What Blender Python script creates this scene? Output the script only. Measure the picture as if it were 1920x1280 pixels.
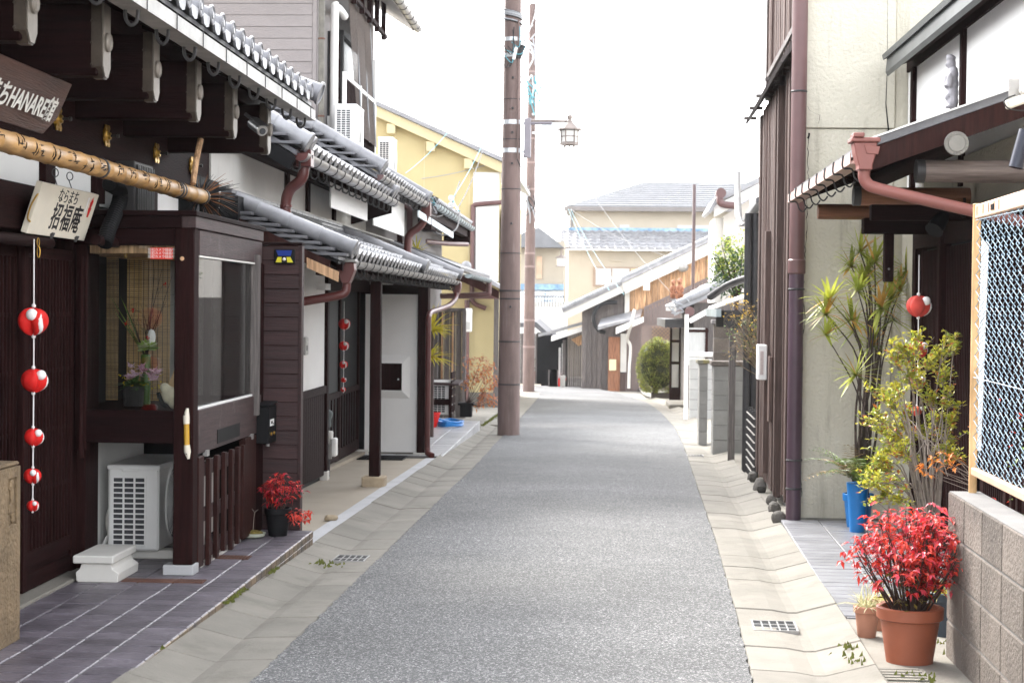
import bpy, bmesh, math, random
from mathutils import Vector, Matrix, Euler, noise
for o in list(bpy.data.objects): bpy.data.objects.remove(o)
S = bpy.context.scene
COL = S.collection
R_ = math.radians
rnd = random.Random(7)
# ------------------------------------------------------------------ camera
F = 3200.0; H0 = 1.45; SL = 0.021            # focal length in photo pixels, eye height, fall of the lane
_Y = Vector((165, 62, -F)).normalized(); _h = Vector((1165, 51.5, -F)).normalized()
_Z = _h.cross(_Y).normalized(); _Z = _Z if _Z.y > 0 else -_Z
_X = _Y.cross(_Z)
CR = Matrix((_X, _Y, _Z))
cam = bpy.data.cameras.new('camera'); camo = bpy.data.objects.new('camera', cam); COL.objects.link(camo)
camo.matrix_world = Matrix.Translation((0, 0, H0)) @ CR.to_4x4()
cam.sensor_width = 36; cam.lens = F / 1920 * 36; cam.clip_end = 3000; cam.clip_start = 0.05
cam.dof.use_dof = True; cam.dof.focus_distance = 10.5; cam.dof.aperture_fstop = 7.1
S.camera = camo
# ------------------------------------------------------------------ sky, sun, exposure
SUN_EL, SUN_AZ = 43.0, -38.0                  # azimuth from +Y, negative = left
W = bpy.data.worlds.new('World'); S.world = W; W.use_nodes = True
nt = W.node_tree; bg = nt.nodes['Background']
sky = nt.nodes.new('ShaderNodeTexSky'); sky.sky_type = 'NISHITA'; sky.sun_disc = False
sky.sun_elevation = R_(SUN_EL); sky.sun_rotation = R_(SUN_AZ); sky.dust_density = 2.0; sky.air_density = 1.0; sky.ozone_density = 1.0
hs = nt.nodes.new('ShaderNodeHueSaturation'); hs.inputs['Saturation'].default_value = 0.16   # white hazy sky
nt.links.new(sky.outputs[0], hs.inputs['Color']); nt.links.new(hs.outputs[0], bg.inputs[0]); bg.inputs[1].default_value = 0.15
sl = bpy.data.lights.new('sun', 'SUN'); sl.energy = 0.8; sl.angle = R_(12.0); sl.color = (1, .95, .87)
so = bpy.data.objects.new('sun', sl); COL.objects.link(so)
_sd = Vector((math.sin(R_(SUN_AZ))*math.cos(R_(SUN_EL)), math.cos(R_(SUN_AZ))*math.cos(R_(SUN_EL)), math.sin(R_(SUN_EL))))
so.rotation_euler = _sd.to_track_quat('Z', 'Y').to_euler(); so.location = _sd*60
vs = S.view_settings; vs.view_transform = 'Standard'; vs.look = 'None'; vs.gamma = 1; vs.use_curve_mapping = False; vs.exposure = 2.9
# ------------------------------------------------------------------ measuring helpers (photo pixel -> point at a known plane)
C0 = Vector((0, 0, H0))
def ray(px, py): return CR @ Vector((px-960, 640-py, -F))
def atY(px, py, y): d = ray(px, py); return C0 + d*(y/d.y)
def atX(px, py, x): d = ray(px, py); return C0 + d*(x/d.x)
def atZ(px, py, z): d = ray(px, py); return C0 + d*((z-H0)/d.z)
def atG(px, py, dz=0.0): d = ray(px, py); return C0 + d*((dz-H0)/(d.z+SL*d.y))
def gz(y): return -SL*y
# ------------------------------------------------------------------ mesh building
class MB:
    def __init__(s): s.v = []; s.f = []
    def add(s, vs, fs):
        n = len(s.v); s.v += [tuple(v) for v in vs]; s.f += [tuple(i+n for i in f) for f in fs]; return s
    def box(s, x0, x1, y0, y1, z0, z1):
        return s.add([(x0,y0,z0),(x1,y0,z0),(x1,y1,z0),(x0,y1,z0),(x0,y0,z1),(x1,y0,z1),(x1,y1,z1),(x0,y1,z1)],
                     [(0,3,2,1),(4,5,6,7),(0,1,5,4),(1,2,6,5),(2,3,7,6),(3,0,4,7)])
    def cbox(s, c, sz, rot=None):
        x, y, z = sz[0]/2, sz[1]/2, sz[2]/2
        M = (rot.to_matrix() if isinstance(rot, Euler) else rot) if rot is not None else Matrix.Identity(3)
        c = Vector(c)
        return s.add([c+M@Vector(p) for p in [(-x,-y,-z),(x,-y,-z),(x,y,-z),(-x,y,-z),(-x,-y,z),(x,-y,z),(x,y,z),(-x,y,z)]],
                     [(0,3,2,1),(4,5,6,7),(0,1,5,4),(1,2,6,5),(2,3,7,6),(3,0,4,7)])
    def prism(s, pts, off):
        """closed solid: planar polygon pts swept by vector off"""
        n = len(pts); off = Vector(off); pts = [Vector(p) for p in pts]
        return s.add(pts+[p+off for p in pts], [tuple(range(n))[::-1], tuple(range(n, 2*n))]+[(i, (i+1) % n, n+(i+1) % n, n+i) for i in range(n)])
    def beam(s, a, b, w, h, up=(0,0,1)):
        a, b = Vector(a), Vector(b); d = (b-a).normalized(); up = Vector(up)
        r = d.cross(up).normalized(); u = r.cross(d).normalized()
        return s.prism([a-r*w/2-u*h/2, a+r*w/2-u*h/2, a+r*w/2+u*h/2, a-r*w/2+u*h/2], b-a)
    def tube(s, pts, r, n=8, cap=True):
        pts = [Vector(p) for p in pts]; m = len(pts); rs = r if isinstance(r, (list, tuple)) else [r]*m
        vs = []; fs = []; ref = Vector((0,0,1))
        prev = None
        for i, p in enumerate(pts):
            d = (pts[min(i+1, m-1)]-pts[max(i-1, 0)])
            d = d.normalized() if d.length > 1e-9 else Vector((0,0,1))
            if prev is None:
                a = d.cross(ref if abs(d.z) < .95 else Vector((0,1,0))).normalized()
            else:
                a = (prev-d*prev.dot(d)); a = a.normalized() if a.length > 1e-6 else d.orthogonal().normalized()
            prev = a; b = d.cross(a)
            for k in range(n):
                t = 2*math.pi*k/n; vs.append(p+a*(math.cos(t)*rs[i])+b*(math.sin(t)*rs[i]))
        for i in range(m-1):
            for k in range(n): fs.append((i*n+k, i*n+(k+1) % n, (i+1)*n+(k+1) % n, (i+1)*n+k))
        if cap: fs += [tuple(range(n))[::-1], tuple(range((m-1)*n, m*n))]
        return s.add(vs, fs)
    def lathe(s, prof, c, n=20, axis='z', cap=True):
        c = Vector(c); vs = []; fs = []; m = len(prof)
        for r, h in prof:
            for k in range(n):
                t = 2*math.pi*k/n; x, y = r*math.cos(t), r*math.sin(t)
                vs.append(c+Vector({'z': (x,y,h), 'x': (h,x,y), 'y': (x,h,y)}[axis]))
        for i in range(m-1):
            for k in range(n): fs.append((i*n+k, i*n+(k+1) % n, (i+1)*n+(k+1) % n, (i+1)*n+k))
        if cap: fs += [tuple(range(n))[::-1], tuple(range((m-1)*n, m*n))]
        return s.add(vs, fs)
    def ball(s, c, r, nu=12, nv=8, M=None):
        c = Vector(c); r = Vector(r) if hasattr(r, '__len__') else Vector((r, r, r)); vs = []; fs = []
        for j in range(1, nv):
            a = math.pi*j/nv
            for i in range(nu):
                t = 2*math.pi*i/nu; p = Vector((r.x*math.sin(a)*math.cos(t), r.y*math.sin(a)*math.sin(t), r.z*math.cos(a)))
                vs.append(c+(M@p if M else p))
        pt = Vector((0,0,r.z)); vs += [c+(M@pt if M else pt), c-(M@pt if M else pt)]; n = len(vs)
        for j in range(nv-2):
            for i in range(nu): fs.append((j*nu+i, (j+1)*nu+i, (j+1)*nu+(i+1) % nu, j*nu+(i+1) % nu))
        for i in range(nu): fs.append((n-2, i, (i+1) % nu)); fs.append((n-1, (nv-2)*nu+(i+1) % nu, (nv-2)*nu+i))
        return s.add(vs, fs)
    def mesh(s, name, smooth=False, bevel=0):
        me = bpy.data.meshes.new(name); me.from_pydata(s.v, [], s.f)
        bm = bmesh.new(); bm.from_mesh(me); bmesh.ops.recalc_face_normals(bm, faces=bm.faces)
        if bevel: bmesh.ops.bevel(bm, geom=[e for e in bm.edges if len(e.link_faces) == 2 and e.calc_face_angle(0) > .6], offset=bevel, segments=1, affect='EDGES', clamp_overlap=True)
        if smooth:
            for f in bm.faces: f.smooth = True
            for e in bm.edges: e.smooth = not (len(e.link_faces) == 2 and e.calc_face_angle(0) > R_(smooth if smooth is not True else 40))
        bm.to_mesh(me); bm.free(); return me
    def build(s, name, m, parent=None, smooth=False, bevel=0):
        me = s.mesh(name, smooth, bevel); me.materials.append(m); return link(name, me, parent)
def wloc(o):
    l = Vector((0,0,0))
    while o: l += o.location; o = o.parent
    return l
def link(name, me, parent=None, loc=(0,0,0), rot=None):
    """an object whose mesh stands at world point loc, whatever its parent"""
    o = bpy.data.objects.new(name, me); COL.objects.link(o)
    if parent: o.parent = parent; o.location = Vector(loc)-wloc(parent)
    else: o.location = loc
    if rot: o.rotation_euler = rot
    return o
def tag(o, label, cat, group=None, kind=None):
    if label: o['label'] = label
    if cat: o['category'] = cat
    if group: o['group'] = group
    if kind: o['kind'] = kind
    return o
def thing(name, loc, label, cat, group=None):
    o = bpy.data.objects.new(name, None); COL.objects.link(o); o.location = loc; o.empty_display_size = .1
    return tag(o, label, cat, group)
def struct(name, mb, m, **k):
    o = mb.build(name, m, None, **k); o['kind'] = 'structure'; return o
def stuff(o): o['kind'] = 'stuff'; return o
def catmull(pts, k=6):
    pts = [Vector(p) for p in pts]; q = [pts[0]]+pts+[pts[-1]]; out = []
    for i in range(1, len(q)-2):
        for j in range(k):
            t = j/k; a, b, c, d = q[i-1], q[i], q[i+1], q[i+2]
            out.append(.5*((2*b)+(c-a)*t+(2*a-5*b+4*c-d)*t*t+(3*b-a-3*c+d)*t**3))
    return out+[pts[-1]]
def voxel(mb, size, smooth=2):
    """melt overlapping solids into one continuous skin"""
    me = mb.mesh('tmp'); o = bpy.data.objects.new('tmp', me); COL.objects.link(o)
    r = o.modifiers.new('r', 'REMESH'); r.mode = 'VOXEL'; r.voxel_size = size
    sm = o.modifiers.new('s', 'SMOOTH'); sm.iterations = smooth
    dg = bpy.context.evaluated_depsgraph_get(); res = bpy.data.meshes.new_from_object(o.evaluated_get(dg))
    bpy.data.objects.remove(o)
    for p in res.polygons: p.use_smooth = True
    return res
def text_mesh(body, size, extrude=.001, align='CENTER', shear=0, offset=0):
    cu = bpy.data.curves.new('t', 'FONT'); cu.body = body; cu.size = size; cu.extrude = extrude; cu.align_x = align; cu.align_y = 'CENTER'; cu.shear = shear; cu.offset = offset
    cu.resolution_u = 4
    o = bpy.data.objects.new('t', cu); COL.objects.link(o)
    dg = bpy.context.evaluated_depsgraph_get(); me = bpy.data.meshes.new_from_object(o.evaluated_get(dg)); bpy.data.objects.remove(o)
    return me
def put_text(body, size, m, parent, o, r, u, name='lettering', **k):
    """lettering on a flat thing: o = centre, r = reading direction, u = up"""
    me = text_mesh(body, size, **k); r = Vector(r).normalized(); u = Vector(u); u = (u-r*u.dot(r)).normalized(); n = r.cross(u)
    M = Matrix((r, u, n)).transposed().to_4x4(); M.translation = Vector(o); me.transform(M); me.materials.clear(); me.materials.append(m)
    return link(name, me, parent)
# ------------------------------------------------------------------ materials
def mat(name, col, rough=.6, var=.2, scale=3.0, bump=0.0, bscale=40.0, metal=0.0, spec=.4, stretch=(1,1,1), col2=None, dirt=None, per=0.0, trans=0.0, detail=6.0, speck=None):
    m = bpy.data.materials.new(name); m.use_nodes = True; t = m.node_tree; N = t.nodes; L = t.links; b = N['Principled BSDF']
    b.inputs['Roughness'].default_value = rough; b.inputs['Metallic'].default_value = metal; b.inputs['Specular IOR Level'].default_value = spec
    g = N.new('ShaderNodeNewGeometry'); mp = N.new('ShaderNodeVectorMath'); mp.operation = 'MULTIPLY'; mp.inputs[1].default_value = stretch; L.new(g.outputs['Position'], mp.inputs[0])
    n1 = N.new('ShaderNodeTexNoise'); n1.inputs['Scale'].default_value = scale; n1.inputs['Detail'].default_value = detail; n1.inputs['Roughness'].default_value = .62; L.new(mp.outputs[0], n1.inputs['Vector'])
    r = N.new('ShaderNodeValToRGB'); r.color_ramp.elements[0].position = .3; r.color_ramp.elements[1].position = .7
    c1 = col; c2 = col2 or col
    r.color_ramp.elements[0].color = (*[max(0, c*(1-var)) for c in c1], 1); r.color_ramp.elements[1].color = (*[min(1, c*(1+var)) for c in c2], 1)
    L.new(n1.outputs[0], r.inputs[0]); out = r.outputs[0]
    def mix(a, fac, colr, blend='MIX'):
        x = N.new('ShaderNodeMix'); x.data_type = 'RGBA'; x.blend_type = blend; L.new(fac, x.inputs[0]) if not isinstance(fac, float) else setattr(x.inputs[0], 'default_value', fac)
        L.new(a, x.inputs[6])
        if hasattr(colr, 'is_linked'): L.new(colr, x.inputs[7])
        else: x.inputs[7].default_value = (*colr, 1)
        return x.outputs[2]
    if per:
        oi = N.new('ShaderNodeObjectInfo'); mr = N.new('ShaderNodeMapRange'); mr.inputs[3].default_value = 1-per; mr.inputs[4].default_value = 1+per; L.new(oi.outputs['Random'], mr.inputs[0])
        x = N.new('ShaderNodeVectorMath'); x.operation = 'SCALE'; L.new(out, x.inputs[0]); L.new(mr.outputs[0], x.inputs['Scale']); out = x.outputs[0]
    if dirt:                                   # dirt = (colour, amount threshold, scale)
        n2 = N.new('ShaderNodeTexNoise'); n2.inputs['Scale'].default_value = dirt[2]; n2.inputs['Detail'].default_value = 8; n2.inputs['Roughness'].default_value = .7; dm = N.new('ShaderNodeVectorMath'); dm.operation = 'MULTIPLY'; dm.inputs[1].default_value = dirt[3] if len(dirt) > 3 else (1,1,1); L.new(g.outputs['Position'], dm.inputs[0]); L.new(dm.outputs[0], n2.inputs['Vector'])
        r2 = N.new('ShaderNodeValToRGB'); r2.color_ramp.elements[0].position = dirt[1]; r2.color_ramp.elements[1].position = min(1, dirt[1]+.22); L.new(n2.outputs[0], r2.inputs[0])
        out = mix(out, r2.outputs[0], dirt[0])
    if speck:                                  # (colour, threshold, scale)
        n3 = N.new('ShaderNodeTexNoise'); n3.inputs['Scale'].default_value = speck[2]; n3.inputs['Detail'].default_value = 2; L.new(g.outputs['Position'], n3.inputs['Vector'])
        r3 = N.new('ShaderNodeValToRGB'); r3.color_ramp.elements[0].position = speck[1]; r3.color_ramp.elements[1].position = min(1, speck[1]+.06); L.new(n3.outputs[0], r3.inputs[0])
        out = mix(out, r3.outputs[0], speck[0])
    L.new(out, b.inputs['Base Color'])
    if bump:
        nb = N.new('ShaderNodeTexNoise'); nb.inputs['Scale'].default_value = bscale; nb.inputs['Detail'].default_value = 5; L.new(mp.outputs[0], nb.inputs['Vector'])
        bp = N.new('ShaderNodeBump'); bp.inputs['Strength'].default_value = bump; bp.inputs['Distance'].default_value = .02; L.new(nb.outputs[0], bp.inputs['Height']); L.new(bp.outputs[0], b.inputs['Normal'])
    if trans:                                  # thin leaf: light passes through
        tr = N.new('ShaderNodeBsdfTranslucent'); L.new(out, tr.inputs[0]); ms = N.new('ShaderNodeMixShader'); ms.inputs[0].default_value = trans
        L.new(b.outputs[0], ms.inputs[1]); L.new(tr.outputs[0], ms.inputs[2]); L.new(ms.outputs[0], N['Material Output'].inputs[0])
    return m
def glass_mat(name, tint=(.97,.99,.98), lo=.03, hi=.9):
    m = bpy.data.materials.new(name); m.use_nodes = True; t = m.node_tree; N = t.nodes; L = t.links; N.remove(N['Principled BSDF'])
    tr = N.new('ShaderNodeBsdfTransparent'); tr.inputs[0].default_value = (*tint, 1); gl = N.new('ShaderNodeBsdfGlossy'); gl.inputs['Roughness'].default_value = .01
    fr = N.new('ShaderNodeFresnel'); fr.inputs[0].default_value = 1.52; mr = N.new('ShaderNodeMapRange'); mr.inputs[3].default_value = lo; mr.inputs[4].default_value = hi; L.new(fr.outputs[0], mr.inputs[0])
    ms = N.new('ShaderNodeMixShader'); L.new(mr.outputs[0], ms.inputs[0]); L.new(tr.outputs[0], ms.inputs[1]); L.new(gl.outputs[0], ms.inputs[2]); L.new(ms.outputs[0], N['Material Output'].inputs[0])
    return m
V_, H_Y, H_X = (14,14,.9), (14,.9,14), (.9,14,14)    # grain upright / along the lane / across the lane
M = {}
M['wood_v'] = mat('dark_wood_upright', (.0165,.0052,.0050), .7, .5, 3, .25, 12, stretch=V_, spec=.07, dirt=((.045,.025,.023), .70, 6))
M['wood_y'] = mat('dark_wood_along', (.0155,.0052,.0050), .7, .5, 3, .25, 12, stretch=H_Y, spec=.07, dirt=((.045,.025,.023), .70, 6))
M['wood_x'] = mat('dark_wood_across', (.0105,.0036,.0038), .7, .5, 3, .25, 12, stretch=H_X, spec=.06, dirt=((.03,.017,.018), .70, 5), per=.15)
M['fade_y'] = mat('faded_wood_along', (.042,.023,.023), .65, .45, 3, .2, 12, stretch=H_Y, dirt=((.12,.095,.095), .56, 4))
M['redwood_v'] = mat('red_brown_wood', (.028,.0095,.008), .55, .45, 3, .15, 12, stretch=V_, spec=.10)
M['grey_v'] = mat('weathered_wood', (.135,.118,.112), .8, .45, 4, .5, 10, stretch=(20,20,.8), per=.15, dirt=((.20,.17,.15), .62, 5))
M['greyb_v'] = mat('weathered_brown_wood', (.105,.068,.058), .75, .5, 4, .5, 10, stretch=(20,20,.8), per=.22, dirt=((.24,.18,.15), .66, 6))
M['tan_v'] = mat('orange_cedar', (.36,.17,.075), .7, .5, 3, .3, 10, stretch=(14,14,.7), per=.22, col2=(.52,.33,.19), dirt=((.09,.045,.03), .63, 3, (2,2,.6)))
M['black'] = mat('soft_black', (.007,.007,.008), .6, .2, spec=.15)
M['plaster'] = mat('white_plaster', (.84,.83,.81), .85, .04, 2, .05, 30)
M['plasterg'] = mat('aged_white_plaster', (.58,.565,.53), .85, .08, 2, .05, 30, dirt=((.40,.37,.33), .60, 2.0, (3,3,.5)))
M['stucco'] = mat('cream_stucco', (.56,.525,.435), .9, .06, 1.5, .6, 38, dirt=((.34,.31,.245), .555, 1.7, (4,4,.45)), col2=(.60,.565,.47))
M['kawara'] = mat('silver_grey_roof_tile', (.27,.27,.285), .36, .25, 5, .05, 30, spec=.6, per=.12)
M['kawarad'] = mat('dark_grey_roof_tile', (.115,.115,.125), .45, .3, 6, .05, 30, spec=.5, per=.12)
M['steel'] = mat('zinc_gutter', (.32,.31,.30), .35, .25, 4, spec=.5, metal=.4)
M['brownpipe'] = mat('red_brown_gutter_paint', (.095,.025,.022), .4, .12, 3, spec=.5, per=.05)
M['pipe'] = mat('mauve_brown_pipe', (.125,.062,.06), .45, .15, 3, spec=.5)
M['pinkpipe'] = mat('faded_pink_brown_pipe', (.23,.085,.072), .5, .15, 3, spec=.4)
M['conc'] = mat('concrete', (.205,.19,.163), .9, .16, 2.5, .25, 70, dirt=((.125,.114,.093), .54, 1.9), per=.07, speck=((.18,.17,.15), .62, 160))
M['concl'] = mat('pale_concrete_floor', (.33,.285,.225), .85, .1, 1.3, .12, 60, dirt=((.25,.215,.165), .58, 1.2))
M['granite'] = mat('grey_granite', (.42,.42,.43), .7, .12, 3, .1, 90, speck=((.38,.38,.39), .58, 220))
M['stone'] = mat('brown_stone', (.185,.13,.075), .9, .3, 6, .9, 45, dirt=((.10,.075,.05), .58, 7))
M['block'] = mat('concrete_block', (.135,.113,.097), .92, .28, 3, .6, 55, per=.22, dirt=((.06,.05,.043), .52, 2.4), speck=((.24,.21,.19), .64, 90))
M['blockl'] = mat('grey_concrete_block', (.24,.236,.225), .9, .16, 3, .35, 55, per=.12, dirt=((.10,.097,.09), .56, 2.0))
M['tile'] = mat('slate_purple_tile', (.112,.098,.116), .40, .35, 6, .35, 34, per=.20, spec=.5, dirt=((.19,.175,.19), .66, 8))
M['tileb'] = mat('riser_tile', (.10,.09,.095), .45, .3, 5, .2, 34, per=.3, col2=(.17,.12,.07))
M['tileg'] = mat('pale_grey_tile', (.36,.36,.37), .38, .15, 5, .15, 34, per=.12, spec=.5)
M['grout'] = mat('grout', (.17,.165,.16), .9, .15, 6)
M['white'] = mat('off_white_paint', (.80,.79,.77), .45, .05, 3, spec=.4, dirt=((.58,.56,.52), .62, 4))
M['dirtywhite'] = mat('dirty_white', (.62,.60,.56), .6, .12, 3, dirt=((.32,.30,.27), .63, 5))
M['brass'] = mat('brass', (.55,.33,.07), .35, .2, 10, metal=.85)
M['iron'] = mat('dark_iron', (.035,.033,.034), .5, .3, 8, spec=.4)
M['rust'] = mat('rusty_grate', (.115,.052,.035), .7, .4, 9, .2, 60)
M['red'] = mat('red_satin', (.62,.016,.014), .6, .18, 9, .15, 60, spec=.2)
M['redf'] = mat('faded_red_satin', (.58,.07,.055), .65, .2, 9, .15, 60, spec=.2)
M['whitec'] = mat('white_cloth', (.78,.75,.74), .8, .06, 8)
M['blue'] = mat('blue_plastic', (.012,.17,.48), .35, .1, 3)
M['terra'] = mat('terracotta_plastic', (.28,.085,.045), .5, .15, 4)
M['terral'] = mat('pale_terracotta', (.42,.20,.13), .6, .15, 4)
M['soil'] = mat('soil', (.055,.04,.028), .95, .4, 30, .6, 60)
M['cable'] = mat('black_cable', (.015,.015,.016), .5, .1)
M['cyan'] = mat('pale_blue_cable', (.10,.34,.40), .5, .1)
M['thin'] = mat('thin_grey_wire', (.34,.35,.37), .5, .1)
M['pole'] = mat('brown_painted_pole', (.155,.108,.098), .7, .28, 1.6, .06, 60, stretch=(3,3,.6), dirt=((.23,.175,.162), .55, 3, (5,5,.4)))
M['glass'] = glass_mat('window_glass')
M['glassd'] = mat('dark_window_glass', (.03,.033,.037), .08, .1, 2, spec=.8)
M['paleglass'] = mat('curtained_glass', (.50,.50,.49), .25, .1, 5, stretch=(9,9,.6), spec=.6)
# ------------------------------------------------------------------ ground, road, gutters
def asphalt_mat():
    m = bpy.data.materials.new('asphalt'); m.use_nodes = True; t = m.node_tree; N = t.nodes; L = t.links; b = N['Principled BSDF']; b.inputs['Roughness'].default_value = .85
    g = N.new('ShaderNodeNewGeometry')
    v = N.new('ShaderNodeTexVoronoi'); v.inputs['Scale'].default_value = 100; L.new(g.outputs['Position'], v.inputs['Vector'])
    w = N.new('ShaderNodeTexWhiteNoise'); L.new(v.outputs['Color'], w.inputs['Vector'])
    r = N.new('ShaderNodeValToRGB'); e = r.color_ramp.elements; e[0].position = 0; e[0].color = (.075,.075,.077,1); e[1].position = 1; e[1].color = (.40,.397,.39,1)
    x = e.new(.45); x.color = (.14,.14,.141,1); x = e.new(.8); x.color = (.255,.254,.25,1); L.new(w.outputs[0], r.inputs[0])
    v2 = N.new('ShaderNodeTexVoronoi'); v2.feature = 'DISTANCE_TO_EDGE'; v2.inputs['Scale'].default_value = 100; L.new(g.outputs['Position'], v2.inputs['Vector'])
    r2 = N.new('ShaderNodeValToRGB'); r2.color_ramp.elements[0].position = .02; r2.color_ramp.elements[1].position = .16; L.new(v2.outputs[0], r2.inputs[0])
    mx = N.new('ShaderNodeMix'); mx.data_type = 'RGBA'; L.new(r2.outputs[0], mx.inputs[0]); mx.inputs[6].default_value = (.058,.058,.06,1); L.new(r.outputs[0], mx.inputs[7])
    n = N.new('ShaderNodeTexNoise'); n.inputs['Scale'].default_value = .55; n.inputs['Detail'].default_value = 4; L.new(g.outputs['Position'], n.inputs['Vector'])
    mr = N.new('ShaderNodeMapRange'); mr.inputs[1].default_value = .3; mr.inputs[2].default_value = .7; mr.inputs[3].default_value = .76; mr.inputs[4].default_value = 1.2; L.new(n.outputs[0], mr.inputs[0])
    sc = N.new('ShaderNodeVectorMath'); sc.operation = 'SCALE'; L.new(mx.outputs[2], sc.inputs[0]); L.new(mr.outputs[0], sc.inputs['Scale'])
    L.new(sc.outputs[0], b.inputs['Base Color'])
    bp = N.new('ShaderNodeBump'); bp.inputs['Strength'].default_value = .6; bp.inputs['Distance'].default_value = .006; L.new(r2.outputs[0], bp.inputs['Height']); L.new(bp.outputs[0], b.inputs['Normal'])
    return m
M['asphalt'] = asphalt_mat()
M['asphalt2'] = mat('fine_asphalt_patch', (.185,.184,.182), .85, .4, 70, .3, 120, dirt=((.27,.27,.27), .6, 40))
M['earth'] = mat('packed_earth', (.26,.24,.21), .95, .2, 2, .2, 30)
def zg(y): return -SL*min(y, 78)
g = MB()
for a, b in zip((-60, 78), (78, 900)): g.add([(-600,a,zg(a)-.07),(600,a,zg(a)-.07),(600,b,zg(b)-.07),(-600,b,zg(b)-.07)], [(0,1,2,3)])
struct('ground', g, M['earth'])
def lerp_path(pts, y):
    for (x0, y0), (x1, y1) in zip(pts, pts[1:]):
        if y <= y1: return x0+(x1-x0)*(y-y0)/(y1-y0)
    return pts[-1][0]
RL = [(-1.46,-8),(-1.46,10),(-1.455,20),(-1.5,27),(-1.58,36),(-1.62,46),(-1.75,50)]
RR = [(.45,-8),(.62,6),(.677,7.4),(.755,9.3),(.88,12.8),(1.065,19.2),(1.25,25.5),(1.345,30.4),(1.33,37.5),(1.22,43),(.78,49)]
g = MB(); rowsv = []; y = -8.0; L2 = []; R2 = []
while y < 49.0:
    L2.append(Vector((lerp_path(RL, y)+rnd.uniform(-.009,.009)*(y < 25), y, gz(y)))); R2.append(Vector((lerp_path(RR, y)+rnd.uniform(-.006,.006)*(y < 25), y, gz(y))))
    y += .06 if 5 < y < 16 else .4
for a, b in zip(catmull([(-1.75,50,0),(-2.3,53.4,0),(-4.5,55.6,0),(-12,57,0)], 5), catmull([(.72,49.8,0),(.2,53.9,0),(-1.5,58.6,0),(-12,62.5,0)], 5)):
    L2.append(Vector((a.x,a.y,gz(a.y)))); R2.append(Vector((b.x,b.y,gz(b.y))))
vs_ = []; fs_ = []
for i, (a, b) in enumerate(zip(L2, R2)):
    vs_ += [a, a.lerp(b, .5)+Vector((0,0,.012)), b]
    if i: k = i*3; fs_ += [(k-3,k-2,k+1,k), (k-2,k-1,k+2,k+1)]
g.add(vs_, fs_); struct('road', g, M['asphalt'], smooth=True)
# pavements either side, under the buildings' fronts
for nm, xa, xb in (('pavement_left',-14,-1.97),('pavement_right',None,14)):
    g = MB(); ys = [-8+i*2 for i in range(36)]
    for i, y in enumerate(ys):
        x0 = xa if xa is not None else lerp_path(RR, y)+.5; z = gz(y)+(-.012 if xa is not None else .012)
        g.v += [(x0,y,z),(xb,y,z)]
        if i: g.f.append((2*i-2,2*i-1,2*i+1,2*i))
    struct(nm, g, M['concl'] if xa else M['conc'])
# paved corner beyond the street poles, where the lane bends left
g = MB(); pts = [(-1.50,30),(-1.62,46),(-1.75,50),(-2.3,53.4),(-4.5,55.6),(-12,57),(-12,48),(-2.0,48),(-2.0,30)]
g.prism([(x,y,gz(y)-.03) for x,y in pts], (0,0,.042)); struct('paved_corner', g, M['conc'])
# concrete gutter blocks, one by one
RX = -math.atan(SL)
gl = struct('gutter_left', MB().box(-1.985,-1.47,4.5,4.52,gz(4.5)-.09,gz(4.5)-.07), M['conc']); gr = struct('gutter_right', MB().box(.6,1.1,4.5,4.52,gz(4.5)-.09,gz(4.5)-.07), M['conc'])
def gblock(prof, ln):
    b = MB(); b.prism([(x,-ln/2,z) for x,z in prof]+[(prof[-1][0],-ln/2,-.06),(prof[0][0],-ln/2,-.06)], (0,ln,0)); me = b.mesh('gutter_block', smooth=False, bevel=.006); me.materials.append(M['conc']); return me
gm = gblock([(-.265,.042),(-.06,-.010),(-.01,-.020),(.05,-.010),(.262,-.003)], .592)
y = 5.0; k = 0
while y < 50:
    o = link('gutter_block', gm, gl, (-1.727+(lerp_path(RL,y)+1.46), y, gz(y)+rnd.uniform(-.003,.003)), (RX, 0, rnd.uniform(-.006,.006))); y += .6
gm2 = gblock([(0,-.003),(.20,-.010),(.29,-.024),(.34,-.022),(.56,.038)], .592)
y = 5.0
while y < 47:
    x = lerp_path(RR, y); h = math.atan2(lerp_path(RR,y+.3)-lerp_path(RR,y-.3), .6)
    link('gutter_block', gm2, gr, (x+.004, y, gz(y)+rnd.uniform(-.003,.003)), (RX, 0, -h)); y += .6
# drain grates set in the gutters
def grate(px, py, w, ln, nx, ny, m, label, z=-.008, rz=0, fat=.17):
    p = atG(px, py, z); t = thing('drain_grate', p, label, 'drain')
    sl_ = -SL
    def b(x0,x1,y0,y1,z0,z1,nm,mm):
        q = MB().box(x0,x1,y0,y1,z0,z1); c, s = math.cos(rz), math.sin(rz)
        q.v = [(p.x+c*X-s*Y, p.y+s*X+c*Y, p.z+Z+sl_*(s*X+c*Y)) for X,Y,Z in q.v]; q.build(nm, mm, t)
    b(-w/2,w/2,-ln/2,ln/2,-.012,.001,'pit_shade',M['black'])  # black slab under the bars paints the shade of the open drain
    fw = .010
    b(-w/2-fw,-w/2,-ln/2-fw,ln/2+fw,-.012,.007,'frame',m); b(w/2,w/2+fw,-ln/2-fw,ln/2+fw,-.012,.007,'frame',m)
    b(-w/2,w/2,-ln/2-fw,-ln/2,-.012,.007,'frame',m); b(-w/2,w/2,ln/2,ln/2+fw,-.012,.007,'frame',m)
    for i in range(1, nx): x = -w/2+w*i/nx; b(x-w/nx*fat/2,x+w/nx*fat/2,-ln/2,ln/2,-.010,.005,'bar',m)
    for i in range(1, ny): y = -ln/2+ln*i/ny; b(-w/2,w/2,y-.007,y+.007,-.010,.004,'bar',m)
    return t
M['grate'] = mat('galvanised_grate', (.30,.29,.28), .5, .15, 8, metal=.3)
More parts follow.
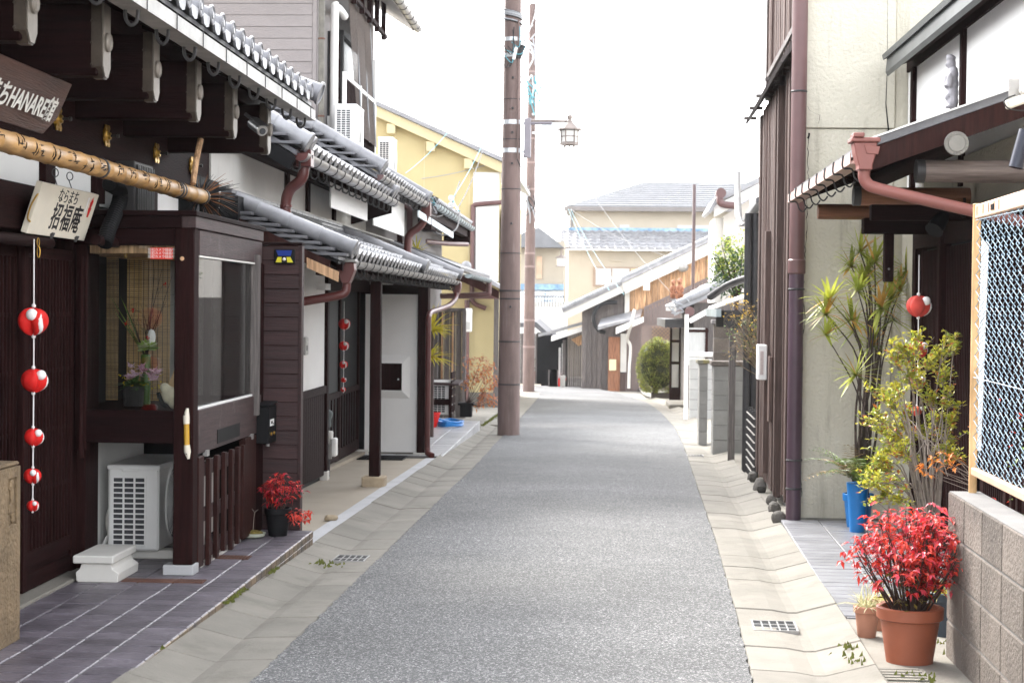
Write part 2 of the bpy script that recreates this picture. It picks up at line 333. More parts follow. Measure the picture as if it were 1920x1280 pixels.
grate(1452,1174,.21,.30,5,3,M['grate'],'steel drain grate with fifteen slots in the right gutter near the terracotta pot', rz=-.04)
grate(658,1047,.20,.30,5,2,M['grate'],'steel drain grate in the left gutter beside the end of the tiled step')
grate(1303,854,.20,.30,5,2,M['grate'],'small far drain grate in the right gutter below the grey block posts')
# ------------------------------------------------------------------ tiled platforms: step of the shop
PZ = -.112
def moss(pts, m, name, label, n, spread, h, seed, kindstuff=True):
    r = random.Random(seed); q = MB()
    for _ in range(n):
        a = r.choice(pts); x, y = a[0]+r.gauss(0,spread), a[1]+r.gauss(0,spread*1.5); z = a[2]; s = r.uniform(.004,.012)
        q.add([(x-s,y,z),(x+s,y,z+h*r.random()*.3),(x+r.uniform(-s,s),y+r.uniform(-s,s),z+h*r.uniform(.4,1))], [(0,1,2)])
    o = q.build(name, m); return tag(o, label, 'moss', kind='stuff')
M['moss'] = mat('moss', (.12,.135,.03), .9, .4, 20, trans=.2)
def tile_mesh(w, l, t, m, bev=.004):
    me = MB().box(-w/2,w/2,-l/2,l/2,-t,0).mesh('tile', bevel=bev); me.materials.append(m); return me
plat = thing('shop_step', (-2.5,8.5,gz(8.5)), 'long low step of purple grey slate tiles before the dark wooden shop', 'step')
MB().box(-3.6,-1.985,4.5,11.735,-.45,PZ-.006).build('step_body', M['grout'], plat)
tm = tile_mesh(.193,.144,.012,M['tile']); tmn = tile_mesh(.282,.144,.012,M['tile'])
for i in range(44):
    y = 11.672-i*.151
    for c in range(6):
        if y < 5.2: continue
        x = -1.975-.097-c*.201
        link('tile', tm, plat, (x, y, PZ+rnd.uniform(-.0015,.0015)), (rnd.uniform(-.004,.004), rnd.uniform(-.004,.004), 0))
rm1 = MB().box(-.006,.008,-.072,.072,-.042,0).mesh('riser_tile', bevel=.003); rm1.materials.append(M['tileb'])
rm2 = MB().box(-.006,.008,-.072,.072,-.15,0).mesh('riser_tile', bevel=.003); rm2.materials.append(M['tileb'])
for i in range(44):
    y = 11.672-i*.151
    if y < 5.2: continue
    link('riser_tile', rm1, plat, (-1.98, y, PZ-.004)); link('riser_tile', rm2, plat, (-1.982, y, PZ-.052))
for i in range(2): link('riser_tile', rm2, plat, (-2.06-i*.151, 11.742, PZ-.008), (0,0,R_(90)))
moss([(-1.957,8.9+.05*i,gz(8.9)+.055) for i in range(10)]+[(-1.955,10.1+.04*i,gz(10.2)+.055) for i in range(6)]+[(-1.96,7.6,gz(7.6)+.05)], M['moss'], 'moss', 'bright green moss along the foot of the tiled shop step', 110, .010, .022, 3)
moss([(-1.70,10.9,gz(10.9)+.0),(-1.78,10.95,gz(10.95)+.01)], M['moss'], 'moss', 'green tuft growing through the left gutter drain grate', 40, .03, .03, 5)
def floor_grate(px0, py0, px1, py1, w, label, split=.55):
    a = atZ(px0,py0,PZ); b = atZ(px1,py1,PZ); c = (a+b)/2; ln = abs(b.x-a.x)
    t = thing('floor_grate', (c.x,c.y,PZ), label, 'drain')
    MB().box(c.x-ln/2,c.x+ln/2*split,c.y-w/2,c.y+w/2,PZ-.005,PZ+.006).build('cover', M['rust'], t, bevel=.003)
    MB().box(c.x+ln/2*split,c.x+ln/2,c.y-w/2,c.y+w/2,PZ-.005,PZ+.0035).build('pit_shade', M['black'], t)  # black sheet paints the shade between the bars
    n = 10
    for i in range(n+1): x = c.x+ln/2*split+ln/2*(1-split)*i/n; MB().box(x-.0022,x+.0022,c.y-w/2,c.y+w/2,PZ,PZ+.007).build('bar', M['rust'], t)
    for i in range(5): y = c.y-w/2+w*i/4; MB().box(c.x+ln/2*split,c.x+ln/2,y-.002,y+.002,PZ,PZ+.0065).build('bar', M['rust'], t)
floor_grate(232,1087,382,1091,.10,'rusty brown floor drain in the tiles before the outdoor unit',.3)
floor_grate(406,1043,466,1047,.12,'small rusty floor drain in the tiles below the lattice gate',-1)
# ------------------------------------------------------------------ concrete porch floor of the white house + granite kerb
g = MB(); ys = [11.745,13,15,17,19,20.75]
for i, y in enumerate(ys):
    g.v += [(-3.4,y,gz(y)+.03),(-2.11,y,gz(y)+.03)]
    if i: g.f.append((2*i-2,2*i-1,2*i+1,2*i))
struct('porch_floor', g, M['concl'])
for i in range(5):
    y0, y1 = 11.76+i*1.80, 11.76+(i+1)*1.80-.006
    o = MB().prism([(-2.11,y0,gz(y0)-.05),(-1.985,y0,gz(y0)-.05),(-1.985,y0,gz(y0)+.036),(-2.11,y0,gz(y0)+.036)], (0,y1-y0,gz(y1)-gz(y0)))
    o = o.build('kerb_stone', M['granite'], bpy.data.objects['porch_floor'], bevel=.004)
# second tiled step, further along on the left
p2 = thing('neighbour_step', (-2.5,24,gz(24)), 'pale grey tiled step beside the brown downpipe and blue hose', 'step')
z2 = gz(21.3)+.035
MB().box(-3.6,-1.955,21.22,27.9,-.9,z2-.006).build('step_body', M['grout'], p2)
t3 = tile_mesh(.296,.296,.012,M['tileg'])
for i in range(22):
    for c in range(5): link('tile', t3, p2, (-1.945-.148-c*.302, 21.37+i*.302, z2+rnd.uniform(-.001,.001)))
r3 = MB().box(-.006,.008,-.146,.146,-.22,0).mesh('riser_tile', bevel=.003); r3.materials.append(M['tileg'])
for i in range(22): link('riser_tile', r3, p2, (-1.952, 21.37+i*.302, z2-.004))
struct('side_kerb', MB().prism([(-3.6,27.92,gz(27.9)-.2),(-1.97,27.92,gz(27.9)-.2),(-1.97,27.92,gz(27.9)+.10),(-3.6,27.92,gz(27.9)+.10)],(0,8.6,-.18)), M['conc'], bevel=.01)
moss([(-1.94,28.5+.4*i,gz(28.5+.4*i)+.06) for i in range(14)], M['moss'], 'moss', 'moss along the concrete kerb left of the near street pole', 260, .02, .05, 6)
# right hand tiled step
p3 = thing('entrance_step', (1.9,11.4,gz(11.4)), 'tiled entrance step behind the red leaved plant at the right', 'step')
def xr(y): return 1.30+(y-9.1)*.037
def zr(y): return -.165-(y-9.1)*.014
g = MB(); a, b = [(xr(9.1)+.012,9.1),(3.6,9.1),(3.6,13.88),(xr(13.88)+.012,13.88)], None
g.prism([(x,y,zr(y)-.006) for x,y in a], (0,0,-.35)); g.build('step_body', M['grout'], p3)
M['tileg2'] = mat('slate_grey_tile', (.20,.20,.215), .36, .2, 5, .2, 34, per=.15, spec=.55)
tr_ = tile_mesh(.292,.144,.012,M['tileg2'])
r4 = MB().box(-.008,.006,-.072,.072,-.16,0).mesh('riser_tile', bevel=.003); r4.materials.append(M['tileg2'])
for i in range(31):
    y = 9.19+i*.151
    for c in range(5): link('tile', tr_, p3, (xr(y)+.148+c*.301, y, zr(y)+rnd.uniform(-.001,.001)), (-.014,0,-.037))
    link('riser_tile', r4, p3, (xr(y)+.008, y, zr(y)-.004), (-.014,0,-.037))
for i in range(7): link('riser_tile', r4, p3, (xr(9.1)+.10+i*.151, 9.096, zr(9.1)-.004), (0,0,R_(90)))
# ------------------------------------------------------------------ dark wooden shop (left, near)
DX = -3.06                                     # plane of its doors
shop = thing('shop_house', (-3.5,9,PZ), 'dark brown wooden shop with lattice doors and glazed show window at left', 'house')
def P(name, m, mb, par=None, **k): return mb.build(name, m, par if par is not None else shop, **k)
# solid rear wall so nothing shows through
P('wall', M['black'], MB().box(-6.5,-3.35,3.0,13.2,-.3,2.9)); P('wall', M['black'], MB().box(-3.35,-3.12,9.95,13.2,-.3,2.9))
P('door_sill', M['conc'], MB().box(-3.3,-2.93,4,10.15,-.3,PZ+.016), bevel=.008)
# sliding lattice doors
def lattice_door(y0, y1, x):
    d = P('door', M['wood_v'], MB().box(x-.012,x-.004,y0+.05,y1-.05,.11,1.69))
    st = .075
    for a, b in ((y0,y0+st),(y1-st,y1)): P('stile', M['wood_v'], MB().box(x-.02,x+.018,a,b,-.09,1.75), d, bevel=.004)
    for a, b in ((1.69,1.75),(.03,.115),(-.09,.0)): P('rail', M['wood_y'], MB().box(x-.018,x+.015,y0+st,y1-st,a,b), d, bevel=.003)
    P('panel', M['wood_y'], MB().box(x-.012,x+.004,y0+st,y1-st,-.02,.115), d)
    for z in (1.385,1.075,.75,.43): P('rail', M['wood_y'], MB().box(x-.012,x+.006,y0+st,y1-st,z-.012,z+.012), d)
    n = int((y1-y0-2*st)/.052); sm = MB().box(-.012,.014,-.0105,.0105,.115,1.69).mesh('slat', bevel=.002); sm.materials.append(M['wood_v'])
    for i in range(n): link('slat', sm, d, (x, y0+st+(i+.5)*(y1-y0-2*st)/n, 0))
    return d
lattice_door(8.86,9.78,-3.05); lattice_door(7.86,8.93,-3.09)
P('post', M['wood_v'], MB().box(-3.12,-2.985,9.79,10.02,PZ,1.83), bevel=.006); P('post', M['wood_v'], MB().box(-3.12,-3.0,10.03,10.10,PZ,1.83), bevel=.004)
P('lintel', M['wood_y'], MB().box(-3.14,-2.965,4,9.98,1.822,2.06), bevel=.008)
P('plaster_wall', M['plaster'], MB().box(-3.13,-3.10,4,13.0,2.05,2.32))
for y, w in ((7.55,.12),(9.37,.17),(10.33,.17),(11.6,.14)): P('stud', M['wood_v'], MB().box(-3.13,-3.06,y-w/2,y+w/2,2.06,2.305), bevel=.004)
P('girder', M['wood_y'], MB().box(-3.2,-3.0,4,13.25,2.30,2.62), bevel=.01)
for y in (8.3,9.27,10.2,11.36,12.36):          # brass nail covers
    b = P('nail_cover', M['brass'], MB().lathe([(.0,.035),(.02,.034),(.024,.022),(.042,.018),(.05,.010),(.056,.0)], (-2.998,y,2.46), 12, 'x'), smooth=35)
    q = MB()
    for k in range(6):
        a = k*math.pi/3; c = Vector((-2.99,y+.055*math.cos(a),2.46+.055*math.sin(a))); q.prism([c+Vector((0,.026*math.cos(t+a),.020*math.sin(t+a))) for t in (0,1.05,2.1,3.14,4.2,5.25)], (.007,0,0))
    P('petal', M['brass'], q, b); P('knob', M['iron'], MB().lathe([(.008,0),(.007,.035),(.014,.04),(.012,.052),(.0,.054)], (-2.965,y,2.46), 10, 'x'), b, smooth=35)
# cantilever beams with metal capped ends
M['kawaram'] = mat('mid_grey_roof_tile', (.20,.20,.215), .4, .3, 6, .05, 30, spec=.5, per=.12)
M['cap'] = mat('weathered_copper', (.21,.185,.16), .5, .25, 9, metal=.35, dirt=((.12,.10,.085), .55, 12)); M['capside'] = mat('green_brown_copper', (.05,.036,.028), .5, .3, 9, metal=.2, col2=(.07,.055,.042))
for y in (5.8,6.81,7.85,8.74,9.67,10.65,11.75):
    b = P('beam', M['wood_x'], MB().box(-3.2,-2.33,y-.06,y+.06,2.50,2.83), bevel=.008)
    def capp(w, z0, z1, ch, x): return [(x,y-w,z1),(x,y-w,z0+ch),(x,y-w+ch*.75,z0),(x,y+w-ch*.75,z0),(x,y+w,z0+ch),(x,y+w,z1)]
    P('cap', M['capside'], MB().prism(capp(.064,2.49,2.84,.05,-2.358), (.048,0,0)), b); c = P('cap_face', M['cap'], MB().prism(capp(.058,2.498,2.83,.046,-2.308), (.006,0,0)), b)
    P('boss', M['cap'], MB().lathe([(.045,0),(.045,.012),(.038,.018),(.03,.014),(.012,.02),(0,.021)], (-2.303,y,2.66), 18, 'x'), b, smooth=30)
    q = MB()
    for z in (2.55,2.65,2.75): q.ball((-2.355,y-.065,z), .007, 6, 4)
    stuff(P('rivet', M['capside'], q, b))
P('purlin', M['wood_y'], MB().box(-2.62,-2.46,4,12.35,2.835,2.95), bevel=.006)
# soffit boards + rafters
for i in range(24):
    y = 4.2+i*.345
    P('rafter', M['wood_x'], MB().prism([(-3.3,y,3.22),(-3.3,y,3.30),(-2.14,y,2.87),(-2.14,y,2.80)], (0,.06,0)))
P('soffit', M['wood_x'], MB().prism([(-3.4,3,3.35),(-2.12,3,2.875),(-2.12,3,2.90),(-3.4,3,3.375)], (0,9.5,0)))
P('roof', M['kawarad'], MB().prism([(-6.5,3,4.5),(-2.13,3,2.905),(-2.13,3,2.93),(-6.5,3,4.6)], (0,9.45,0)))
P('fascia', M['wood_y'], MB().box(-2.15,-2.12,3,12.42,2.80,2.90))
# eave tiles: round rolls with stamped ends, flat pans between
roofo = [c for c in shop.children if c.name.startswith('roof')][0]
sr = Vector((-.939,0,.343))
q = MB(); pts = []
n = 10
for (s, rr) in ((0,.052),(.30,.050)):
    for k in range(n+1): a = math.pi*k/n; p = sr*s; q.v.append((p.x-.343*rr*math.sin(a)*-0, math.cos(a)*rr, p.z+rr*math.sin(a)*1.0+.0))
for k in range(n): q.f.append((k,k+1,n+2+k,n+1+k))
q.lathe([(.0,.0),(.054,.0),(.056,.012),(.047,.016),(.042,.010),(.022,.010),(.018,.016),(0,.017)], (0,0,.012), 18, 'x')
em = q.mesh('eave_roll_tile', smooth=35); em.materials.append(M['kawaram'])
q = MB(); q.prism([(0,-.095,.0),(0,-.05,-.018),(0,0,-.024),(0,.05,-.018),(0,.095,0),(0,.095,.016),(0,.05,-.002),(0,0,-.008),(0,-.05,-.002),(0,-.095,.016)], sr*.30)
q.prism([(0,-.09,.012),(0,-.05,-.045),(0,0,-.055),(0,.05,-.045),(0,.09,.012)], (.014,0,0)); fm = q.mesh('eave_pan_tile'); fm.materials.append(M['kawaram'])
for i in range(27):
    y = 12.22-i*.262
    if y < 5.5: break
    link('eave_roll_tile', em, roofo, (-2.10, y, 2.985)); link('eave_pan_tile', fm, roofo, (-2.105, y-.131, 2.965))
    for r_ in (1, 2): p = Vector((-2.10,y,2.985))+sr*.27*r_; link('roll_tile', em, roofo, p+Vector((0,0,.008*r_)))
big = MB().lathe([(.07,-.5),(.07,0),(.085,.0),(.087,.02),(.07,.022),(.062,.012),(0,.012)], (0,0,0), 18, 'x'); P('verge_tile', M['kawaram'], MB().add([Vector((-2.07,12.40,3.0))+Matrix.Rotation(.35,3,'Y')@Vector(v) for v in big.v], big.f), roofo, smooth=35)
# box gutter with hooks
GP = [(-2.185,2.785),(-2.185,2.85),(-2.18,2.85),(-2.18,2.79),(-2.085,2.79),(-2.085,2.858),(-2.075,2.858),(-2.075,2.785)]
M['gut1'] = mat('pale_zinc_gutter', (.36,.35,.335), .5, .28, 5, metal=.3, dirt=((.22,.21,.20), .6, 7))
gt = P('gutter', M['gut1'], MB().prism([(x,4.5,z) for x,z in GP], (0,7.8,0)))
for i in range(11):
    y = 12.1-i*.55
    h = catmull([(-2.175,y,2.80),(-2.175,y,2.765),(-2.168,y,2.735),(-2.145,y,2.715),(-2.122,y,2.735),(-2.116,y,2.785)], 4)
    P('gutter_hook', M['iron'], MB().tube(h, .009, 6), gt, smooth=True)
    P('gutter_clip', M['iron'], MB().box(-2.078,-2.071,y-.004,y+.004,2.785,2.862), gt)
# ---- glazed show window
BX, BY0, BY1, SZ = -2.33, 9.70, 11.66, .835
P('corner_post', M['wood_v'], MB().box(-2.445,BX,BY0,BY0+.12,PZ+.06,1.90), bevel=.006)
P('post_footing', M['granite'], MB().box(-2.50,BX+.008,BY0-.01,BY0+.13,PZ,PZ+.058), bevel=.004)
P('knot', M['tan_v'], MB().lathe([(0,0),(.013,-.001),(.011,-.004),(0,-.004)], (-2.40,BY0-.001,1.71), 10, 'y'))
P('top_board', M['wood_x'], MB().box(-3.1,BX+.02,BY0-.03,BY1+.05,1.955,1.985), bevel=.004)
P('fascia', M['fade_y'], MB().box(-2.40,BX+.012,BY0-.012,BY1,1.885,1.955), bevel=.004); P('fascia', M['fade_y'], MB().box(-2.39,BX+.003,BY0+.12,BY1,1.735,1.88), bevel=.004)
P('fascia', M['wood_x'], MB().box(-3.1,-2.40,BY0-.012,BY0+.05,1.885,1.953), bevel=.004); P('fascia', M['wood_x'], MB().box(-3.1,-2.447,BY0+.004,BY0+.06,1.785,1.882), bevel=.004)
P('glass_bead', M['dirtywhite'], MB().box(BX-.01,BX+.006,BY0+.12,BY1-.1,1.722,1.733))
P('sill', M['fade_y'], MB().box(-2.40,BX+.004,BY0+.12,BY1,.575,SZ), bevel=.005); P('sill', M['wood_x'], MB().box(-3.02,-2.447,BY0+.004,BY0+.05,.645,SZ), bevel=.005)
P('window_shelf', M['wood_x'], MB().box(-3.1,-2.41,BY0+.06,BY1,SZ-.06,SZ-.004))
P('side_jamb', M['wood_v'], MB().box(-3.02,-2.955,BY0,BY0+.06,.60,1.785), bevel=.004); P('side_jamb', M['wood_v'], MB().box(-3.13,-3.03,BY0-.02,BY0+.07,PZ,1.82), bevel=.004)
P('rear_post', M['grey_v'], MB().box(-2.37,BX+.028,11.40,11.49,.70,1.785), bevel=.005); P('rear_post', M['wood_v'], MB().box(-2.41,BX+.002,11.50,11.74,PZ,1.733), bevel=.004)
P('window_pane', M['glass'], MB().box(BX-.026,BX-.020,BY0+.12,11.42,SZ,1.735)); P('window_pane', M['glass'], MB().box(-2.955,-2.445,BY0+.028,BY0+.034,SZ,1.785))
P('bead', M['white'], MB().box(BX-.018,BX-.006,BY0+.12,11.42,SZ-.002,SZ+.012))
P('ceiling', M['tan_v'], MB().box(-3.1,-2.41,BY0+.06,BY1,1.74,1.80)); P('partition', M['plasterg'], MB().box(-3.1,-2.42,11.42,11.48,SZ,1.74))  # pale finish chosen to bounce light onto the window display
P('inner_post', M['tan_v'], MB().box(-2.555,-2.52,10.55,10.62,SZ,1.74)); P('inner_post', M['wood_v'], MB().box(-2.52,-2.47,10.75,10.80,SZ,1.74))
# bamboo blind in two halves behind the display
M['bamboo_y'] = mat('bamboo_blind', (.42,.24,.10), .6, .35, 3, stretch=(1,1,40), col2=(.50,.31,.14))
for x0, x1 in ((-3.06,-2.985),(-2.93,-2.66)):
    b = thing('bamboo_blind', (x0,10.45,SZ), 'left half of the bamboo blind inside the show window' if x0 < -3 else 'right half of the bamboo blind inside the show window', 'blind', 'bamboo blinds in the show window')
    q = MB()
    for i in range(74): z = SZ+.02+i*.012; q.box(x0,x1,10.45,10.455,z-.0048,z+.0048)
    stuff(q.build('reeds', M['bamboo_y'], b)); q = MB()
    for i in range(9): x = x0+(i+.5)*(x1-x0)/9; q.box(x-.0012,x+.0012,10.445,10.457,SZ+.02,1.72)
    q.build('cord', M['iron'], b)
# lower front: letter slot, lattice gate, cavity
P('letter_slot', M['black'], MB().box(BX-.0,BX+.007,10.30,10.95,.60,.685))
MB_ = MB().box(-2.395,BX+.006,BY0+.12,9.96,PZ+.02,.56); P('board', M['redwood_v'], MB_, bevel=.004)
gate = thing('lattice_gate', (BX,10.6,PZ), 'small brown lattice gate under the show window covering the outdoor unit', 'gate')
P('gate_board', M['redwood_v'], MB().box(BX-.03,BX+.012,11.10,11.46,PZ+.02,.57), gate, bevel=.004)
for z in (.47,.20,-.03): P('rail', M['fade_y'], MB().box(BX-.03,BX-.005,9.97,11.1,z-.04,z+.04), gate, bevel=.003)
for i, y in enumerate((10.06,10.27,10.48,10.69,10.88,11.03)): P('slat', M['redwood_v'], MB().box(BX-.004,BX+.022,y-.03,y+.03,PZ+.01+.012*(i % 3),.535), gate, bevel=.003)
for y in (10.02,11.32): P('hinge', M['steel'], MB().box(BX-.01,BX+.016,y-.03,y+.03,.55,.585), gate)
P('back_panel', M['dirtywhite'], MB().box(-2.47,-2.455,10.05,10.85,.0,.47), gate); P('footing', M['dirtywhite'], MB().box(-2.40,-2.345,10.0,11.1,PZ,PZ+.02), gate)
P('cavity_wall', M['plaster'], MB().box(-3.12,-3.075,10.12,11.4,PZ,.64)); P('cavity_wall', M['black'], MB().box(-3.1,-2.42,11.5,11.55,PZ,.6))
# ---- wing wall of horizontal boards
WY = 11.78
wing = thing('wing_wall', (-2.25,WY,PZ), 'narrow wall of dark brown horizontal boards with chipped edge and solar lamp', 'wall')
M['chip'] = mat('chipped_brown_boards', (.030,.011,.011), .6, .35, 3, .2, 12, stretch=H_X, per=.2, dirt=((.10,.05,.045), .66, 4), speck=((.40,.30,.25), .765, 13))
nb = 20; hb = (1.86-PZ)/nb
for i in range(nb): z = PZ+i*hb; P('board', M['chip'], MB().prism([(-2.43,WY-.004,z+.002),(-2.43,WY-.016,z+.002),(-2.43,WY-.006,z+hb-.003),(-2.43,WY-.004,z+hb-.003)], (.345,0,0)), wing)
P('core', M['wood_v'], MB().box(-2.43,-2.092,WY-.003,WY+.06,PZ-.1,1.85), wing); P('corner_trim', M['chip'], MB().box(-2.088,-2.068,WY-.02,WY+.07,PZ-.02,1.862), wing, bevel=.003)
P('top_trim', M['wood_x'], MB().box(-2.44,-2.066,WY-.022,WY+.075,1.864,1.885), wing, bevel=.003)
# ------------------------------------------------------------------ foliage helpers
def leaf(mb, p, d, ln, w, r, droop=0.0):
    d = Vector(d).normalized(); s = d.cross(Vector((r.uniform(-.4,.4), r.uniform(-.4,.4), 1))); s = s.normalized() if s.length > 1e-4 else Vector((1,0,0))
    u = s.cross(d); p = Vector(p); m = p+d*ln*.45; t = p+d*ln-Vector((0,0,droop*ln))
    mb.add([p, m+s*w/2+u*w*.18, t, m-s*w/2+u*w*.18, m], [(0,4,1),(4,2,1),(0,3,4),(4,3,2)])
def blade(mb, p, d, ln, w, droop, r, seg=4, fold=.25):
    """strap leaf that arches over"""
    p = Vector(p); d = Vector(d).normalized(); pts = []; q = p.copy(); dd = d.copy()
    for i in range(seg+1):
        pts.append((q.copy(), dd.copy())); q += dd*ln/seg; dd = (dd+Vector((0,0,-droop/seg))).normalized()
    vs = []; fs = []
    for i, (q, dd) in enumerate(pts):
        s = dd.cross(Vector((0,0,1))); s = s.normalized() if s.length > 1e-4 else Vector((1,0,0)); t = i/seg; ww = w*(.55+.9*t-1.45*t*t)+.0006
        vs += [q-s*ww/2+Vector((0,0,ww*fold)), q, q+s*ww/2+Vector((0,0,ww*fold))]
        if i: k = i*3; fs += [(k-3,k-2,k+1,k),(k-2,k-1,k+2,k+1)]
    mb.add(vs, fs)
def rdir(r, zmin=-1, zmax=1):
    z = r.uniform(zmin, zmax); a = r.uniform(0, 2*math.pi); k = math.sqrt(max(0, 1-z*z)); return Vector((k*math.cos(a), k*math.sin(a), z))
def pot(t, c, r1, r0, h, m, rim=.02, n=24, soil=True):
    c = Vector(c); pr = [(r0,0),(r0+(r1-r0)*.78,h*.78),(r1+.000,h*.78),(r1+rim*.35,h*.80),(r1+rim*.45,h-.003),(r1+rim*.2,h),(r1-rim*.5,h),(r1-rim*.7,h*.86)]
    MB().lathe(pr, c, n, cap=False).build('pot', m, t, smooth=35)
    if soil: MB().lathe([(0,h*.88),(r1*.5,h*.89),(r1-rim*.6,h*.86)], c, n, cap=False).build('soil', M['soil'], t, smooth=True)
M['nan_red'] = mat('red_nandina_leaf', (.60,.012,.025), .4, .5, 18, col2=(.76,.07,.035), trans=.35, spec=.45)
M['nan_dk'] = mat('dark_red_leaf', (.30,.010,.022), .45, .5, 18, col2=(.48,.018,.035), trans=.3, spec=.4)
M['stem'] = mat('dark_stem', (.05,.03,.025), .7, .3, 20)
M['twig'] = mat('grey_twig', (.24,.20,.17), .8, .3, 20)
M['leaf_g'] = mat('green_leaf', (.075,.14,.022), .4, .5, 15, col2=(.13,.20,.035), trans=.3, spec=.4)
M['leaf_y'] = mat('yellow_green_leaf', (.56,.47,.05), .4, .35, 12, col2=(.46,.46,.06), trans=.35, spec=.4)
M['leaf_o'] = mat('orange_leaf', (.60,.22,.04), .45, .4, 12, trans=.35)
def nandina(t, c, rad, h, nst, per, ln, mats, seed, lean=(0,0), low=.35, splay=.95):
    r = random.Random(seed); st = MB(); lm = [MB() for _ in mats]; c = Vector(c)
    for i in range(nst):
        a = r.uniform(0, 6.283); k = math.sqrt(r.random())*splay; tip = c+Vector((math.cos(a)*k*rad+lean[0], math.sin(a)*k*rad+lean[1], h*(1-.38*k*k)*r.uniform(.72,1.0)))
        b = c+Vector((math.cos(a)*rad*.25*r.random(), math.sin(a)*rad*.25*r.random(), -.01)); mid = b.lerp(tip, .5)+Vector((r.uniform(-1,1),r.uniform(-1,1),.3))*rad*.14
        path = catmull([b, mid, tip], 4); st.tube(path, [.0045-.003*j/(len(path)-1) for j in range(len(path))], 4)
        for j in range(per):
            f = low+(1-low)*(1-(r.random()**1.6)); q = b.lerp(tip, f) if f < .5 else mid.lerp(tip, (f-.5)*2)
            d0 = rdir(r, -.35, .6); e = q+d0*r.uniform(.2,1)*rad*.30; st.tube([q, e], [.0013,.0008], 3, cap=False)
            for k2 in range(3):
                w = r.choices(range(len(mats)), [m_[1] for m_ in mats])[0]
                leaf(lm[w], e, (d0*.7+rdir(r,-.7,.3)), ln*r.uniform(.6,1.15), ln*r.uniform(.36,.5), r, droop=.25)
    stuff(st.build('stems', M['stem'], t, smooth=True))
    for b_, (m_, _) in zip(lm, mats): stuff(b_.build('leaves', m_, t))
# ------------------------------------------------------------------ things at the shop front
# bamboo pole with a brush end
bp = thing('bamboo_pole', (-2.6,9,2.15), 'thick bamboo pole with brushed black characters hung above the shop doors', 'pole')
M['bam'] = mat('aged_bamboo', (.32,.165,.052), .45, .35, 4, .05, 30, stretch=(6,.8,6), col2=(.42,.24,.09), dirt=((.15,.065,.02), .62, 7))
pts = []; rad = []; y = 4.6; nodes = []
while y < 11.08:
    pts += [(-2.6,y,2.15)]; rad += [.0485]; nodes.append(y)
    pts += [(-2.6,y+.008,2.15),(-2.6,y+.016,2.15)]; rad += [.052,.048]; y += .235
pts.append((-2.6,11.09,2.15)); rad.append(.046)
MB().tube(pts, rad, 20).build('culm', M['bam'], bp, smooth=50)
for y in (8.75,10.35,10.42,11.02): MB().lathe([(.0505,-.012),(.054,-.009),(.054,.009),(.0505,.012)], (-2.6,y,2.15), 20, 'y').build('binding', M['iron'], bp, smooth=True)
r = random.Random(4); q = MB()
for g_ in range(13):
    yc = 7.15+g_*.255+(.05 if g_ > 6 else 0); ac = r.uniform(-.1,.25)
    for k in range(8):
        y = yc+r.uniform(-.07,.07); a = ac+r.uniform(-.55,.55); L = r.uniform(.02,.06); ver = r.random() < .5; pp = []
        for s in range(4):
            f = s/3-.5; yy = y+(0 if ver else f*L)+.01*f; aa = a+(f*L/.05 if ver else .1*f); pp.append((-2.6+math.cos(aa)*.0488, yy, 2.15+math.sin(aa)*.0488))
        q.tube(pp, [.0015,.0035,.0028,.001], 5)
stuff(q.build('brush_marks', M['black'], bp))
q = MB(); q2 = MB()
for i in range(260):
    a = r.uniform(0,6.283); k = math.sqrt(r.random()); b = Vector((-2.6+math.cos(a)*k*.04, 11.05, 2.15+math.sin(a)*k*.04)); e = b+Vector((math.cos(a)*k*.13+r.uniform(-.03,.03), r.uniform(.22,.42), math.sin(a)*k*.13+r.uniform(-.03,.03)))
    (q if i % 7 else q2).tube([b, b.lerp(e,.5)+Vector((0,0,.01)), e], [.003,.0025,.001], 4)
stuff(q.build('bristles', M['black'], bp)); stuff(q2.build('bristles', mat('brown_bristle',(.22,.08,.02),.7,.4,20), bp))
# hanging signboards (along the front, leaning out at the top)
def signboard(name, label, y0, y1, xb, zb, xt, zt, th, m, chamf=0):
    t = thing(name, (xb,(y0+y1)/2,zb), label, 'sign'); n = Vector((zt-zb,0,-(xt-xb))).normalized()
    a = [Vector((xb,y0,zb)),Vector((xb,y1-chamf,zb)),Vector((xb,y1,zb)).lerp(Vector((xt,y1,zt)),.35) if chamf else None,Vector((xt,y1,zt)),Vector((xt,y0,zt))]
    a = [p for p in a if p is not None]; MB().prism(a, -n*th).build('board', m, t, bevel=.003); return t, n
M['ink'] = mat('black_ink', (.012,.010,.012), .6, .1); M['wink'] = mat('white_lettering', (.60,.59,.55), .7, .15, 20)
M['signw'] = mat('pale_sign_board', (.72,.66,.55), .55, .08, 4, dirt=((.58,.50,.38), .66, 5))
st_, n_ = signboard('shop_sign', 'pale wooden signboard with black brush calligraphy and a red mark', 8.56,9.53,-2.92,1.80,-2.835,2.06,.035,M['signw'])
up = Vector((-2.835+2.92,0,.26)).normalized(); ctr = Vector((-2.8775,9.045,1.93))+n_*.001
put_text('ならまち', .085, M['ink'], st_, ctr+up*.085+Vector((0,-.02,0)), (0,1,0), up)
for ch, yy, sz in (('招',-.10,.155),('福',.07,.16),('庵',.24,.165)): put_text(ch, sz, M['ink'], st_, ctr-up*.035+Vector((0,yy-.02,0)), (0,1,0), up, offset=.002)
q = MB()
for k, (a, l) in enumerate(((-.5,.05),(-.2,.065),(.1,.075),(.38,.06))):
    b = ctr+up*.045+Vector((0,.395,0)); d = (up*math.cos(a)+Vector((0,1,0))*math.sin(a)); s = d.cross(n_); q.prism([b-s*.008, b+d*l*.6-s*.007, b+d*l, b+d*l*.6+s*.007, b+s*.008], n_*.0015)
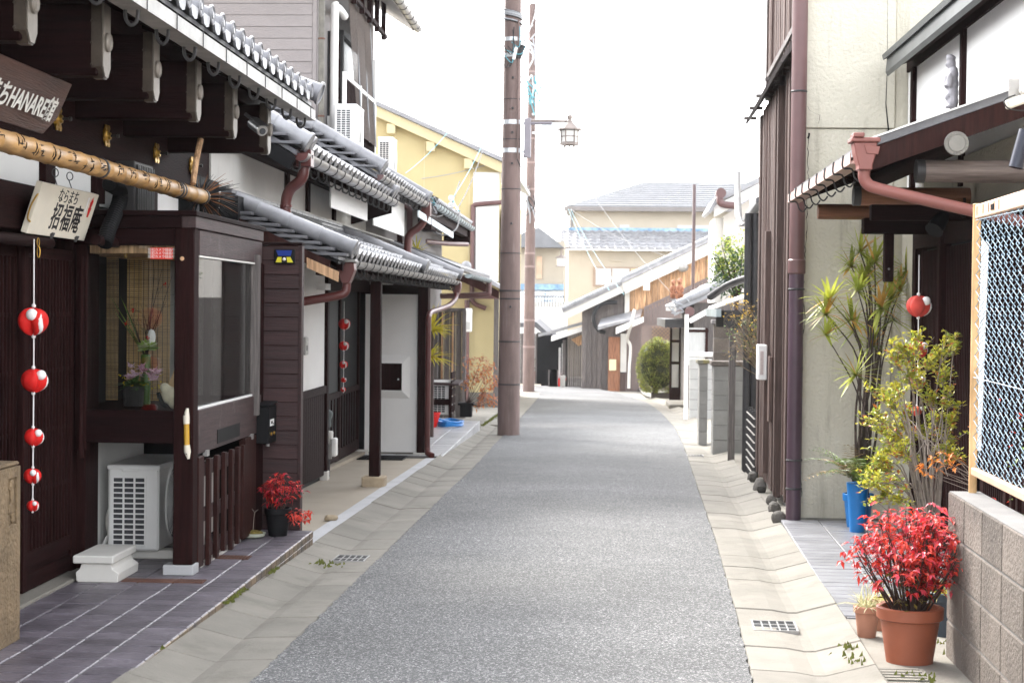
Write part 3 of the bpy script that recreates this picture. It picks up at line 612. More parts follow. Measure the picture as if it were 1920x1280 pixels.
q.prism([ctr+up*z_+Vector((0,y_,0)) for y_,z_ in ((.38,.0),(.405,.0),(.42,.055),(.37,.055))], n_*.0012); q.build('red_mark', M['red'], st_)
MB().prism([ctr+up*z_+Vector((0,y_,0)) for y_,z_ in ((.315,.02),(.335,.02),(.335,.11),(.315,.11))], n_*.001).build('sticker', M['white'], st_)
for yy in (-.12,.30): MB().tube(catmull([ctr-up*.13+Vector((0,yy,0))+n_*.0,ctr-up*.115+Vector((0,yy+.01,0))+n_*.012,ctr-up*.145+Vector((0,yy-.01,0))+n_*.01],3), .008, 6).build('hook', M['iron'], st_)
MB().tube(catmull([(-2.90,8.555,1.86),(-2.905,8.53,1.88),(-2.885,8.52,1.94),(-2.86,8.53,1.99),(-2.86,8.555,2.0)],4), .005, 6).build('handle', M['brass'], st_)
for yy in (8.95,9.2): q = MB(); q.tube([(-2.9+.01*math.cos(a), yy+.022*math.cos(a), 2.14+.022*math.sin(a)) for a in [i*.5236 for i in range(13)]], .003, 5); q.tube([(-2.9,yy-.02,2.12),(-2.87,yy-.05,2.06)], .003, 5); q.build('hanging_ring', M['iron'], st_)
s2, n2 = signboard('plank_sign', 'dark plank signboard with white lettering above the bamboo pole', 5.6,8.12,-2.66,2.25,-2.55,2.50,.04,mat('dark_sign_plank',(.055,.022,.015),.5,.4,3,.35,10,stretch=H_Y),.10)
up2 = Vector((.11,0,.25)).normalized(); put_text('ならまちHANARE館', .125, M['wink'], s2, Vector((-2.60,7.985,2.345))+n2*.004+up2*.005, (0,1,0), up2, align='RIGHT', shear=.12, offset=.0025)
# noren rods with rings
for y0, y1, x, z, lab in ((6,8.97,-2.93,1.765,'dark round curtain rod under the white signboard'),(9.35,10.02,-2.80,1.80,'short dark curtain rod with a ring beside the corrugated duct')):
    t = thing('curtain_rod', (x,y1,z), lab, 'rod'); MB().tube([(x,y0,z),(x,y1-.008,z),(x,y1,z)], [.03,.03,.024], 14).build('rod', M['wood_y'], t, smooth=40)
    q = MB(); yy = y1-.30 if y0 < 7 else y1-.2
    q.tube([(x+.034, yy+.018*math.cos(a), z-.005+.022*math.sin(a)) for a in [i*.5236 for i in range(13)]], .0028, 5); q.tube([(x+.036+.008*math.cos(a), yy, z-.055+.03*math.sin(a)) for a in [i*.5236 for i in range(13)]], .0022, 5); q.build('ring', M['brass'], t)
# corrugated duct, louvre box, stick
du = [atX(px,py,-2.78) for px,py in ((205,345),(224,358),(224,378),(214,405),(203,432),(196,458))]; q = catmull(du, 14)
tag(MB().tube(q, [.040+.006*(i % 2) for i in range(len(q))], 14).build('flexible_duct', M['black'], None), 'black corrugated flexible duct beside the white signboard', 'duct')
t = thing('louvre_box', (-2.9,10.6,2.02), 'black slatted louvre box on the wall behind the bamboo pole', 'vent'); MB().box(-3.0,-2.88,10.42,10.86,1.98,2.33).build('box', M['iron'], t, bevel=.005)
for i in range(10): y = 10.46+i*.04; MB().box(-2.88,-2.865,y,y+.018,1.99,2.31).build('slat', M['iron'], t)
tag(MB().tube([atX(362,345,-2.55),atX(368,300,-2.55),atX(376,262,-2.55)], [.018,.02,.02], 8).build('wooden_stick', M['tan_v'], None), 'pale wooden stick leaning above the brush end of the bamboo pole', 'stick')
# security camera under the eave
cc = atY(484,240,11.35); t = thing('security_camera', cc, 'dark bullet security camera under the shop eave', 'camera'); ax = Vector((.55,-.75,-.38)).normalized()
MB().tube([cc-ax*.11, cc-ax*.10, cc+ax*.06], [.03,.036,.036], 16).build('body', mat('grey_camera',(.10,.10,.10),.35,.1), t, smooth=40)
MB().tube([cc+ax*.055+Vector((0,0,.004)), cc+ax*.075+Vector((0,0,.004))], [.037,.037], 16).build('hood', M['steel'], t, smooth=40)
MB().tube([cc+ax*.06, cc+ax*.078], [.024,.022], 14).build('lens', M['glassd'], t, smooth=40); MB().tube([cc-ax*.05+Vector((0,0,.03)), cc+Vector((-.10,.05,.10))], .012, 8).build('bracket', M['iron'], t)
MB().prism([cc-ax*.10+Vector((-.02,-.025,.04)),cc-ax*.10+Vector((.03,.02,.04)),cc+ax*.10+Vector((.03,.02,.042)),cc+ax*.10+Vector((-.02,-.025,.042))], (0,0,.004)).build('sunshield', M['iron'], t)
# red charm strings
def charm(label, top, balls, redm, seed, tail=True):
    """balls: list of (z, radius)"""
    r = random.Random(seed); t = thing('charm_string', top, label, 'charm', 'strings of red cloth charms'); x, y, z0 = top
    zl = balls[-1][0]; MB().tube([(x,y,z0),(x+.002,y,(z0+zl)/2),(x,y,zl)], .0035, 6).build('string', M['whitec'], t)
    for i, (z, R) in enumerate(balls):
        a0 = r.uniform(-.6,.9)-1.2; nu, nv = 24, 14; q = MB()
        vs = []; fs = []
        for j in range(nv+1):
            ph = math.pi*j/nv
            for k in range(nu):
                th = 2*math.pi*k/nu; d = Vector((math.sin(ph)*math.cos(th), math.sin(ph)*math.sin(th), math.cos(ph)))
                s = abs(math.sin(1.5*(th-a0)))
                rr = R*(.52+.48*min(1, s*1.35)**.7)*(1+.04*math.sin(5*th+i))
                zf = .90 if d.z > 0 else .92; vs.append((x+d.x*rr, y+d.y*rr, z+d.z*rr*zf-(R*.10*max(0,d.z)**6)))
        for j in range(nv):
            for k in range(nu): fs.append((j*nu+k, j*nu+(k+1) % nu, (j+1)*nu+(k+1) % nu, (j+1)*nu+k))
        b = q.add(vs, fs).build('red_ball', redm, t, smooth=80)
        hd = Vector((math.cos(a0+.2), math.sin(a0+.2), .55)).normalized(); MB().ball(Vector((x,y,z))+hd*R*.80, R*.37, 12, 8).build('white_head', M['whitec'], b, smooth=80)
        arc = [Vector((x+math.cos(a0+.9+.15*math.sin(f*3))*R*.90*math.sin(f), y+math.sin(a0+.9+.15*math.sin(f*3))*R*.90*math.sin(f), z+math.cos(f)*R*.86)) for f in [.9+.28*k for k in range(8)]]
        MB().tube(arc, [R*.06,R*.13,R*.18,R*.20,R*.19,R*.16,R*.12,R*.06], 6).build('white_limb', M['whitec'], b, smooth=80)
        for zz in (z+R*.93, z-R*.98): MB().ball((x,y,zz), R*.10+.004, 6, 5).build('knot', M['whitec'], b, smooth=80)
    return t
cx, cy = -2.895, 8.6
zz = lambda py: atY(48,py,cy).z
charm('string of red cloth balls hanging before the lattice doors at left', (cx,cy,zz(448)), [(zz(601),.082),(zz(712),.069),(zz(818),.052),(zz(891),.045),(zz(947),.033)], M['red'], 1)
# carved stone marker post
t = thing('stone_marker', (-2.8,7.66,PZ), 'rough brown carved stone post at the left edge of the photo', 'stone post')
h = atY(38,862,7.8).z; rr = random.Random(2); q = MB()
xs0, xs1, ys0, ys1 = -2.93,-2.672,7.40,atX(38,1000,-2.672).y
q.box(xs0,xs1-.012,ys0,ys1,PZ,h-.02); q.prism([(xs0,ys0,h-.02),(xs1-.002,ys0,h-.02),(xs1-.002,ys1,h-.02),(xs0,ys1,h-.02)], (0,0,.02)); q.build('shaft', M['stone'], t, bevel=.01)
fr = MB(); py0, py1, pz0, pz1 = atX(15,930,-2.672).y, atX(32,930,-2.672).y, h-.285, h-.07; xa, xb = xs1-.0118, xs1
fr.box(xa,xb,ys0,py0,PZ,h-.021); fr.box(xa,xb,py1,ys1,PZ,h-.021); fr.box(xa,xb,py0,py1,PZ,pz0); fr.box(xa,xb,py0,py1,pz1,h-.021); fr.build('face', M['stone'], t, bevel=.002)
q = MB()
for k in range(9): q.ball((xs1-.008, (py0+py1)/2+rr.uniform(-.025,.025), pz0+.02+k*.022), (.010,.026,.016), 8, 6)
me = voxel(q, .006, 2); me.materials.append(M['stone']); link('carving', me, t)
# outdoor unit of the shop's air conditioner
def ac_unit(label, x0, y0, z0, w, d, h, cols, rows, fan=True, name='outdoor_unit'):
    """w along x (the end with the grille, facing the camera), d along y, fan on the +x side"""
    t = thing(name, (x0+w/2,y0+d/2,z0), label, 'air conditioner'); MB().box(x0,x0+w,y0,y0+d,z0,z0+h).build('casing', M['white'], t, bevel=.012)
    gx0, gx1, gz0, gz1 = x0+w*.10, x0+w*.74, z0+h*.07, z0+h*.86
    MB().box(gx0,gx1,y0-.002,y0+.002,gz0,gz1).build('coil', mat('coil_'+name,(.05,.05,.055),.5,.4,60) if 'coil' not in M else M['coil'], t)
    M.setdefault('coil', bpy.data.materials.get('coil_'+name))
    bw = .0052*w/.3
    for i in range(cols+1): x = gx0+(gx1-gx0)*i/cols; MB().box(x-bw,x+bw,y0-.010,y0-.0025,gz0-bw,gz1+bw).build('grille_bar', M['white'], t)
    for i in range(rows+1): z = gz0+(gz1-gz0)*i/rows; MB().box(gx0-bw,gx1+bw,y0-.009,y0-.0022,z-bw*.75,z+bw*.75).build('grille_bar', M['white'], t)
    MB().box(x0+w*.28,x0+w*.62,y0-.012,y0,z0+h*.925,z0+h*.965).build('handle', M['white'], t, bevel=.005)
    MB().box(x0-.006,x0+w+.006,y0-.006,y0+d+.006,z0+h-.03,z0+h+.002).build('lid', M['white'], t, bevel=.008)
    if fan:
        yc, zc, R = y0+d*.5, z0+h*.5, min(h*.44, d*.42)
        MB().lathe([(0,.002),(R,.002),(R+.012,.010),(R+.02,.001)], (x0+w,yc,zc), 28, 'x', cap=False).build('fan_ring', M['white'], t, smooth=30)
        MB().lathe([(0,.003),(R*.98,.003)], (x0+w,yc,zc), 28, 'x', cap=False).build('fan_opening', M['coil'], t)
        q = MB()
        for k in range(1, 15): rr_ = R*k/14; q.tube([(x0+w+.014*(1-(rr_/R)**2)+.006, yc+rr_*math.cos(a), zc+rr_*math.sin(a)) for a in [i*math.pi/12 for i in range(25)]], .0028, 4, cap=False)
        for k in range(12): a = k*math.pi/6; q.tube([(x0+w+.02,yc,zc),(x0+w+.006,yc+R*math.cos(a),zc+R*math.sin(a))], .0028, 4)
        q.build('fan_guard', M['white'], t)
    return t
za = PZ+.055; ha = atY(250,872,10.25).z-za
t = ac_unit('white outdoor unit standing in the cavity under the show window', -2.985,10.25,za,.315,.78,ha,3,13)
for y in (10.30,10.85): MB().box(-2.87,-2.55,y,y+.12,PZ,PZ+.055).build('foot_block', M['dirtywhite'], t, bevel=.006)
MB().ball((-3.0,10.42,.10), (.04,.10,.11), 12, 8).build('valve_cover', M['dirtywhite'], t, smooth=True)
MB().tube(catmull([(-3.02,10.4,.02),(-3.03,10.33,-.03),(-3.02,10.22,-.06),(-2.98,10.2,-.05)],4), .012, 8).build('hose', M['white'], t, smooth=True)
t = thing('concrete_step_block', (-2.8,9.5,PZ), 'two stacked pale concrete blocks in front of the outdoor unit', 'block')
q = [(-2.915,PZ+.008),(-2.905,PZ),(-2.68,PZ),(-2.675,PZ+.05),(-2.71,PZ+.075),(-2.72,PZ+.105),(-2.885,PZ+.105),(-2.895,PZ+.075),(-2.918,PZ+.055)]
MB().prism([(x,9.40,z) for x,z in q], (0,.42,0)).build('lower_block', M['dirtywhite'], t, bevel=.003); MB().box(-2.93,-2.70,9.38,9.86,PZ+.106,PZ+.15).build('top_slab', M['dirtywhite'], t, bevel=.006)
# pipe running down inside the cavity edge, dark cylinder on the jamb
tag(MB().tube([(-2.975,9.665,1.72),(-2.975,9.665,.66),(-2.975,9.665,.56)], [.012,.012,.022], 10).build('drain_pipe', M['wood_v'], None, smooth=True), 'thin brown drain pipe on the left edge of the show window', 'pipe')
# bamboo scoop hung on the corner post
t = thing('bamboo_whistle', (-2.365,9.68,.6), 'yellow bamboo piece with pale carved ends hung on the corner post', 'ornament')
zt, zb = atY(341,765,9.68).z, atY(341,860,9.68).z
MB().tube([(-2.362,9.685,zb+.08),(-2.365,9.685,zt-.09)], .016, 12).build('tube', mat('yellow_bamboo',(.58,.32,.035),.4,.2,5), t, smooth=True)
MB().tube([(-2.365,9.685,zt-.09),(-2.366,9.685,zt-.05),(-2.36,9.685,zt)], [.018,.019,.008], 12).build('carved_end', M['signw'], t, smooth=True); MB().tube([(-2.362,9.685,zb+.08),(-2.358,9.685,zb+.04),(-2.352,9.685,zb)], [.018,.02,.007], 12).build('carved_end', M['signw'], t, smooth=True)
q = MB().ball((-2.372,9.667,zt-.035), .004, 6, 4); q.ball((-2.36,9.667,zb+.03), .004, 6, 4); q.build('dot', M['black'], t)
# notice on the glass
a, b = atY(282,464,9.724), atY(324,486,9.724)
t = thing('red_notice', ((a.x+b.x)/2,9.724,b.z), 'small red and white notice stuck on the show window glass', 'sticker'); MB().box(a.x,b.x,9.7245,9.727,b.z,a.z).build('sheet', mat('notice_red',(.70,.05,.03),.4,.05), t)
hgt = a.z-b.z
for i in range(3): put_text('防犯カメラ録画中', hgt*.30, M['white'], t, ((a.x+b.x)/2, 9.7238, a.z-hgt*(.2+.3*i)), (1,0,0), (0,0,1), extrude=.0003)
# solar lamp, letter box and poster on the wing wall
a, b = atY(514,467,WY-.03), atY(553,495,WY-.03)
t = thing('solar_lamp', ((a.x+b.x)/2,WY-.03,b.z), 'black solar wall lamp with blue panel and yellow reflectors', 'lamp'); w_, h_ = b.x-a.x, a.z-b.z
MB().box(a.x,b.x,WY-.035,WY-.012,b.z,a.z).build('housing', M['black'], t, bevel=.006)
def trap(z0, z1, x0, x1, x2, x3, m, nm, y=WY-.0365): MB().prism([(a.x+w_*x0,y,b.z+h_*z0),(a.x+w_*x1,y,b.z+h_*z0),(a.x+w_*x3,y-.012,b.z+h_*z1),(a.x+w_*x2,y-.012,b.z+h_*z1)], (0,.004,0)).build(nm, m, t)
trap(.55,.92,.2,.8,.12,.88,mat('solar_cell',(.02,.05,.28),.25,.1),'solar_panel'); trap(.10,.46,.08,.36,.2,.38,mat('yellow_reflector',(.75,.68,.05),.3,.1),'reflector'); trap(.10,.46,.64,.92,.62,.8,bpy.data.materials['yellow_reflector'],'reflector')
MB().ball(((a.x+b.x)/2,WY-.042,b.z+h_*.32), (.012,.01,.012), 10, 8).build('sensor', M['whitec'], t, smooth=True)
t = thing('letter_box', (-2.3,11.6,.5), 'black metal letter box on the board wall above the red potted plant', 'letter box')
zt, zb = atY(490,762,11.5).z, atY(490,832,11.5).z
MB().box(-2.385,-2.24,11.5,11.763,zb,zt).build('box', M['black'], t, bevel=.006); MB().prism([(-2.39,11.49,zt+.002),(-2.23,11.49,zt+.002),(-2.23,11.763,zt+.018),(-2.39,11.763,zt+.018)], (0,0,.008)).build('lid', M['black'], t, bevel=.003)
MB().box(-2.239,-2.236,11.53,11.66,zb+.12,zb+.165).build('label_plate', M['white'], t); q = MB(); q.box(-2.235,-2.2345,11.55,11.60,zb+.135,zb+.152); q.box(-2.235,-2.2345,11.615,11.645,zb+.128,zb+.136); q.build('label_mark', M['ink'], t)
for y in (11.56,11.66): MB().lathe([(.012,0),(.012,.008),(0,.009)], (-2.238,y,zb+.065), 12, 'x').build('lock', M['brass'], t)
MB().lathe([(.012,0),(.012,.02),(0,.022)], (-2.26,11.56,zb-.02), 10, 'z').build('lock', M['steel'], t)
a, b = atY(463,838,WY-.022), atY(478,900,WY-.022)
t = thing('purple_poster', (a.x,WY-.02,b.z), 'narrow pink and purple poster below the letter box', 'poster'); q = MB().box(b.x-.085,b.x,WY-.021,WY-.018,b.z,a.z)
pm = mat('poster_paper',(.42,.12,.30),.6,.1,2,col2=(.62,.36,.62)); q.build('sheet', pm, t); put_text('当', .06, M['whitec'], t, (b.x-.045,WY-.0215,a.z-.055), (1,0,0), (0,0,1), extrude=.0004)
# potted red nandina + moss dish on the step
t = thing('red_potted_plant', (-2.16,11.45,PZ), 'small red leaved plant in a black pot on the shop step', 'plant'); pot(t, (-2.165,11.45,PZ), .088, .062, .19, M['black'], .012)
nandina(t, (-2.165,11.45,PZ+.17), .15, .27, 26, 7, .042, ((M['nan_dk'],5),(M['nan_red'],2)), 11, lean=(.035,0)); rr = random.Random(3); q = MB()
for i in range(70): p = Vector((-2.09+rr.random()*.16, 11.4+rr.uniform(-.05,.05), PZ+.17-.35*(rr.random()*.16)+rr.uniform(-.03,.03))); leaf(q, p, rdir(rr,-.8,.1), .04, .018, rr, .3)
stuff(q.build('leaves', M['nan_red'], t))
t = thing('moss_dish', (-2.31,11.33,PZ), 'shallow pale dish with moss and a bare twig beside the black pot', 'plant'); MB().lathe([(.05,0),(.078,.012),(.086,.034),(.082,.034),(.07,.02)], (-2.31,11.33,PZ), 24, cap=False).build('dish', mat('celadon',(.45,.47,.38),.4,.1), t, smooth=40)
MB().ball((-2.31,11.33,PZ+.026), (.072,.072,.026), 16, 8).build('moss', mat('brown_moss',(.13,.10,.02),.95,.5,40,.8,60), t, smooth=True)
q = MB(); q.tube([(-2.31,11.33,PZ+.04),(-2.305,11.33,PZ+.13),(-2.30,11.33,PZ+.17)], [.003,.002,.002], 5); q.tube([(-2.30,11.33,PZ+.17),(-2.33,11.33,PZ+.21)], .0015, 4); q.tube([(-2.30,11.33,PZ+.17),(-2.275,11.33,PZ+.19)], .0015, 4); q.build('twig', M['twig'], t)
# display inside the window
t = thing('bamboo_vase', (-2.765,10.28,SZ), 'green bamboo vase with long leaf, bare twigs and red blossoms in the show window', 'vase'); MB().lathe([(.030,0),(.030,.30),(.026,.305),(.026,.28)], (-2.765,10.28,SZ), 16, cap=False).build('vase', mat('green_bamboo',(.055,.11,.018),.4,.3,5), t, smooth=40)
rr = random.Random(8); q = MB()
for d, l in (((-.55,0,1),.46),((-.42,.1,1),.42),((-.62,-.05,1),.38)): blade(q, (-2.765,10.28,SZ+.28), d, l, .045, .15, rr, 5)
q.build('long_leaf', M['leaf_g'], t); q = MB(); fl = MB()
for i in range(11):
    d = Vector((rr.uniform(-.35,.5), rr.uniform(-.3,.3), 1)).normalized(); L = rr.uniform(.25,.6); b = Vector((-2.765,10.28,SZ+.28)); e = b+d*L; q.tube([b, b.lerp(e,.5)+Vector((rr.uniform(-.03,.03),0,0)), e], [.004,.003,.001], 4)
    for k in range(2): f = b.lerp(e, rr.uniform(.5,1)); q.tube([f, f+rdir(rr,0,1)*.1], .001, 3)
for px,py in ((236,607),(250,582),(309,534),(277,635)):
    c = atY(px,py,10.2)
    for k in range(9): leaf(fl, c+rdir(rr)*.006, rdir(rr), .016, .012, rr)
q.build('twig', M['stem'], t); fl.build('red_blossom', M['red'], t)
q = MB(); q2 = MB()
for i in range(150):
    c = atY(278,655,10.25); d = rdir(rr,-.2,1); (q if i % 3 else q2).add([], []) ; leaf(q if i % 3 else q2, c+d*.03*rr.random(), d, .05, .03, rr)
q.build('kale_leaf', mat('kale_green',(.36,.50,.12),.5,.3,20,trans=.3), t); q2.build('kale_leaf', mat('kale_cream',(.62,.66,.40),.5,.2,20,trans=.3), t); b = atY(284,632,10.25); MB().ball(b, (.026,.02,.05), 10, 8).build('kale_head', M['whitec'], t, smooth=True)
t = thing('flower_basket', (-2.775,10.05,SZ), 'black wicker pot of pink and yellow flowers in the show window', 'flowers')
q = MB(); 
for k in range(14): z = SZ+.004+k*.0085; q.lathe([(.055+.0006*k,0),(.0595+.0006*k,.004),(.055+.0006*k,.0082)], (-2.775,10.05,z), 18, cap=False)
q.build('wicker_pot', M['iron'], t); MB().lathe([(0,.09),(.056,.09)], (-2.775,10.05,SZ), 16, cap=False).build('soil', M['soil'], t)
q = MB(); q2 = MB(); q3 = MB()
for i in range(46): leaf(q, (-2.775,10.05,SZ+.12), rdir(rr,-.1,.8), rr.uniform(.06,.13), .045, rr, .2)
for i in range(16):
    c = Vector((-2.75+rr.uniform(-.06,.13), 10.05+rr.uniform(-.06,.04), SZ+.18+rr.uniform(-.02,.05)))
    for k in range(7): leaf(q2, c, rdir(rr,-.2,.9), .045, .024, rr)
for i in range(34): c = Vector((-2.77+rr.uniform(-.09,.17), 10.03+rr.uniform(-.06,.06), SZ+.15+rr.uniform(-.04,.05))); leaf(q3, c, rdir(rr), .016, .012, rr); leaf(q3, c, rdir(rr), .016, .012, rr)
q.build('leaves', mat('dark_green_leaf',(.05,.11,.025),.4,.3,15,trans=.2), t); q2.build('pink_petals', mat('pink_petal',(.66,.36,.50),.5,.2,20,trans=.3,col2=(.75,.55,.66)), t); q3.build('yellow_petals', mat('yellow_petal',(.75,.55,.03),.5,.1,10,trans=.3), t)
t = thing('display_cards', (-2.53,10.1,SZ), 'wooden picture cards leaning beside a pale cloth doll in the show window', 'ornament')
q = MB(); q.cbox((-2.565,10.2,SZ+.12), (.075,.006,.20), Euler((-.2,.32,0))); q.build('card', mat('pale_cedar',(.55,.36,.19),.6,.2,4,stretch=(14,1,1)), t); q = MB(); q.cbox((-2.515,10.25,SZ+.13), (.05,.006,.20), Euler((-.2,.22,0))); q.build('card', M['tan_v'], t)
q = MB(); q.ball((-2.54,9.98,SZ+.075), (.05,.04,.055), 12, 8); q.ball((-2.50,9.97,SZ+.03), (.045,.04,.04), 12, 8); q.ball((-2.565,9.97,SZ+.12), (.03,.03,.03), 10, 8); me = voxel(q, .008, 3); me.materials.append(mat('cream_doll',(.66,.58,.44),.7,.15,20)); link('doll', me, t)
MB().tube(catmull([(-2.60,9.95,SZ+.09),(-2.57,9.935,SZ+.03),(-2.54,9.93,SZ+.01)],4), [.012]*8+[.008], 6).build('sash', M['black'], t, smooth=True)
# ------------------------------------------------------------------ tiled roofs and gutters
def pan_tile(A, U, w, ln, drop, m, name):
    """one S-shaped pantile in the frame A (along the eave), U (up the slope)"""
    A, U = Vector(A), Vector(U); N = A.cross(U); N = N if N.z > 0 else -N; q = MB(); n = 8
    def prof(t): return .021*math.cos(2*math.pi*t)+.004*math.cos(4*math.pi*t)
    f, b, lo = [], [], []
    for i in range(n+1):
        t = i/n; p = A*(t-.5)*w; h = prof(t); f.append(p+N*(h+.034)); b.append(p+U*ln+N*(h+.008)); d = drop*(.35+.65*abs(math.sin(math.pi*t))) if drop else .020; lo.append(p+N*(h+.034-d)+U*.004)
    q.v = [tuple(v) for v in f+b+lo]; k = n+1
    for i in range(n): q.f += [(i,i+1,k+i+1,k+i), (i,2*k+i,2*k+i+1,i+1)]
    me = q.mesh(name, smooth=50); me.materials.append(m); return me
def kawara(roof, o, A, U, ncol, nrow, m, w=.265, ln=.24, drop=.07, over=.03):
    o, A, U = Vector(o), Vector(A).normalized(), Vector(U).normalized(); e = pan_tile(A, U, w, ln+over, drop, m, 'eave_tile'); t = pan_tile(A, U, w, ln+over, 0, m, 'roof_tile')
    for r_ in range(nrow):
        for c in range(ncol): link('eave_tile' if r_ == 0 else 'roof_tile', e if r_ == 0 else t, roof, o+A*(c+.5)*w+U*(r_*ln)+Vector((0,0,rnd.uniform(-.002,.002))))
def roll_row(roof, a, b, r, m, ln=.30, end=True, name='roll_tile'):
    a, b = Vector(a), Vector(b); n = max(1, round((b-a).length/ln)); d = (b-a)/n
    q = MB().tube([-d*.0, d*.98, d*1.06], [r*1.06, r, r*.96], 14); me = q.mesh(name, smooth=40); me.materials.append(m)
    for i in range(n): link(name, me, roof, a+d*i)
    if end:
        u = (a-b).normalized(); MB().tube([a+u*.0,a+u*.03,a+u*.032,a+u*.022],[r*1.15,r*1.18,r*.85,r*.75],18).build('roll_end', m, roof, smooth=35)
def verge_slabs(roof, a, U, n, step, m, y, ln=.32, th=.024, hgt=.05):
    U = Vector(U); q = MB().box(-.02,ln,-.09,.03,-th,0); me = q.mesh('verge_tile', bevel=.003); me.materials.append(m)
    for i in range(n):
        p = Vector(a)+U*step*i; s = 1 if U.x < 0 else -1; o = link('verge_tile', me, roof, (p.x-ln*.9*s*.0-ln*.5, y, p.z), (0, math.radians(2)*s, 0))
def round_gutter(par, x, z, y0, y1, r, m, strap=.46, hooks=True, capm=None, sgn=1):
    n = 10; pr = [(x+r*math.cos(math.pi+math.pi*k/n), z+r*math.sin(math.pi+math.pi*k/n)) for k in range(n+1)]; ri = r*.90
    pr += [(x+ri*math.cos(2*math.pi-math.pi*k/n), z+ri*math.sin(2*math.pi-math.pi*k/n)) for k in range(n+1)]
    g = MB().prism([(a,y0,b) for a,b in pr], (0,y1-y0,0)).build('gutter', m, par, smooth=30)
    e = MB().prism([(x+r*math.cos(math.pi+math.pi*k/n),y0-.004,z+r*math.sin(math.pi+math.pi*k/n)) for k in range(n+1)], (0,.006,0)); e.build('gutter_end', capm or m, g)
    y = y0+.2
    while y < y1:
        MB().tube([(x+r*1.04*math.cos(a), y, z+r*1.04*math.sin(a)) for a in [math.pi+math.pi*k/8 for k in range(9)]], .006, 5).build('strap', M['iron'], g)
        if hooks: MB().tube([(x-.02*sgn,y-.10,z-r),(x-.02*sgn,y-.10,z-r-.05),(x-.045*sgn,y-.10,z-r-.075),(x-.08*sgn,y-.10,z-r-.06),(x-.09*sgn,y-.10,z-r+.0)], .009, 6).build('hook', M['iron'], g, smooth=True)
        y += strap
    return g
# ------------------------------------------------------------------ white plastered house with porch (left, middle)
house2 = thing('porch_house', (-2.9,17,gz(17)), 'white plastered house with dark posts, porch and low silver tiled roofs', 'house')
def P2(name, m, mb, par=None, **k): return mb.build(name, m, par if par is not None else house2, **k)
fz = lambda y: gz(y)+.03
P2('wall', M['black'], MB().box(-6,-3.30,13.25,24,-.9,2.6)); P2('wall', M['black'], MB().box(-3.3,-2.98,12.4,13.2,-.5,2.4)); P2('wall', M['black'], MB().box(-3.30,-2.84,13.25,17.3,-.6,2.3))
P2('plaster_wall', M['plaster'], MB().box(-2.84,-2.80,11.9,17.26,.60,1.85)); P2('rail', M['wood_y'], MB().box(-2.83,-2.775,11.9,17.28,.555,.635), bevel=.004)
for i in range(44): y = 11.95+i*.121; P2('wainscot_board', M['wood_v'], MB().box(-2.825,-2.795,y,y+.115,fz(y)+.05,.555), bevel=.003)
P2('corner_post', M['wood_v'], MB().box(-2.86,-2.77,17.29,17.40,fz(17.3),1.85), bevel=.005)
P2('post_footing', M['dirtywhite'], MB().box(-2.85,-2.76,17.28,17.41,fz(17.3)-.02,fz(17.3)+.09), bevel=.006)
# sliding doors
for y0, y1, x in ((17.45,19.5,-2.99),(19.4,21.3,-3.03)):
    d = P2('door', M['black'], MB().box(x-.02,x,y0,y1,fz(y0)+.02,1.75)); zb = fz(y0)+.06
    for a in (y0,y1-.09): P2('stile', M['wood_v'], MB().box(x,x+.025,a,a+.09,zb-.03,1.75), d, bevel=.003)
    for z0, z1 in ((zb-.03,zb+.10),(.40,.47),(1.68,1.75)): P2('rail', M['wood_y'], MB().box(x,x+.022,y0+.09,y1-.09,z0,z1), d)
    for i in range(9): y = y0+.14+i*(y1-y0-.28)/8; P2('batten', M['wood_v'], MB().box(x,x+.016,y-.015,y+.015,zb+.1,.40), d)
P2('threshold', M['concl'], MB().prism([(-3.06,17.42,fz(17.4)-.1),(-2.93,17.42,fz(17.4)-.1),(-2.93,17.42,fz(17.4)+.035),(-3.06,17.42,fz(17.4)+.035)], (0,3.9,-.082)))
# white wall facing the lane's near end, with letter recess
WY2 = 21.42; wz0 = fz(WY2)+.03
P2('white_wall', M['plaster'], MB().box(-2.955,-2.29,WY2,WY2+.15,wz0,1.72)); P2('wall_base', M['conc'], MB().box(-2.95,-2.29,WY2+.01,WY2+.14,wz0-.12,wz0-.002)); P2('wall_footing', M['dirtywhite'], MB().box(-3.06,-2.90,WY2-.10,WY2+.0,wz0-.09,wz0+.03), bevel=.006)
P2('recess_shade', M['black'], MB().box(-3.2,-2.957,WY2-.02,WY2+.1,wz0-.1,1.8))  # black box paints the shade of the recess beside the white wall
lr = P2('letter_recess', M['wood_v'], MB().box(-2.77,-2.475,WY2-.012,WY2-.002,.385,.738))
X0, X1, Z0, Z1, x0, x1, z0, z1 = -2.87,-2.385,.29,.835,-2.77,-2.475,.385,.738; yo, yi = WY2-.004, WY2-.06
for pts in ([(X0,yo,Z0),(X1,yo,Z0),(x1,yi,z0),(x0,yi,z0)],[(X1,yo,Z0),(X1,yo,Z1),(x1,yi,z1),(x1,yi,z0)],[(X1,yo,Z1),(X0,yo,Z1),(x0,yi,z1),(x1,yi,z1)],[(X0,yo,Z1),(X0,yo,Z0),(x0,yi,z0),(x0,yi,z1)]): P2('bevelled_frame', M['plaster'], MB().prism(pts, (0,.004,0)), lr)
for a,b,c,d_ in ((x0,x0+.006,z0,z1),(x1-.006,x1,z0,z1),(x0,x1,z0,z0+.006),(x0,x1,z1-.006,z1)): P2('reveal', M['plaster'], MB().box(a,b,yi,WY2-.013,c,d_), lr)
P2('knob', M['white'], MB().ball((-2.53,WY2-.02,.53), .012, 8, 6), lr, smooth=True)
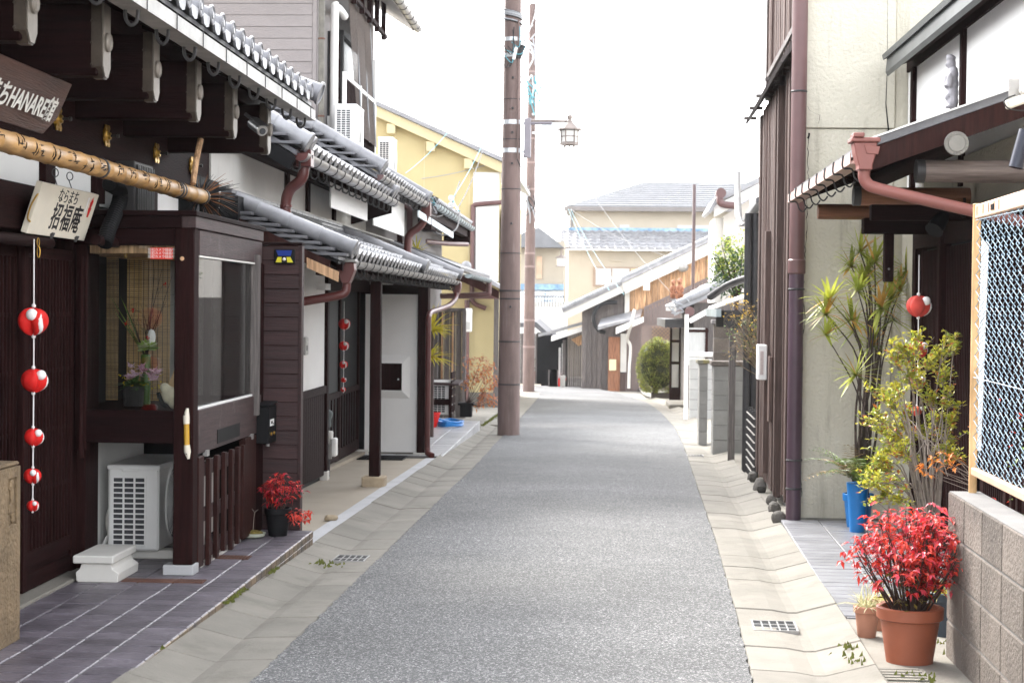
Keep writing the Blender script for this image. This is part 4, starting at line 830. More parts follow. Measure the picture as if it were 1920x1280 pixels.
P2('porch_post', M['wood_v'], MB().box(-2.285,-2.155,WY2-.06,WY2+.09,fz(21.4)+.02,1.80), bevel=.006); P2('post_footing', M['dirtywhite'], MB().box(-2.33,-2.12,WY2-.09,WY2+.12,fz(21.4)-.05,fz(21.4)+.03), bevel=.006)
P2('porch_post', M['wood_v'], MB().box(-2.245,-2.14,16.60,16.71,fz(16.6)+.10,1.80), bevel=.006); P2('post_footing', mat('tan_footing_stone',(.40,.32,.22),.9,.2,8,.4,40), MB().box(-2.31,-2.085,16.55,16.76,fz(16.6)-.02,fz(16.6)+.10), bevel=.012)
P2('eave_beam', M['wood_y'], MB().box(-2.25,-2.14,13.4,24.3,1.69,1.80), bevel=.004); P2('inner_lintel', M['wood_y'], MB().box(-3.0,-2.9,17.3,21.4,1.62,1.80)); P2('cross_beam', M['wood_x'], MB().box(-3.0,-2.2,WY2-.05,WY2+.1,1.60,1.72))
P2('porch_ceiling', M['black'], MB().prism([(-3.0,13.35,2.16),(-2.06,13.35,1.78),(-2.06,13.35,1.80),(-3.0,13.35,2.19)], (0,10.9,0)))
P2('lamp_white', M['white'], MB().box(-2.71,-2.62,16.2,16.5,1.60,1.66))
for i in range(30): y = 13.5+i*.36; P2('rafter', M['wood_x'], MB().prism([(-3.0,y,2.10),(-3.0,y,2.165),(-2.05,y,1.79),(-2.05,y,1.725)], (0,.05,0)))
P2('barge_board', M['redwood_v'], MB().prism([(-3.0,13.30,2.08),(-2.12,13.30,1.70),(-2.12,13.30,1.80),(-3.0,13.30,2.20)], (0,.035,0))); P2('rafter_end', M['tan_v'], MB().prism([(-2.30,13.285,1.745),(-2.05,13.285,1.635),(-2.045,13.285,1.715),(-2.30,13.285,1.825)], (0,.012,0)))
sa = math.atan(.42); UL = Vector((-math.cos(sa),0,math.sin(sa))); E1 = Vector((-2.01,0,1.865))
rf1 = P2('lower_roof', M['kawarad'], MB().prism([(-2.06,13.35,1.81),(-2.98,13.35,2.20),(-2.98,13.35,2.225),(-2.06,13.35,1.835)], (0,10.95,0)))
kawara(rf1, (E1.x,13.72,E1.z), (0,1,0), UL, 20, 4, M['kawara']); kawara(rf1, (E1.x,19.5,E1.z), (0,1,0), UL, 17, 4, M['kawara'])
for y, r_ in ((13.52,.062),(13.67,.05),(19.17,.066),(19.36,.055),(24.12,.066)): roll_row(rf1, E1+Vector((.03,y,.05)), E1+UL*1.05+Vector((0,y,.05)), r_, M['kawara'])
verge_slabs(rf1, (-2.14,0,1.872), UL, 8, .118, M['kawarad'], 13.42, .30)
for k, z in enumerate((2.245,2.285,2.325)):    # stacked ridge tiles against the wall
    for i in range(20): y = 13.3+i*.32+(.16 if k % 2 else 0); P2('ridge_slab', M['kawarad'], MB().box(-2.99,-2.90+.012*(2-k),y,y+.314,z,z+.034), rf1, bevel=.004)
    for i in range(12): y = 20.2+i*.32+(.16 if k % 2 else 0); P2('ridge_slab', M['kawarad'], MB().box(-2.99,-2.90+.012*(2-k),y,y+.314,z-.05,z-.016), rf1, bevel=.004)
P2('mortar', M['plasterg'], MB().box(-2.99,-2.915,13.3,24,2.361,2.378), rf1)
g1 = round_gutter(house2, -2.045, 1.815, 13.85, 24.35, .056, M['steel'])
# hopper and elbow pipe at its near end
hp = P2('rain_hopper', M['brownpipe'], MB().prism([(-2.12,13.7,1.80),(-1.99,13.7,1.80),(-1.985,13.7,1.74),(-2.015,13.7,1.66),(-2.03,13.7,1.63),(-2.085,13.7,1.63),(-2.10,13.7,1.66),(-2.125,13.7,1.74)], (0,.15,0)), bevel=.008)
P2('hopper_rim', M['gut1'], MB().box(-2.13,-1.975,13.69,13.86,1.80,1.825), hp, bevel=.005)
n = 8; P2('gutter_stub', M['brownpipe'], MB().prism([(-2.19+.045*math.cos(math.pi+math.pi*k/n),13.55,1.785+.045*math.sin(math.pi+math.pi*k/n)) for k in range(n+1)], (0,.16,0)), hp)
P2('elbow_pipe', M['brownpipe'], MB().tube(catmull([(-2.057,13.77,1.66),(-2.057,13.77,1.60),(-2.07,13.76,1.555),(-2.13,13.75,1.53),(-2.32,13.74,1.495),(-2.75,13.74,1.42)], 6), .036, 14), smooth=True)
hp2 = P2('rain_hopper', M['brownpipe'], MB().prism([(-2.11,24.2,1.80),(-1.98,24.2,1.80),(-1.98,24.2,1.72),(-2.01,24.2,1.62),(-2.08,24.2,1.62),(-2.11,24.2,1.72)], (0,.2,0)), bevel=.008)
P2('downpipe', M['brownpipe'], MB().tube(catmull([(-2.045,24.2,1.64),(-2.05,24.1,1.56),(-2.09,23.6,1.47),(-2.12,22.6,1.42),(-2.13,21.5,1.38),(-2.13,21.2,1.33),(-2.13,21.15,1.2),(-2.13,21.15,.4),(-2.13,21.15,gz(21)+.12)], 6), .036, 14), smooth=True); P2('pipe_shoe', M['brownpipe'], MB().tube([(-2.13,21.15,gz(21)+.13),(-2.12,21.13,gz(21)+.07),(-2.06,21.08,gz(21)+.04)], .04, 12), smooth=True)
# upper wall and upper roof
P2('upper_wall', M['plasterg'], MB().box(-3.3,-2.985,12.95,24.2,2.20,2.95)); 
for y in (16.05,17.2,18.9): P2('stud', M['wood_v'], MB().box(-2.99,-2.955,y-.07,y+.07,2.375,2.80))
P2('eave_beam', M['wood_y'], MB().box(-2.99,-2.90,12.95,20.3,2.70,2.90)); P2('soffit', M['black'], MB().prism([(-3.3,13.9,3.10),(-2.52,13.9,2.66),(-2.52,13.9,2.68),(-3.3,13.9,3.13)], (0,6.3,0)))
for i in range(18): y = 14.0+i*.36; P2('rafter', M['wood_x'], MB().prism([(-3.3,y,3.04),(-3.3,y,3.10),(-2.53,y,2.665),(-2.53,y,2.60)], (0,.05,0)))
P2('barge_board', M['black'], MB().prism([(-3.6,13.88,3.14),(-2.55,13.88,2.56),(-2.50,13.88,2.66),(-3.6,13.88,3.30)], (0,.03,0)))
P2('wind_board', M['wood_x'], MB().prism([(-2.99,20.3,2.42),(-2.50,20.3,2.56),(-2.50,20.3,2.66),(-2.99,20.3,2.95)], (0,.03,0)))
sb = math.atan(.58); UB = Vector((-math.cos(sb),0,math.sin(sb))); E2 = Vector((-2.455,0,2.755))
rf2 = P2('upper_roof', M['kawarad'], MB().prism([(-2.50,13.9,2.68),(-5.2,13.9,4.25),(-5.2,13.9,4.29),(-2.50,13.9,2.72)], (0,6.3,0)))
kawara(rf2, (E2.x,14.28,E2.z), (0,1,0), UB, 21, 9, M['kawara'])
for y, r_ in ((14.03,.075),(14.20,.06),(19.93,.066),(20.10,.066)): roll_row(rf2, E2+Vector((.02,y,.05)), E2+UB*3.0+Vector((0,y,.05)), r_, M['kawara'])
verge_slabs(rf2, (-2.60,0,2.80), UB, 12, .14, M['kawarad'], 13.96, .30)
round_gutter(house2, -2.475, 2.70, 13.95, 20.35, .066, M['steel'], capm=M['brownpipe'])
dp = [(-2.475,14.15,2.70),(-2.475,14.15,2.62),(-2.50,14.15,2.50),(-2.60,14.2,2.42),(-2.64,14.22,2.32),(-2.64,14.22,2.18)]
P2('rain_hopper', M['brownpipe'], MB().box(-2.545,-2.41,14.08,14.24,2.60,2.74), bevel=.006); P2('downpipe', M['brownpipe'], MB().tube(catmull(dp, 6), .046, 12), smooth=True); P2('pipe_clip', M['brownpipe'], MB().lathe([(.05,-.012),(.053,-.01),(.053,.01),(.05,.012)], (-2.64,14.22,2.28), 14))
# white wind panels hung below the upper eave
for y0, y1, zt, zb in ((17.15,19.85,2.72,2.44),(20.4,23.6,2.86,2.42)): P2('wind_panel', M['white'], MB().box(-2.74,-2.725,y0,y1,zb,zt), bevel=.002)
# ------------------------------------------------------------------ two-storey house clad in grey boards behind
house3 = thing('siding_house', (-4,24,gz(24)), 'two storey house clad in grey mauve siding rising behind the tiled roofs', 'house')
def P3(name, m, mb, par=None, **k): return mb.build(name, m, par if par is not None else house3, **k)
M['siding'] = mat('grey_mauve_siding', (.245,.22,.215), .8, .08, 2, .35, 26, per=.04, stretch=(1,1,2.5))
M['sidec'] = mat('dark_grey_render', (.20,.185,.18), .9, .1, 2, .1, 40)
YS = 22.0; XS = -3.70
P3('core_wall', M['sidec'], MB().box(-10,XS-.012,YS+.012,27.6,2.0,8.2))
for i in range(40): z = 2.2+i*.15; P3('siding_board', M['siding'], MB().prism([(-10,YS+.012,z+.004),(-10,YS-.004,z+.004),(-10,YS+.002,z+.148),(-10,YS+.012,z+.148)], (10+XS-.06,0,0)))
P3('corner_trim', M['siding'], MB().box(XS-.055,XS,YS-.01,YS+.09,2.2,8.2), bevel=.004)
P3('downpipe', mat('green_brown_pipe',(.13,.12,.10),.5,.3,8), MB().tube([(XS+.06,YS+.02,8.2),(XS+.06,YS+.02,3.6)], .04, 10), smooth=True)
for z in (3.9,4.9,5.9): P3('pipe_clip', M['rust'], MB().lathe([(.043,-.012),(.046,0),(.043,.012)], (XS+.06,YS+.02,z), 10))
P3('pipe_cover', M['white'], MB().tube(catmull([(XS+.12,22.7,3.6),(XS+.12,22.7,5.3),(XS+.13,22.72,5.42),(XS+.13,23.1,5.46),(XS+.13,23.5,5.44)], 4), .055, 10), smooth=True)
# street side: window with bars, dark window, balcony with reed screen
w = P3('window', M['glassd'], MB().box(XS-.02,XS+.02,22.95,23.75,4.0,5.15))
for y in (22.95,23.15,23.35,23.55,23.72): P3('bar', M['wood_v'], MB().box(XS+.02,XS+.04,y-.02,y+.02,4.0,5.15), w)
for z in (4.0,4.3,4.6,4.9,5.13): P3('bar', M['wood_v'], MB().box(XS+.015,XS+.035,22.95,23.75,z-.015,z+.015), w)
P3('window_frame', M['white'], MB().box(XS,XS+.05,22.88,23.82,3.86,4.0), w)
w = P3('window', M['glassd'], MB().box(XS-.02,XS+.015,24.0,25.6,4.3,5.25)); P3('window_frame', M['iron'], MB().box(XS,XS+.06,23.9,25.7,5.25,5.32), w); P3('pane', M['paleglass'], MB().box(XS+.016,XS+.022,24.15,25.0,4.4,5.2), w); P3('window_frame', M['iron'], MB().box(XS,XS+.05,23.9,24.02,4.3,5.25), w)
ba = P3('balcony', M['wood_y'], MB().box(XS,XS+.25,22.9,26.0,3.62,3.70))
P3('top_rail', M['white'], MB().box(XS+.20,XS+.25,22.9,26.0,4.52,4.57), ba); P3('bottom_rail', M['white'], MB().box(XS+.20,XS+.25,22.9,26.0,3.70,3.74), ba)
for i in range(25): y = 22.95+i*.124; P3('baluster', M['wood_v'], MB().box(XS+.215,XS+.235,y,y+.03,3.74,4.52), ba)
for y in (22.92,24.4,25.97): P3('balcony_post', M['white'], MB().box(XS+.20,XS+.25,y-.03,y+.03,3.70,5.2 if y > 25 else 4.6), ba)
M['reed'] = mat('grey_reed_mesh', (.15,.125,.115), .9, .35, 30, .5, 60)
rs = thing('reed_screen', (XS+.3,26,4), 'dark grey woven sun screen hung over the upper balcony', 'screen'); q = MB()
for i in range(90):
    f = i/90; za = 5.75-f*1.9; q.tube([(XS+.17+.10*f,23.6+.5*f*f,za),(XS+.19+.11*f+.03*math.sin(7*f),24.8,za-.02),(XS+.17+.10*f,25.9,za)], .009, 4)
stuff(q.build('reeds', M['reed'], rs)); 
for y in (24.2,25.0,25.7): MB().tube([(XS+.18,y,5.76),(XS+.29,y,3.85)], .01, 5).build('cord', M['thin'], rs)
# overhanging eave
P3('eave', mat('pale_soffit',(.48,.46,.44),.8,.1), MB().prism([(XS-.1,21.4,6.42),(-3.12,21.4,5.98),(-3.12,21.4,6.10),(XS-.1,21.4,6.55)], (0,6.8,0)))
P3('roof', M['kawarad'], MB().prism([(XS-4,21.3,8.4),(-3.08,21.3,6.11),(-3.08,21.3,6.17),(XS-4,21.3,8.5)], (0,7.0,0))); round_gutter(house3, -3.07, 6.06, 21.3, 28.3, .075, M['steel'], hooks=False)
for y in (23.4,24.2,25.0,25.8,26.6): P3('bracket', M['wood_v'], MB().box(XS+.24,XS+.31,y-.04,y+.04,5.60,6.2), bevel=.004)
P3('bracket_rail', M['wood_y'], MB().box(XS+.25,XS+.30,23.2,26.9,5.66,5.72))
# its lower roofs by the lane
rf3 = P3('lower_roof', M['kawarad'], MB().prism([(-2.48,18.75,2.86),(-3.95,18.75,3.70),(-3.95,18.75,3.74),(-2.48,18.75,2.90)], (0,5.6,0))); E3 = Vector((-2.46,0,2.96))
kawara(rf3, (E3.x,19.15,E3.z), (0,1,0), UB, 18, 7, M['kawara'])
for y, r_ in ((18.9,.075),(19.06,.06),(23.95,.066),(24.1,.066)): roll_row(rf3, E3+Vector((.02,y,.05)), E3+UB*1.75+Vector((0,y,.05)), r_, M['kawara'])
verge_slabs(rf3, (-2.62,0,3.01), UB, 11, .14, M['kawarad'], 18.82, .30)
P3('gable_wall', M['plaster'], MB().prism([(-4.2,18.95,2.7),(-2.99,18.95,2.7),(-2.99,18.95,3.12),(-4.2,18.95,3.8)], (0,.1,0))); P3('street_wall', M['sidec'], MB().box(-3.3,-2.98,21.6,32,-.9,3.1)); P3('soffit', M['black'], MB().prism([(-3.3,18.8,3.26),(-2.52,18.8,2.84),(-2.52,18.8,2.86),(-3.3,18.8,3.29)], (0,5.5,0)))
round_gutter(house3, -2.475, 2.905, 18.85, 24.2, .066, M['steel'], capm=M['pipe'])
P3('downpipe', M['brownpipe'], MB().tube(catmull([(-2.475,24.0,2.86),(-2.475,24.0,2.72),(-2.55,24.0,2.58),(-2.68,24.0,2.48),(-2.72,24.0,2.35),(-2.72,24.0,1.9)], 6), .055, 12), smooth=True)
P3('rain_hopper', M['brownpipe'], MB().box(-2.55,-2.40,23.92,24.12,2.72,2.92), bevel=.006)
# third roof piece with blue tinted gutter
rf4 = P3('far_roof', M['kawarad'], MB().prism([(-2.45,25.2,2.93),(-4.0,25.2,3.75),(-4.0,25.2,3.80),(-2.45,25.2,2.98)], (0,7.0,0))); kawara(rf4, (-2.44,25.3,3.01), (0,1,0), UB, 26, 4, M['kawara']); M['blueg'] = mat('blue_grey_gutter',(.36,.42,.44),.4,.2,4,metal=.2)
round_gutter(house3, -2.44, 2.95, 25.1, 32.3, .07, M['blueg'], hooks=False); P3('wind_board', M['wood_x'], MB().box(-2.95,-2.45,32.0,32.05,2.62,2.92)); P3('eave_beam', M['wood_y'], MB().box(-2.62,-2.5,25.2,32,2.76,2.90)); P3('corner_post', M['redwood_v'], MB().box(-3.0,-2.9,24.9,25.1,-.6,2.9)); P3('fascia_box', M['wood_y'], MB().box(-2.62,-2.42,24.35,25.1,2.55,2.92), bevel=.01)
P3('side_pipe', M['pipe'], MB().tube([(-2.5,31.9,2.62),(-2.75,30.5,2.58),(-3.0,29,2.56)], .045, 10), smooth=True)
# low lean-to roof after the porch
P3('lean_to_roof', M['kawarad'], MB().prism([(-2.02,24.6,1.98),(-2.98,24.6,2.35),(-2.98,24.6,2.40),(-2.02,24.6,2.03)], (0,6.6,0))); round_gutter(house3, -2.02, 1.95, 26.0, 31.0, .06, M['blueg'], hooks=False)
P3('soffit_board', M['plasterg'], MB().prism([(-2.05,24.6,1.94),(-2.98,24.6,2.20),(-2.98,24.6,2.22),(-2.05,24.6,1.96)], (0,6.6,0))); P3('downpipe', M['pipe'], MB().tube(catmull([(-2.02,30.9,1.92),(-2.02,30.9,1.75),(-2.10,30.9,1.68),(-2.9,30.9,1.64)],5), .05, 10), smooth=True)
P3('wall_pipe', M['pipe'], MB().tube(catmull([(-2.9,24.55,2.9),(-2.8,24.55,2.88),(-2.76,24.55,2.8),(-2.76,24.55,2.3)],4), .045, 10), smooth=True)
P3('side_wall', M['redwood_v'], MB().box(-3.0,-2.45,24.5,24.6,-.55,2.0)); P3('post', M['redwood_v'], MB().box(-2.6,-2.5,24.40,24.49,-.55,2.0))
# outdoor units on the roofs
def ac2(label, px0, px1, pyt, pyb, y): a, b = atY(px0,pyt,y), atY(px1,pyb,y); w = b.x-a.x; return ac_unit(label, a.x, y, b.z, w, w*2.35, a.z-b.z, 3, 14)
t = ac2('white outdoor unit on the balcony of the grey siding house', 627,668,195,270,22.15); MB().box(XS+.02,XS+.45,22.2,22.9,3.40,3.46).build('stand', M['iron'], t)
t = ac2('white outdoor unit on a roof before the yellow gable wall', 709,736,257,322,32.0)
for dy in (.05,.6): MB().box(-4.1,-3.8,32.0+dy,32.06+dy,3.45,3.95).build('stand', M['steel'], t)
# ------------------------------------------------------------------ yellow house
yh = thing('yellow_house', (-3.5,38,gz(38)), 'pale yellow gabled house behind the near street pole', 'house')
def P4(name, m, mb, par=None, **k): return mb.build(name, m, par if par is not None else yh, **k)
M['yellow'] = mat('yellow_render', (.50,.42,.23), .85, .05, 1.5, .08, 40); M['yellowt'] = mat('yellow_trim', (.58,.50,.31), .8, .05, 2)
YY = 36.0
def vz(x): return 4.50-(x+2.08)*.44
P4('gable_wall', M['yellow'], MB().prism([(-7,YY,-1),(-2.14,YY,-1),(-2.14,YY,vz(-2.14)-.06),(-7,YY,vz(-7)-.06)], (0,.3,0))); P4('side_wall', M['yellow'], MB().box(-2.35,-2.145,YY+.3,46,-1.1,4.1))
P4('barge_board', M['yellowt'], MB().prism([(-7,YY-.22,vz(-7)-.24),(-2.0,YY-.22,vz(-2.0)-.24),(-2.0,YY-.22,vz(-2.0)-.02),(-7,YY-.22,vz(-7)-.02)], (0,.06,0))); P4('soffit', M['yellowt'], MB().prism([(-7,YY-.16,vz(-7)-.07),(-2.0,YY-.16,vz(-2)-.07),(-2.0,YY-.16,vz(-2)-.03),(-7,YY-.16,vz(-7)-.03)], (0,.3,0)))
P4('roof', M['kawara'], MB().prism([(-7,YY-.30,vz(-7)),(-1.9,YY-.30,vz(-1.9)),(-1.9,YY-.30,vz(-1.9)+.09),(-7,YY-.30,vz(-7)+.09)], (0,10,0)))
for px in (735,809,880): x = atY(px,250,YY).x; P4('purlin_end', M['yellowt'], MB().box(x-.09,x+.09,YY-.2,YY,vz(x)-.46,vz(x)-.25), bevel=.01)
for px in (740,795,880): x = atY(px,350,YY).x; P4('seam', M['yellowt'], MB().box(x-.008,x+.008,YY-.006,YY,-1,vz(x)-.3))
P4('white_panel', M['white'], MB().box(-2.70,-2.15,YY-.03,YY-.002,2.0,vz(-2.4)-.35)); fr_ = M['pipe']
P4('corner_pipe', fr_, MB().tube(catmull([(-2.06,YY-.06,3.66),(-2.55,YY-.06,3.62),(-2.68,YY-.06,3.58),(-2.70,YY-.06,3.4),(-2.70,YY-.06,1.75),(-2.69,YY-.07,1.58),(-2.60,YY-.07,1.5),(-2.4,YY-.07,1.42)],4), .05, 8), smooth=True)
tr_ = thing('white_banner', (-2.4,YY-.1,1.7), 'dirty white sheet hung on the corner of the yellow house', 'banner'); rb = random.Random(5); q = MB(); nx, nz_ = 8, 14
for j in range(nz_+1):
    for i in range(nx+1):
        f, g_ = i/nx, j/nz_; q.v.append((-2.62+f*.47-.05*g_*f, YY-.10-.04*math.sin(f*9+g_*3)*g_, 3.55-g_*1.62+(-.03*math.sin(f*6) if j == nz_ else 0)))
for j in range(nz_):
    for i in range(nx): a = j*(nx+1)+i; q.f.append((a,a+1,a+nx+2,a+nx+1))
q.build('sheet', mat('dirty_sheet',(.70,.69,.67),.8,.06,3,dirt=((.40,.38,.36),.60,3)), tr_, smooth=True)
t = thing('vertical_sign', (-2.05,36.5,1.8), 'narrow white vertical sign on the street side of the yellow house', 'sign'); MB().box(-2.08,-2.02,36.0,36.9,1.75,3.55).build('board', M['white'], t, bevel=.01); MB().box(-2.10,-2.0,36.9,37.0,1.7,3.6).build('frame', M['sidec'], t)
q = MB()
for k in range(6): z = 1.95+k*.26; q.box(-2.019,-2.012,36.15,36.75,z,z+.05); q.box(-2.019,-2.012,36.15,36.28,z-.08,z+.05)
q.build('dark_marks', M['ink'], t)
# small gabled porch roof on its wall
P4('porch_gable', M['redwood_v'], MB().prism([(-2.78,34.6,1.95),(-2.05,34.6,1.62),(-2.05,34.6,1.78),(-2.70,34.6,2.12),(-2.95,34.6,2.0)], (0,.05,0))); P4('porch_roof', M['kawara'], MB().prism([(-2.72,34.45,2.17),(-1.98,34.45,1.80),(-1.98,34.45,1.88),(-2.72,34.45,2.27)], (0,1.6,0))); P4('porch_roof', M['kawara'], MB().prism([(-2.70,34.46,2.17),(-3.2,34.46,1.95),(-3.2,34.46,2.03),(-2.70,34.46,2.26)], (0,1.6,0))); P4('ridge_end', M['kawara'], MB().ball((-2.71,34.4,2.27), .11, 12, 8), smooth=True)
P4('rail', M['pipe'], MB().box(-3.1,-2.1,35.2,35.25,1.62,1.72)); P4('downpipe', M['pipe'], MB().tube([(-2.80,35.9,1.6),(-2.80,35.9,-.75)], .055, 10), smooth=True); P4('post', M['grey_v'], MB().box(-2.22,-2.12,35.7,35.8,-.8,1.65)); P4('plinth', M['conc'], MB().box(-3.4,-2.13,YY-.06,YY-.004,-1,-.35))
# ------------------------------------------------------------------ right side: stuccoed house with weathered board front
rh = thing('stucco_house', (2.2,15,gz(15)), 'cream stuccoed house with cracked wall and weathered brown board front', 'house')
def Q(name, m, mb, par=None, **k): return mb.build(name, m, par if par is not None else rh, **k)
SY = 13.9; KD = .0244
def xf(y): return 1.60+KD*(y-SY)
Q('wall', M['stucco'], MB().box(xf(SY)+.01,2.348,SY,SY+.3,-.4,2.915), bevel=.006); Q('wall', M['stucco'], MB().box(xf(SY)+.004,2.348,SY-.018,SY+.3,2.92,7.5), bevel=.006); Q('wall', M['stucco'], MB().box(2.352,6.5,SY+.012,SY+.3,-.4,7.5), bevel=.006)
Q('core_wall', M['sidec'], MB().prism([(xf(SY)+.06,SY+.3,-.6),(6.5,SY+.3,-.6),(6.5,SY+5,-.6),(xf(SY+4)+.06,SY+4.4,-.6)], (0,0,6.0)))
M['stain'] = mat('dark_wall_stain', (.20,.19,.165), .9, .4, 8)
def crack(pts, w, seed):
    r = random.Random(seed); q = MB(); P_ = [atY(px,py,SY-.0195 if py < 247 else SY-.0015) for px,py in pts]; y = P_[0].y; fine = []
    for a, b in zip(P_, P_[1:]):
        n = max(2, int((b-a).length/.03))
        for i in range(n): fine.append(a.lerp(b,i/n)+Vector((r.uniform(-.006,.006),0,r.uniform(-.004,.004))))
    fine.append(P_[-1])
    for a, b in zip(fine, fine[1:]): ww = w*r.uniform(.5,1.4); q.add([a+Vector((-ww,0,0)),a+Vector((ww,0,0)),b+Vector((ww,0,0)),b+Vector((-ww,0,0))], [(0,1,2,3)])
    Q('crack', M['black'], q)
crack([(1517,250),(1516,262),(1514,300),(1516,340),(1513,380),(1512,440),(1507,520),(1505,560),(1509,585),(1505,640),(1503,760),(1500,850),(1503,930)], .0022, 1)
crack([(1513,200),(1525,212),(1537,216),(1535,232)], .0012, 2); crack([(1500,940),(1520,945),(1545,942),(1562,943)], .0016, 3); crack([(1502,838),(1530,839),(1565,838),(1600,840)], .0010, 4)
crack([(1517,250),(1515,260)], .006, 5)
q = MB(); 
for a,b,w in (((1664,0),(1664,120),.0015),((1664,120),(1661,195),.003),((1661,195),(1666,245),.006),((1665,245),(1663,268),.016)): A_, B_ = atY(*a,SY-.021), atY(*b,SY-.021); q.add([A_+Vector((-w*.6,0,0)),A_+Vector((w*.6,0,0)),B_+Vector((w,0,0)),B_+Vector((-w,0,0))], [(0,1,2,3)])
Q('crack', M['black'], q)
Q('plinth_stain', M['stain'], MB().box(xf(SY)+.02,2.34,SY-.003,SY+.01,-.3,-.225))
# downpipe
dpx = lambda y: atY(1491,y,13.82); pA, pB = dpx(500), dpx(0)
Q('downpipe', M['pipe'], MB().tube([(1.572,13.80,5.5),(1.572,13.80,1.82)], .062, 16), smooth=True); Q('downpipe', mat('shaded_pipe',(.075,.045,.06),.4,.15,3), MB().tube([(1.572,13.80,1.80),(1.572,13.80,gz(13.8)+.02)], .060, 16), smooth=True)  # lower length: shadow below the collar put into a darker pipe colour
Q('pipe_collar', M['pipe'], MB().lathe([(.062,-.06),(.071,-.05),(.071,.05),(.062,.06)], (1.572,13.80,1.80), 16), smooth=30)
for z in (.25,.02,1.62,2.35,3.2): Q('pipe_clip', M['iron'], MB().lathe([(.064,-.008),(.068,0),(.064,.008)], (1.572,13.80,z), 16))
# weathered vertical boards along the lane
def board_run(y0, y1, z0, z1, off, step=.075, m='greyb_v', seed=0):
    r = random.Random(seed); y = y0
    while y < y1:
        w = step*r.uniform(.45,1.15); d = r.uniform(0,.035); x = xf(y)+off; Q('board', M[m], MB().box(x-.02-d,x+.015,y,y+w-.010,z0+r.uniform(-.03,.03),z1), bevel=.003); y += w
board_run(13.98,14.72,-.15,3.48,.0,.07,seed=1); board_run(14.75,15.5,.35,3.48,.05,.10,seed=5); board_run(15.55,18.1,-.22,3.48,.0,.075,seed=2); board_run(13.98,17.5,3.62,6.5,.02,.07,seed=3)
Q('inner_panel', M['redwood_v'], MB().box(xf(15)+.06,xf(15)+.08,14.7,15.6,-.2,3.4)); Q('corner_board', M['stucco'], MB().box(xf(17.6)-.02,xf(17.6)+.14,17.5,17.72,3.6,6.5)); Q('jamb', M['iron'], MB().box(xf(17.4)-.035,xf(17.4)+.02,17.40,17.5,3.62,6.5))
Q('edge_board', M['white'], MB().box(xf(SY)-.012,xf(SY)+.012,SY+.0,SY+.05,-.1,5.5))
a, b = (xf(13.95),13.95), (xf(18.6),18.6)
Q('canopy_board', M['grey_v'], MB().prism([(a[0]-.02,a[1],3.74),(a[0]-.17,a[1],3.47),(a[0]-.15,a[1],3.45),(a[0]+.02,a[1],3.70)], (b[0]-a[0],b[1]-a[1],0))); Q('canopy_top', M['grey_v'], MB().prism([(a[0]-.05,a[1]-.02,3.745),(a[0]+.05,a[1]-.02,3.745),(a[0]+.05,a[1]-.02,3.80),(a[0]-.05,a[1]-.02,3.80)], (.08,3.2,0)))
for y in (15.4,16.6,17.6,18.55): Q('batten_end', M['grey_v'], MB().box(xf(y)-.185,xf(y)-.05,y,y+.05,3.50,3.53))
# foot stones under the boards
rs_ = random.Random(12)
for i, (px,py,s) in enumerate(((1459,985,.07),(1451,965,.068),(1445,948,.06),(1424,925,.085),(1411,905,.075))):
    p = atG(px,py,.0); q = MB(); q.ball((p.x,p.y,gz(p.y)+s*.75), (s*.8,s*.95,s*1.05), 9, 7); q.v = [tuple(Vector(v)+noise.noise_vector(Vector(v)*9)*s*.28) for v in q.v]
    o = q.build('foot_stone', M['footst'] if 'footst' in M else M.setdefault('footst', mat('dark_foot_stone',(.10,.092,.083),.9,.4,10,.6,40)), None, smooth=35); tag(o, ['rounded dark foot stone nearest the downpipe','second dark foot stone from the downpipe under the boards','third small foot stone from the downpipe under the boards','large dark foot stone under the post with the white meter','farthest dark foot stone at the end of the board front'][i], 'stone', 'foot stones under the board front')
# post in front, with a white meter box and hanging plank
Q('front_post', M['greyb_v'], MB().box(xf(16.4)-.10,xf(16.4)-.035,16.3,16.42,-.1,2.2), bevel=.006)
a = atY(1421,648,16.1); t = thing('meter_box', (a.x,16.1,.5), 'small white plastic box on the weathered board wall', 'meter box'); z1, z0 = atY(1429,646,16.1).z, atY(1429,712,16.1).z; MB().box(a.x,a.x+.085,16.06,16.26,z0,z1).build('casing', M['white'], t, bevel=.008); MB().box(a.x+.02,a.x+.05,16.053,16.06,z0+.05,z1-.06).build('label', mat('pale_label',(.5,.42,.40),.5,.2,40), t)
tag(MB().box(xf(16.2)-.09,xf(16.2)-.06,15.85,15.98,.42,1.02).build('hanging_plank', M['greyb_v'], None, bevel=.003), 'short weathered plank hanging beside the white meter box', 'plank')
# low dark bamboo fence with white ties
bf = thing('bamboo_fence', (1.6,19,gz(19)), 'low dark bamboo fence with white ties behind the board front', 'fence')
for i in range(9):
    y = 18.25+i*.17; x = xf(y)-.03; MB().tube([(x,y,gz(y)),(x,y,.36-.02*(i % 2))], .026, 8).build('cane', M['iron'], bf, smooth=True)
for z in [ -.30+.085*k for k in range(8)]:
    q = MB()
    for i in range(9): y = 18.25+i*.17; x = xf(y)-.055; q.box(x-.008,x+.01,y-.03,y+.03,z-.006,z+.006)
    stuff(q.build('tie_row', M['dirtywhite'], bf))
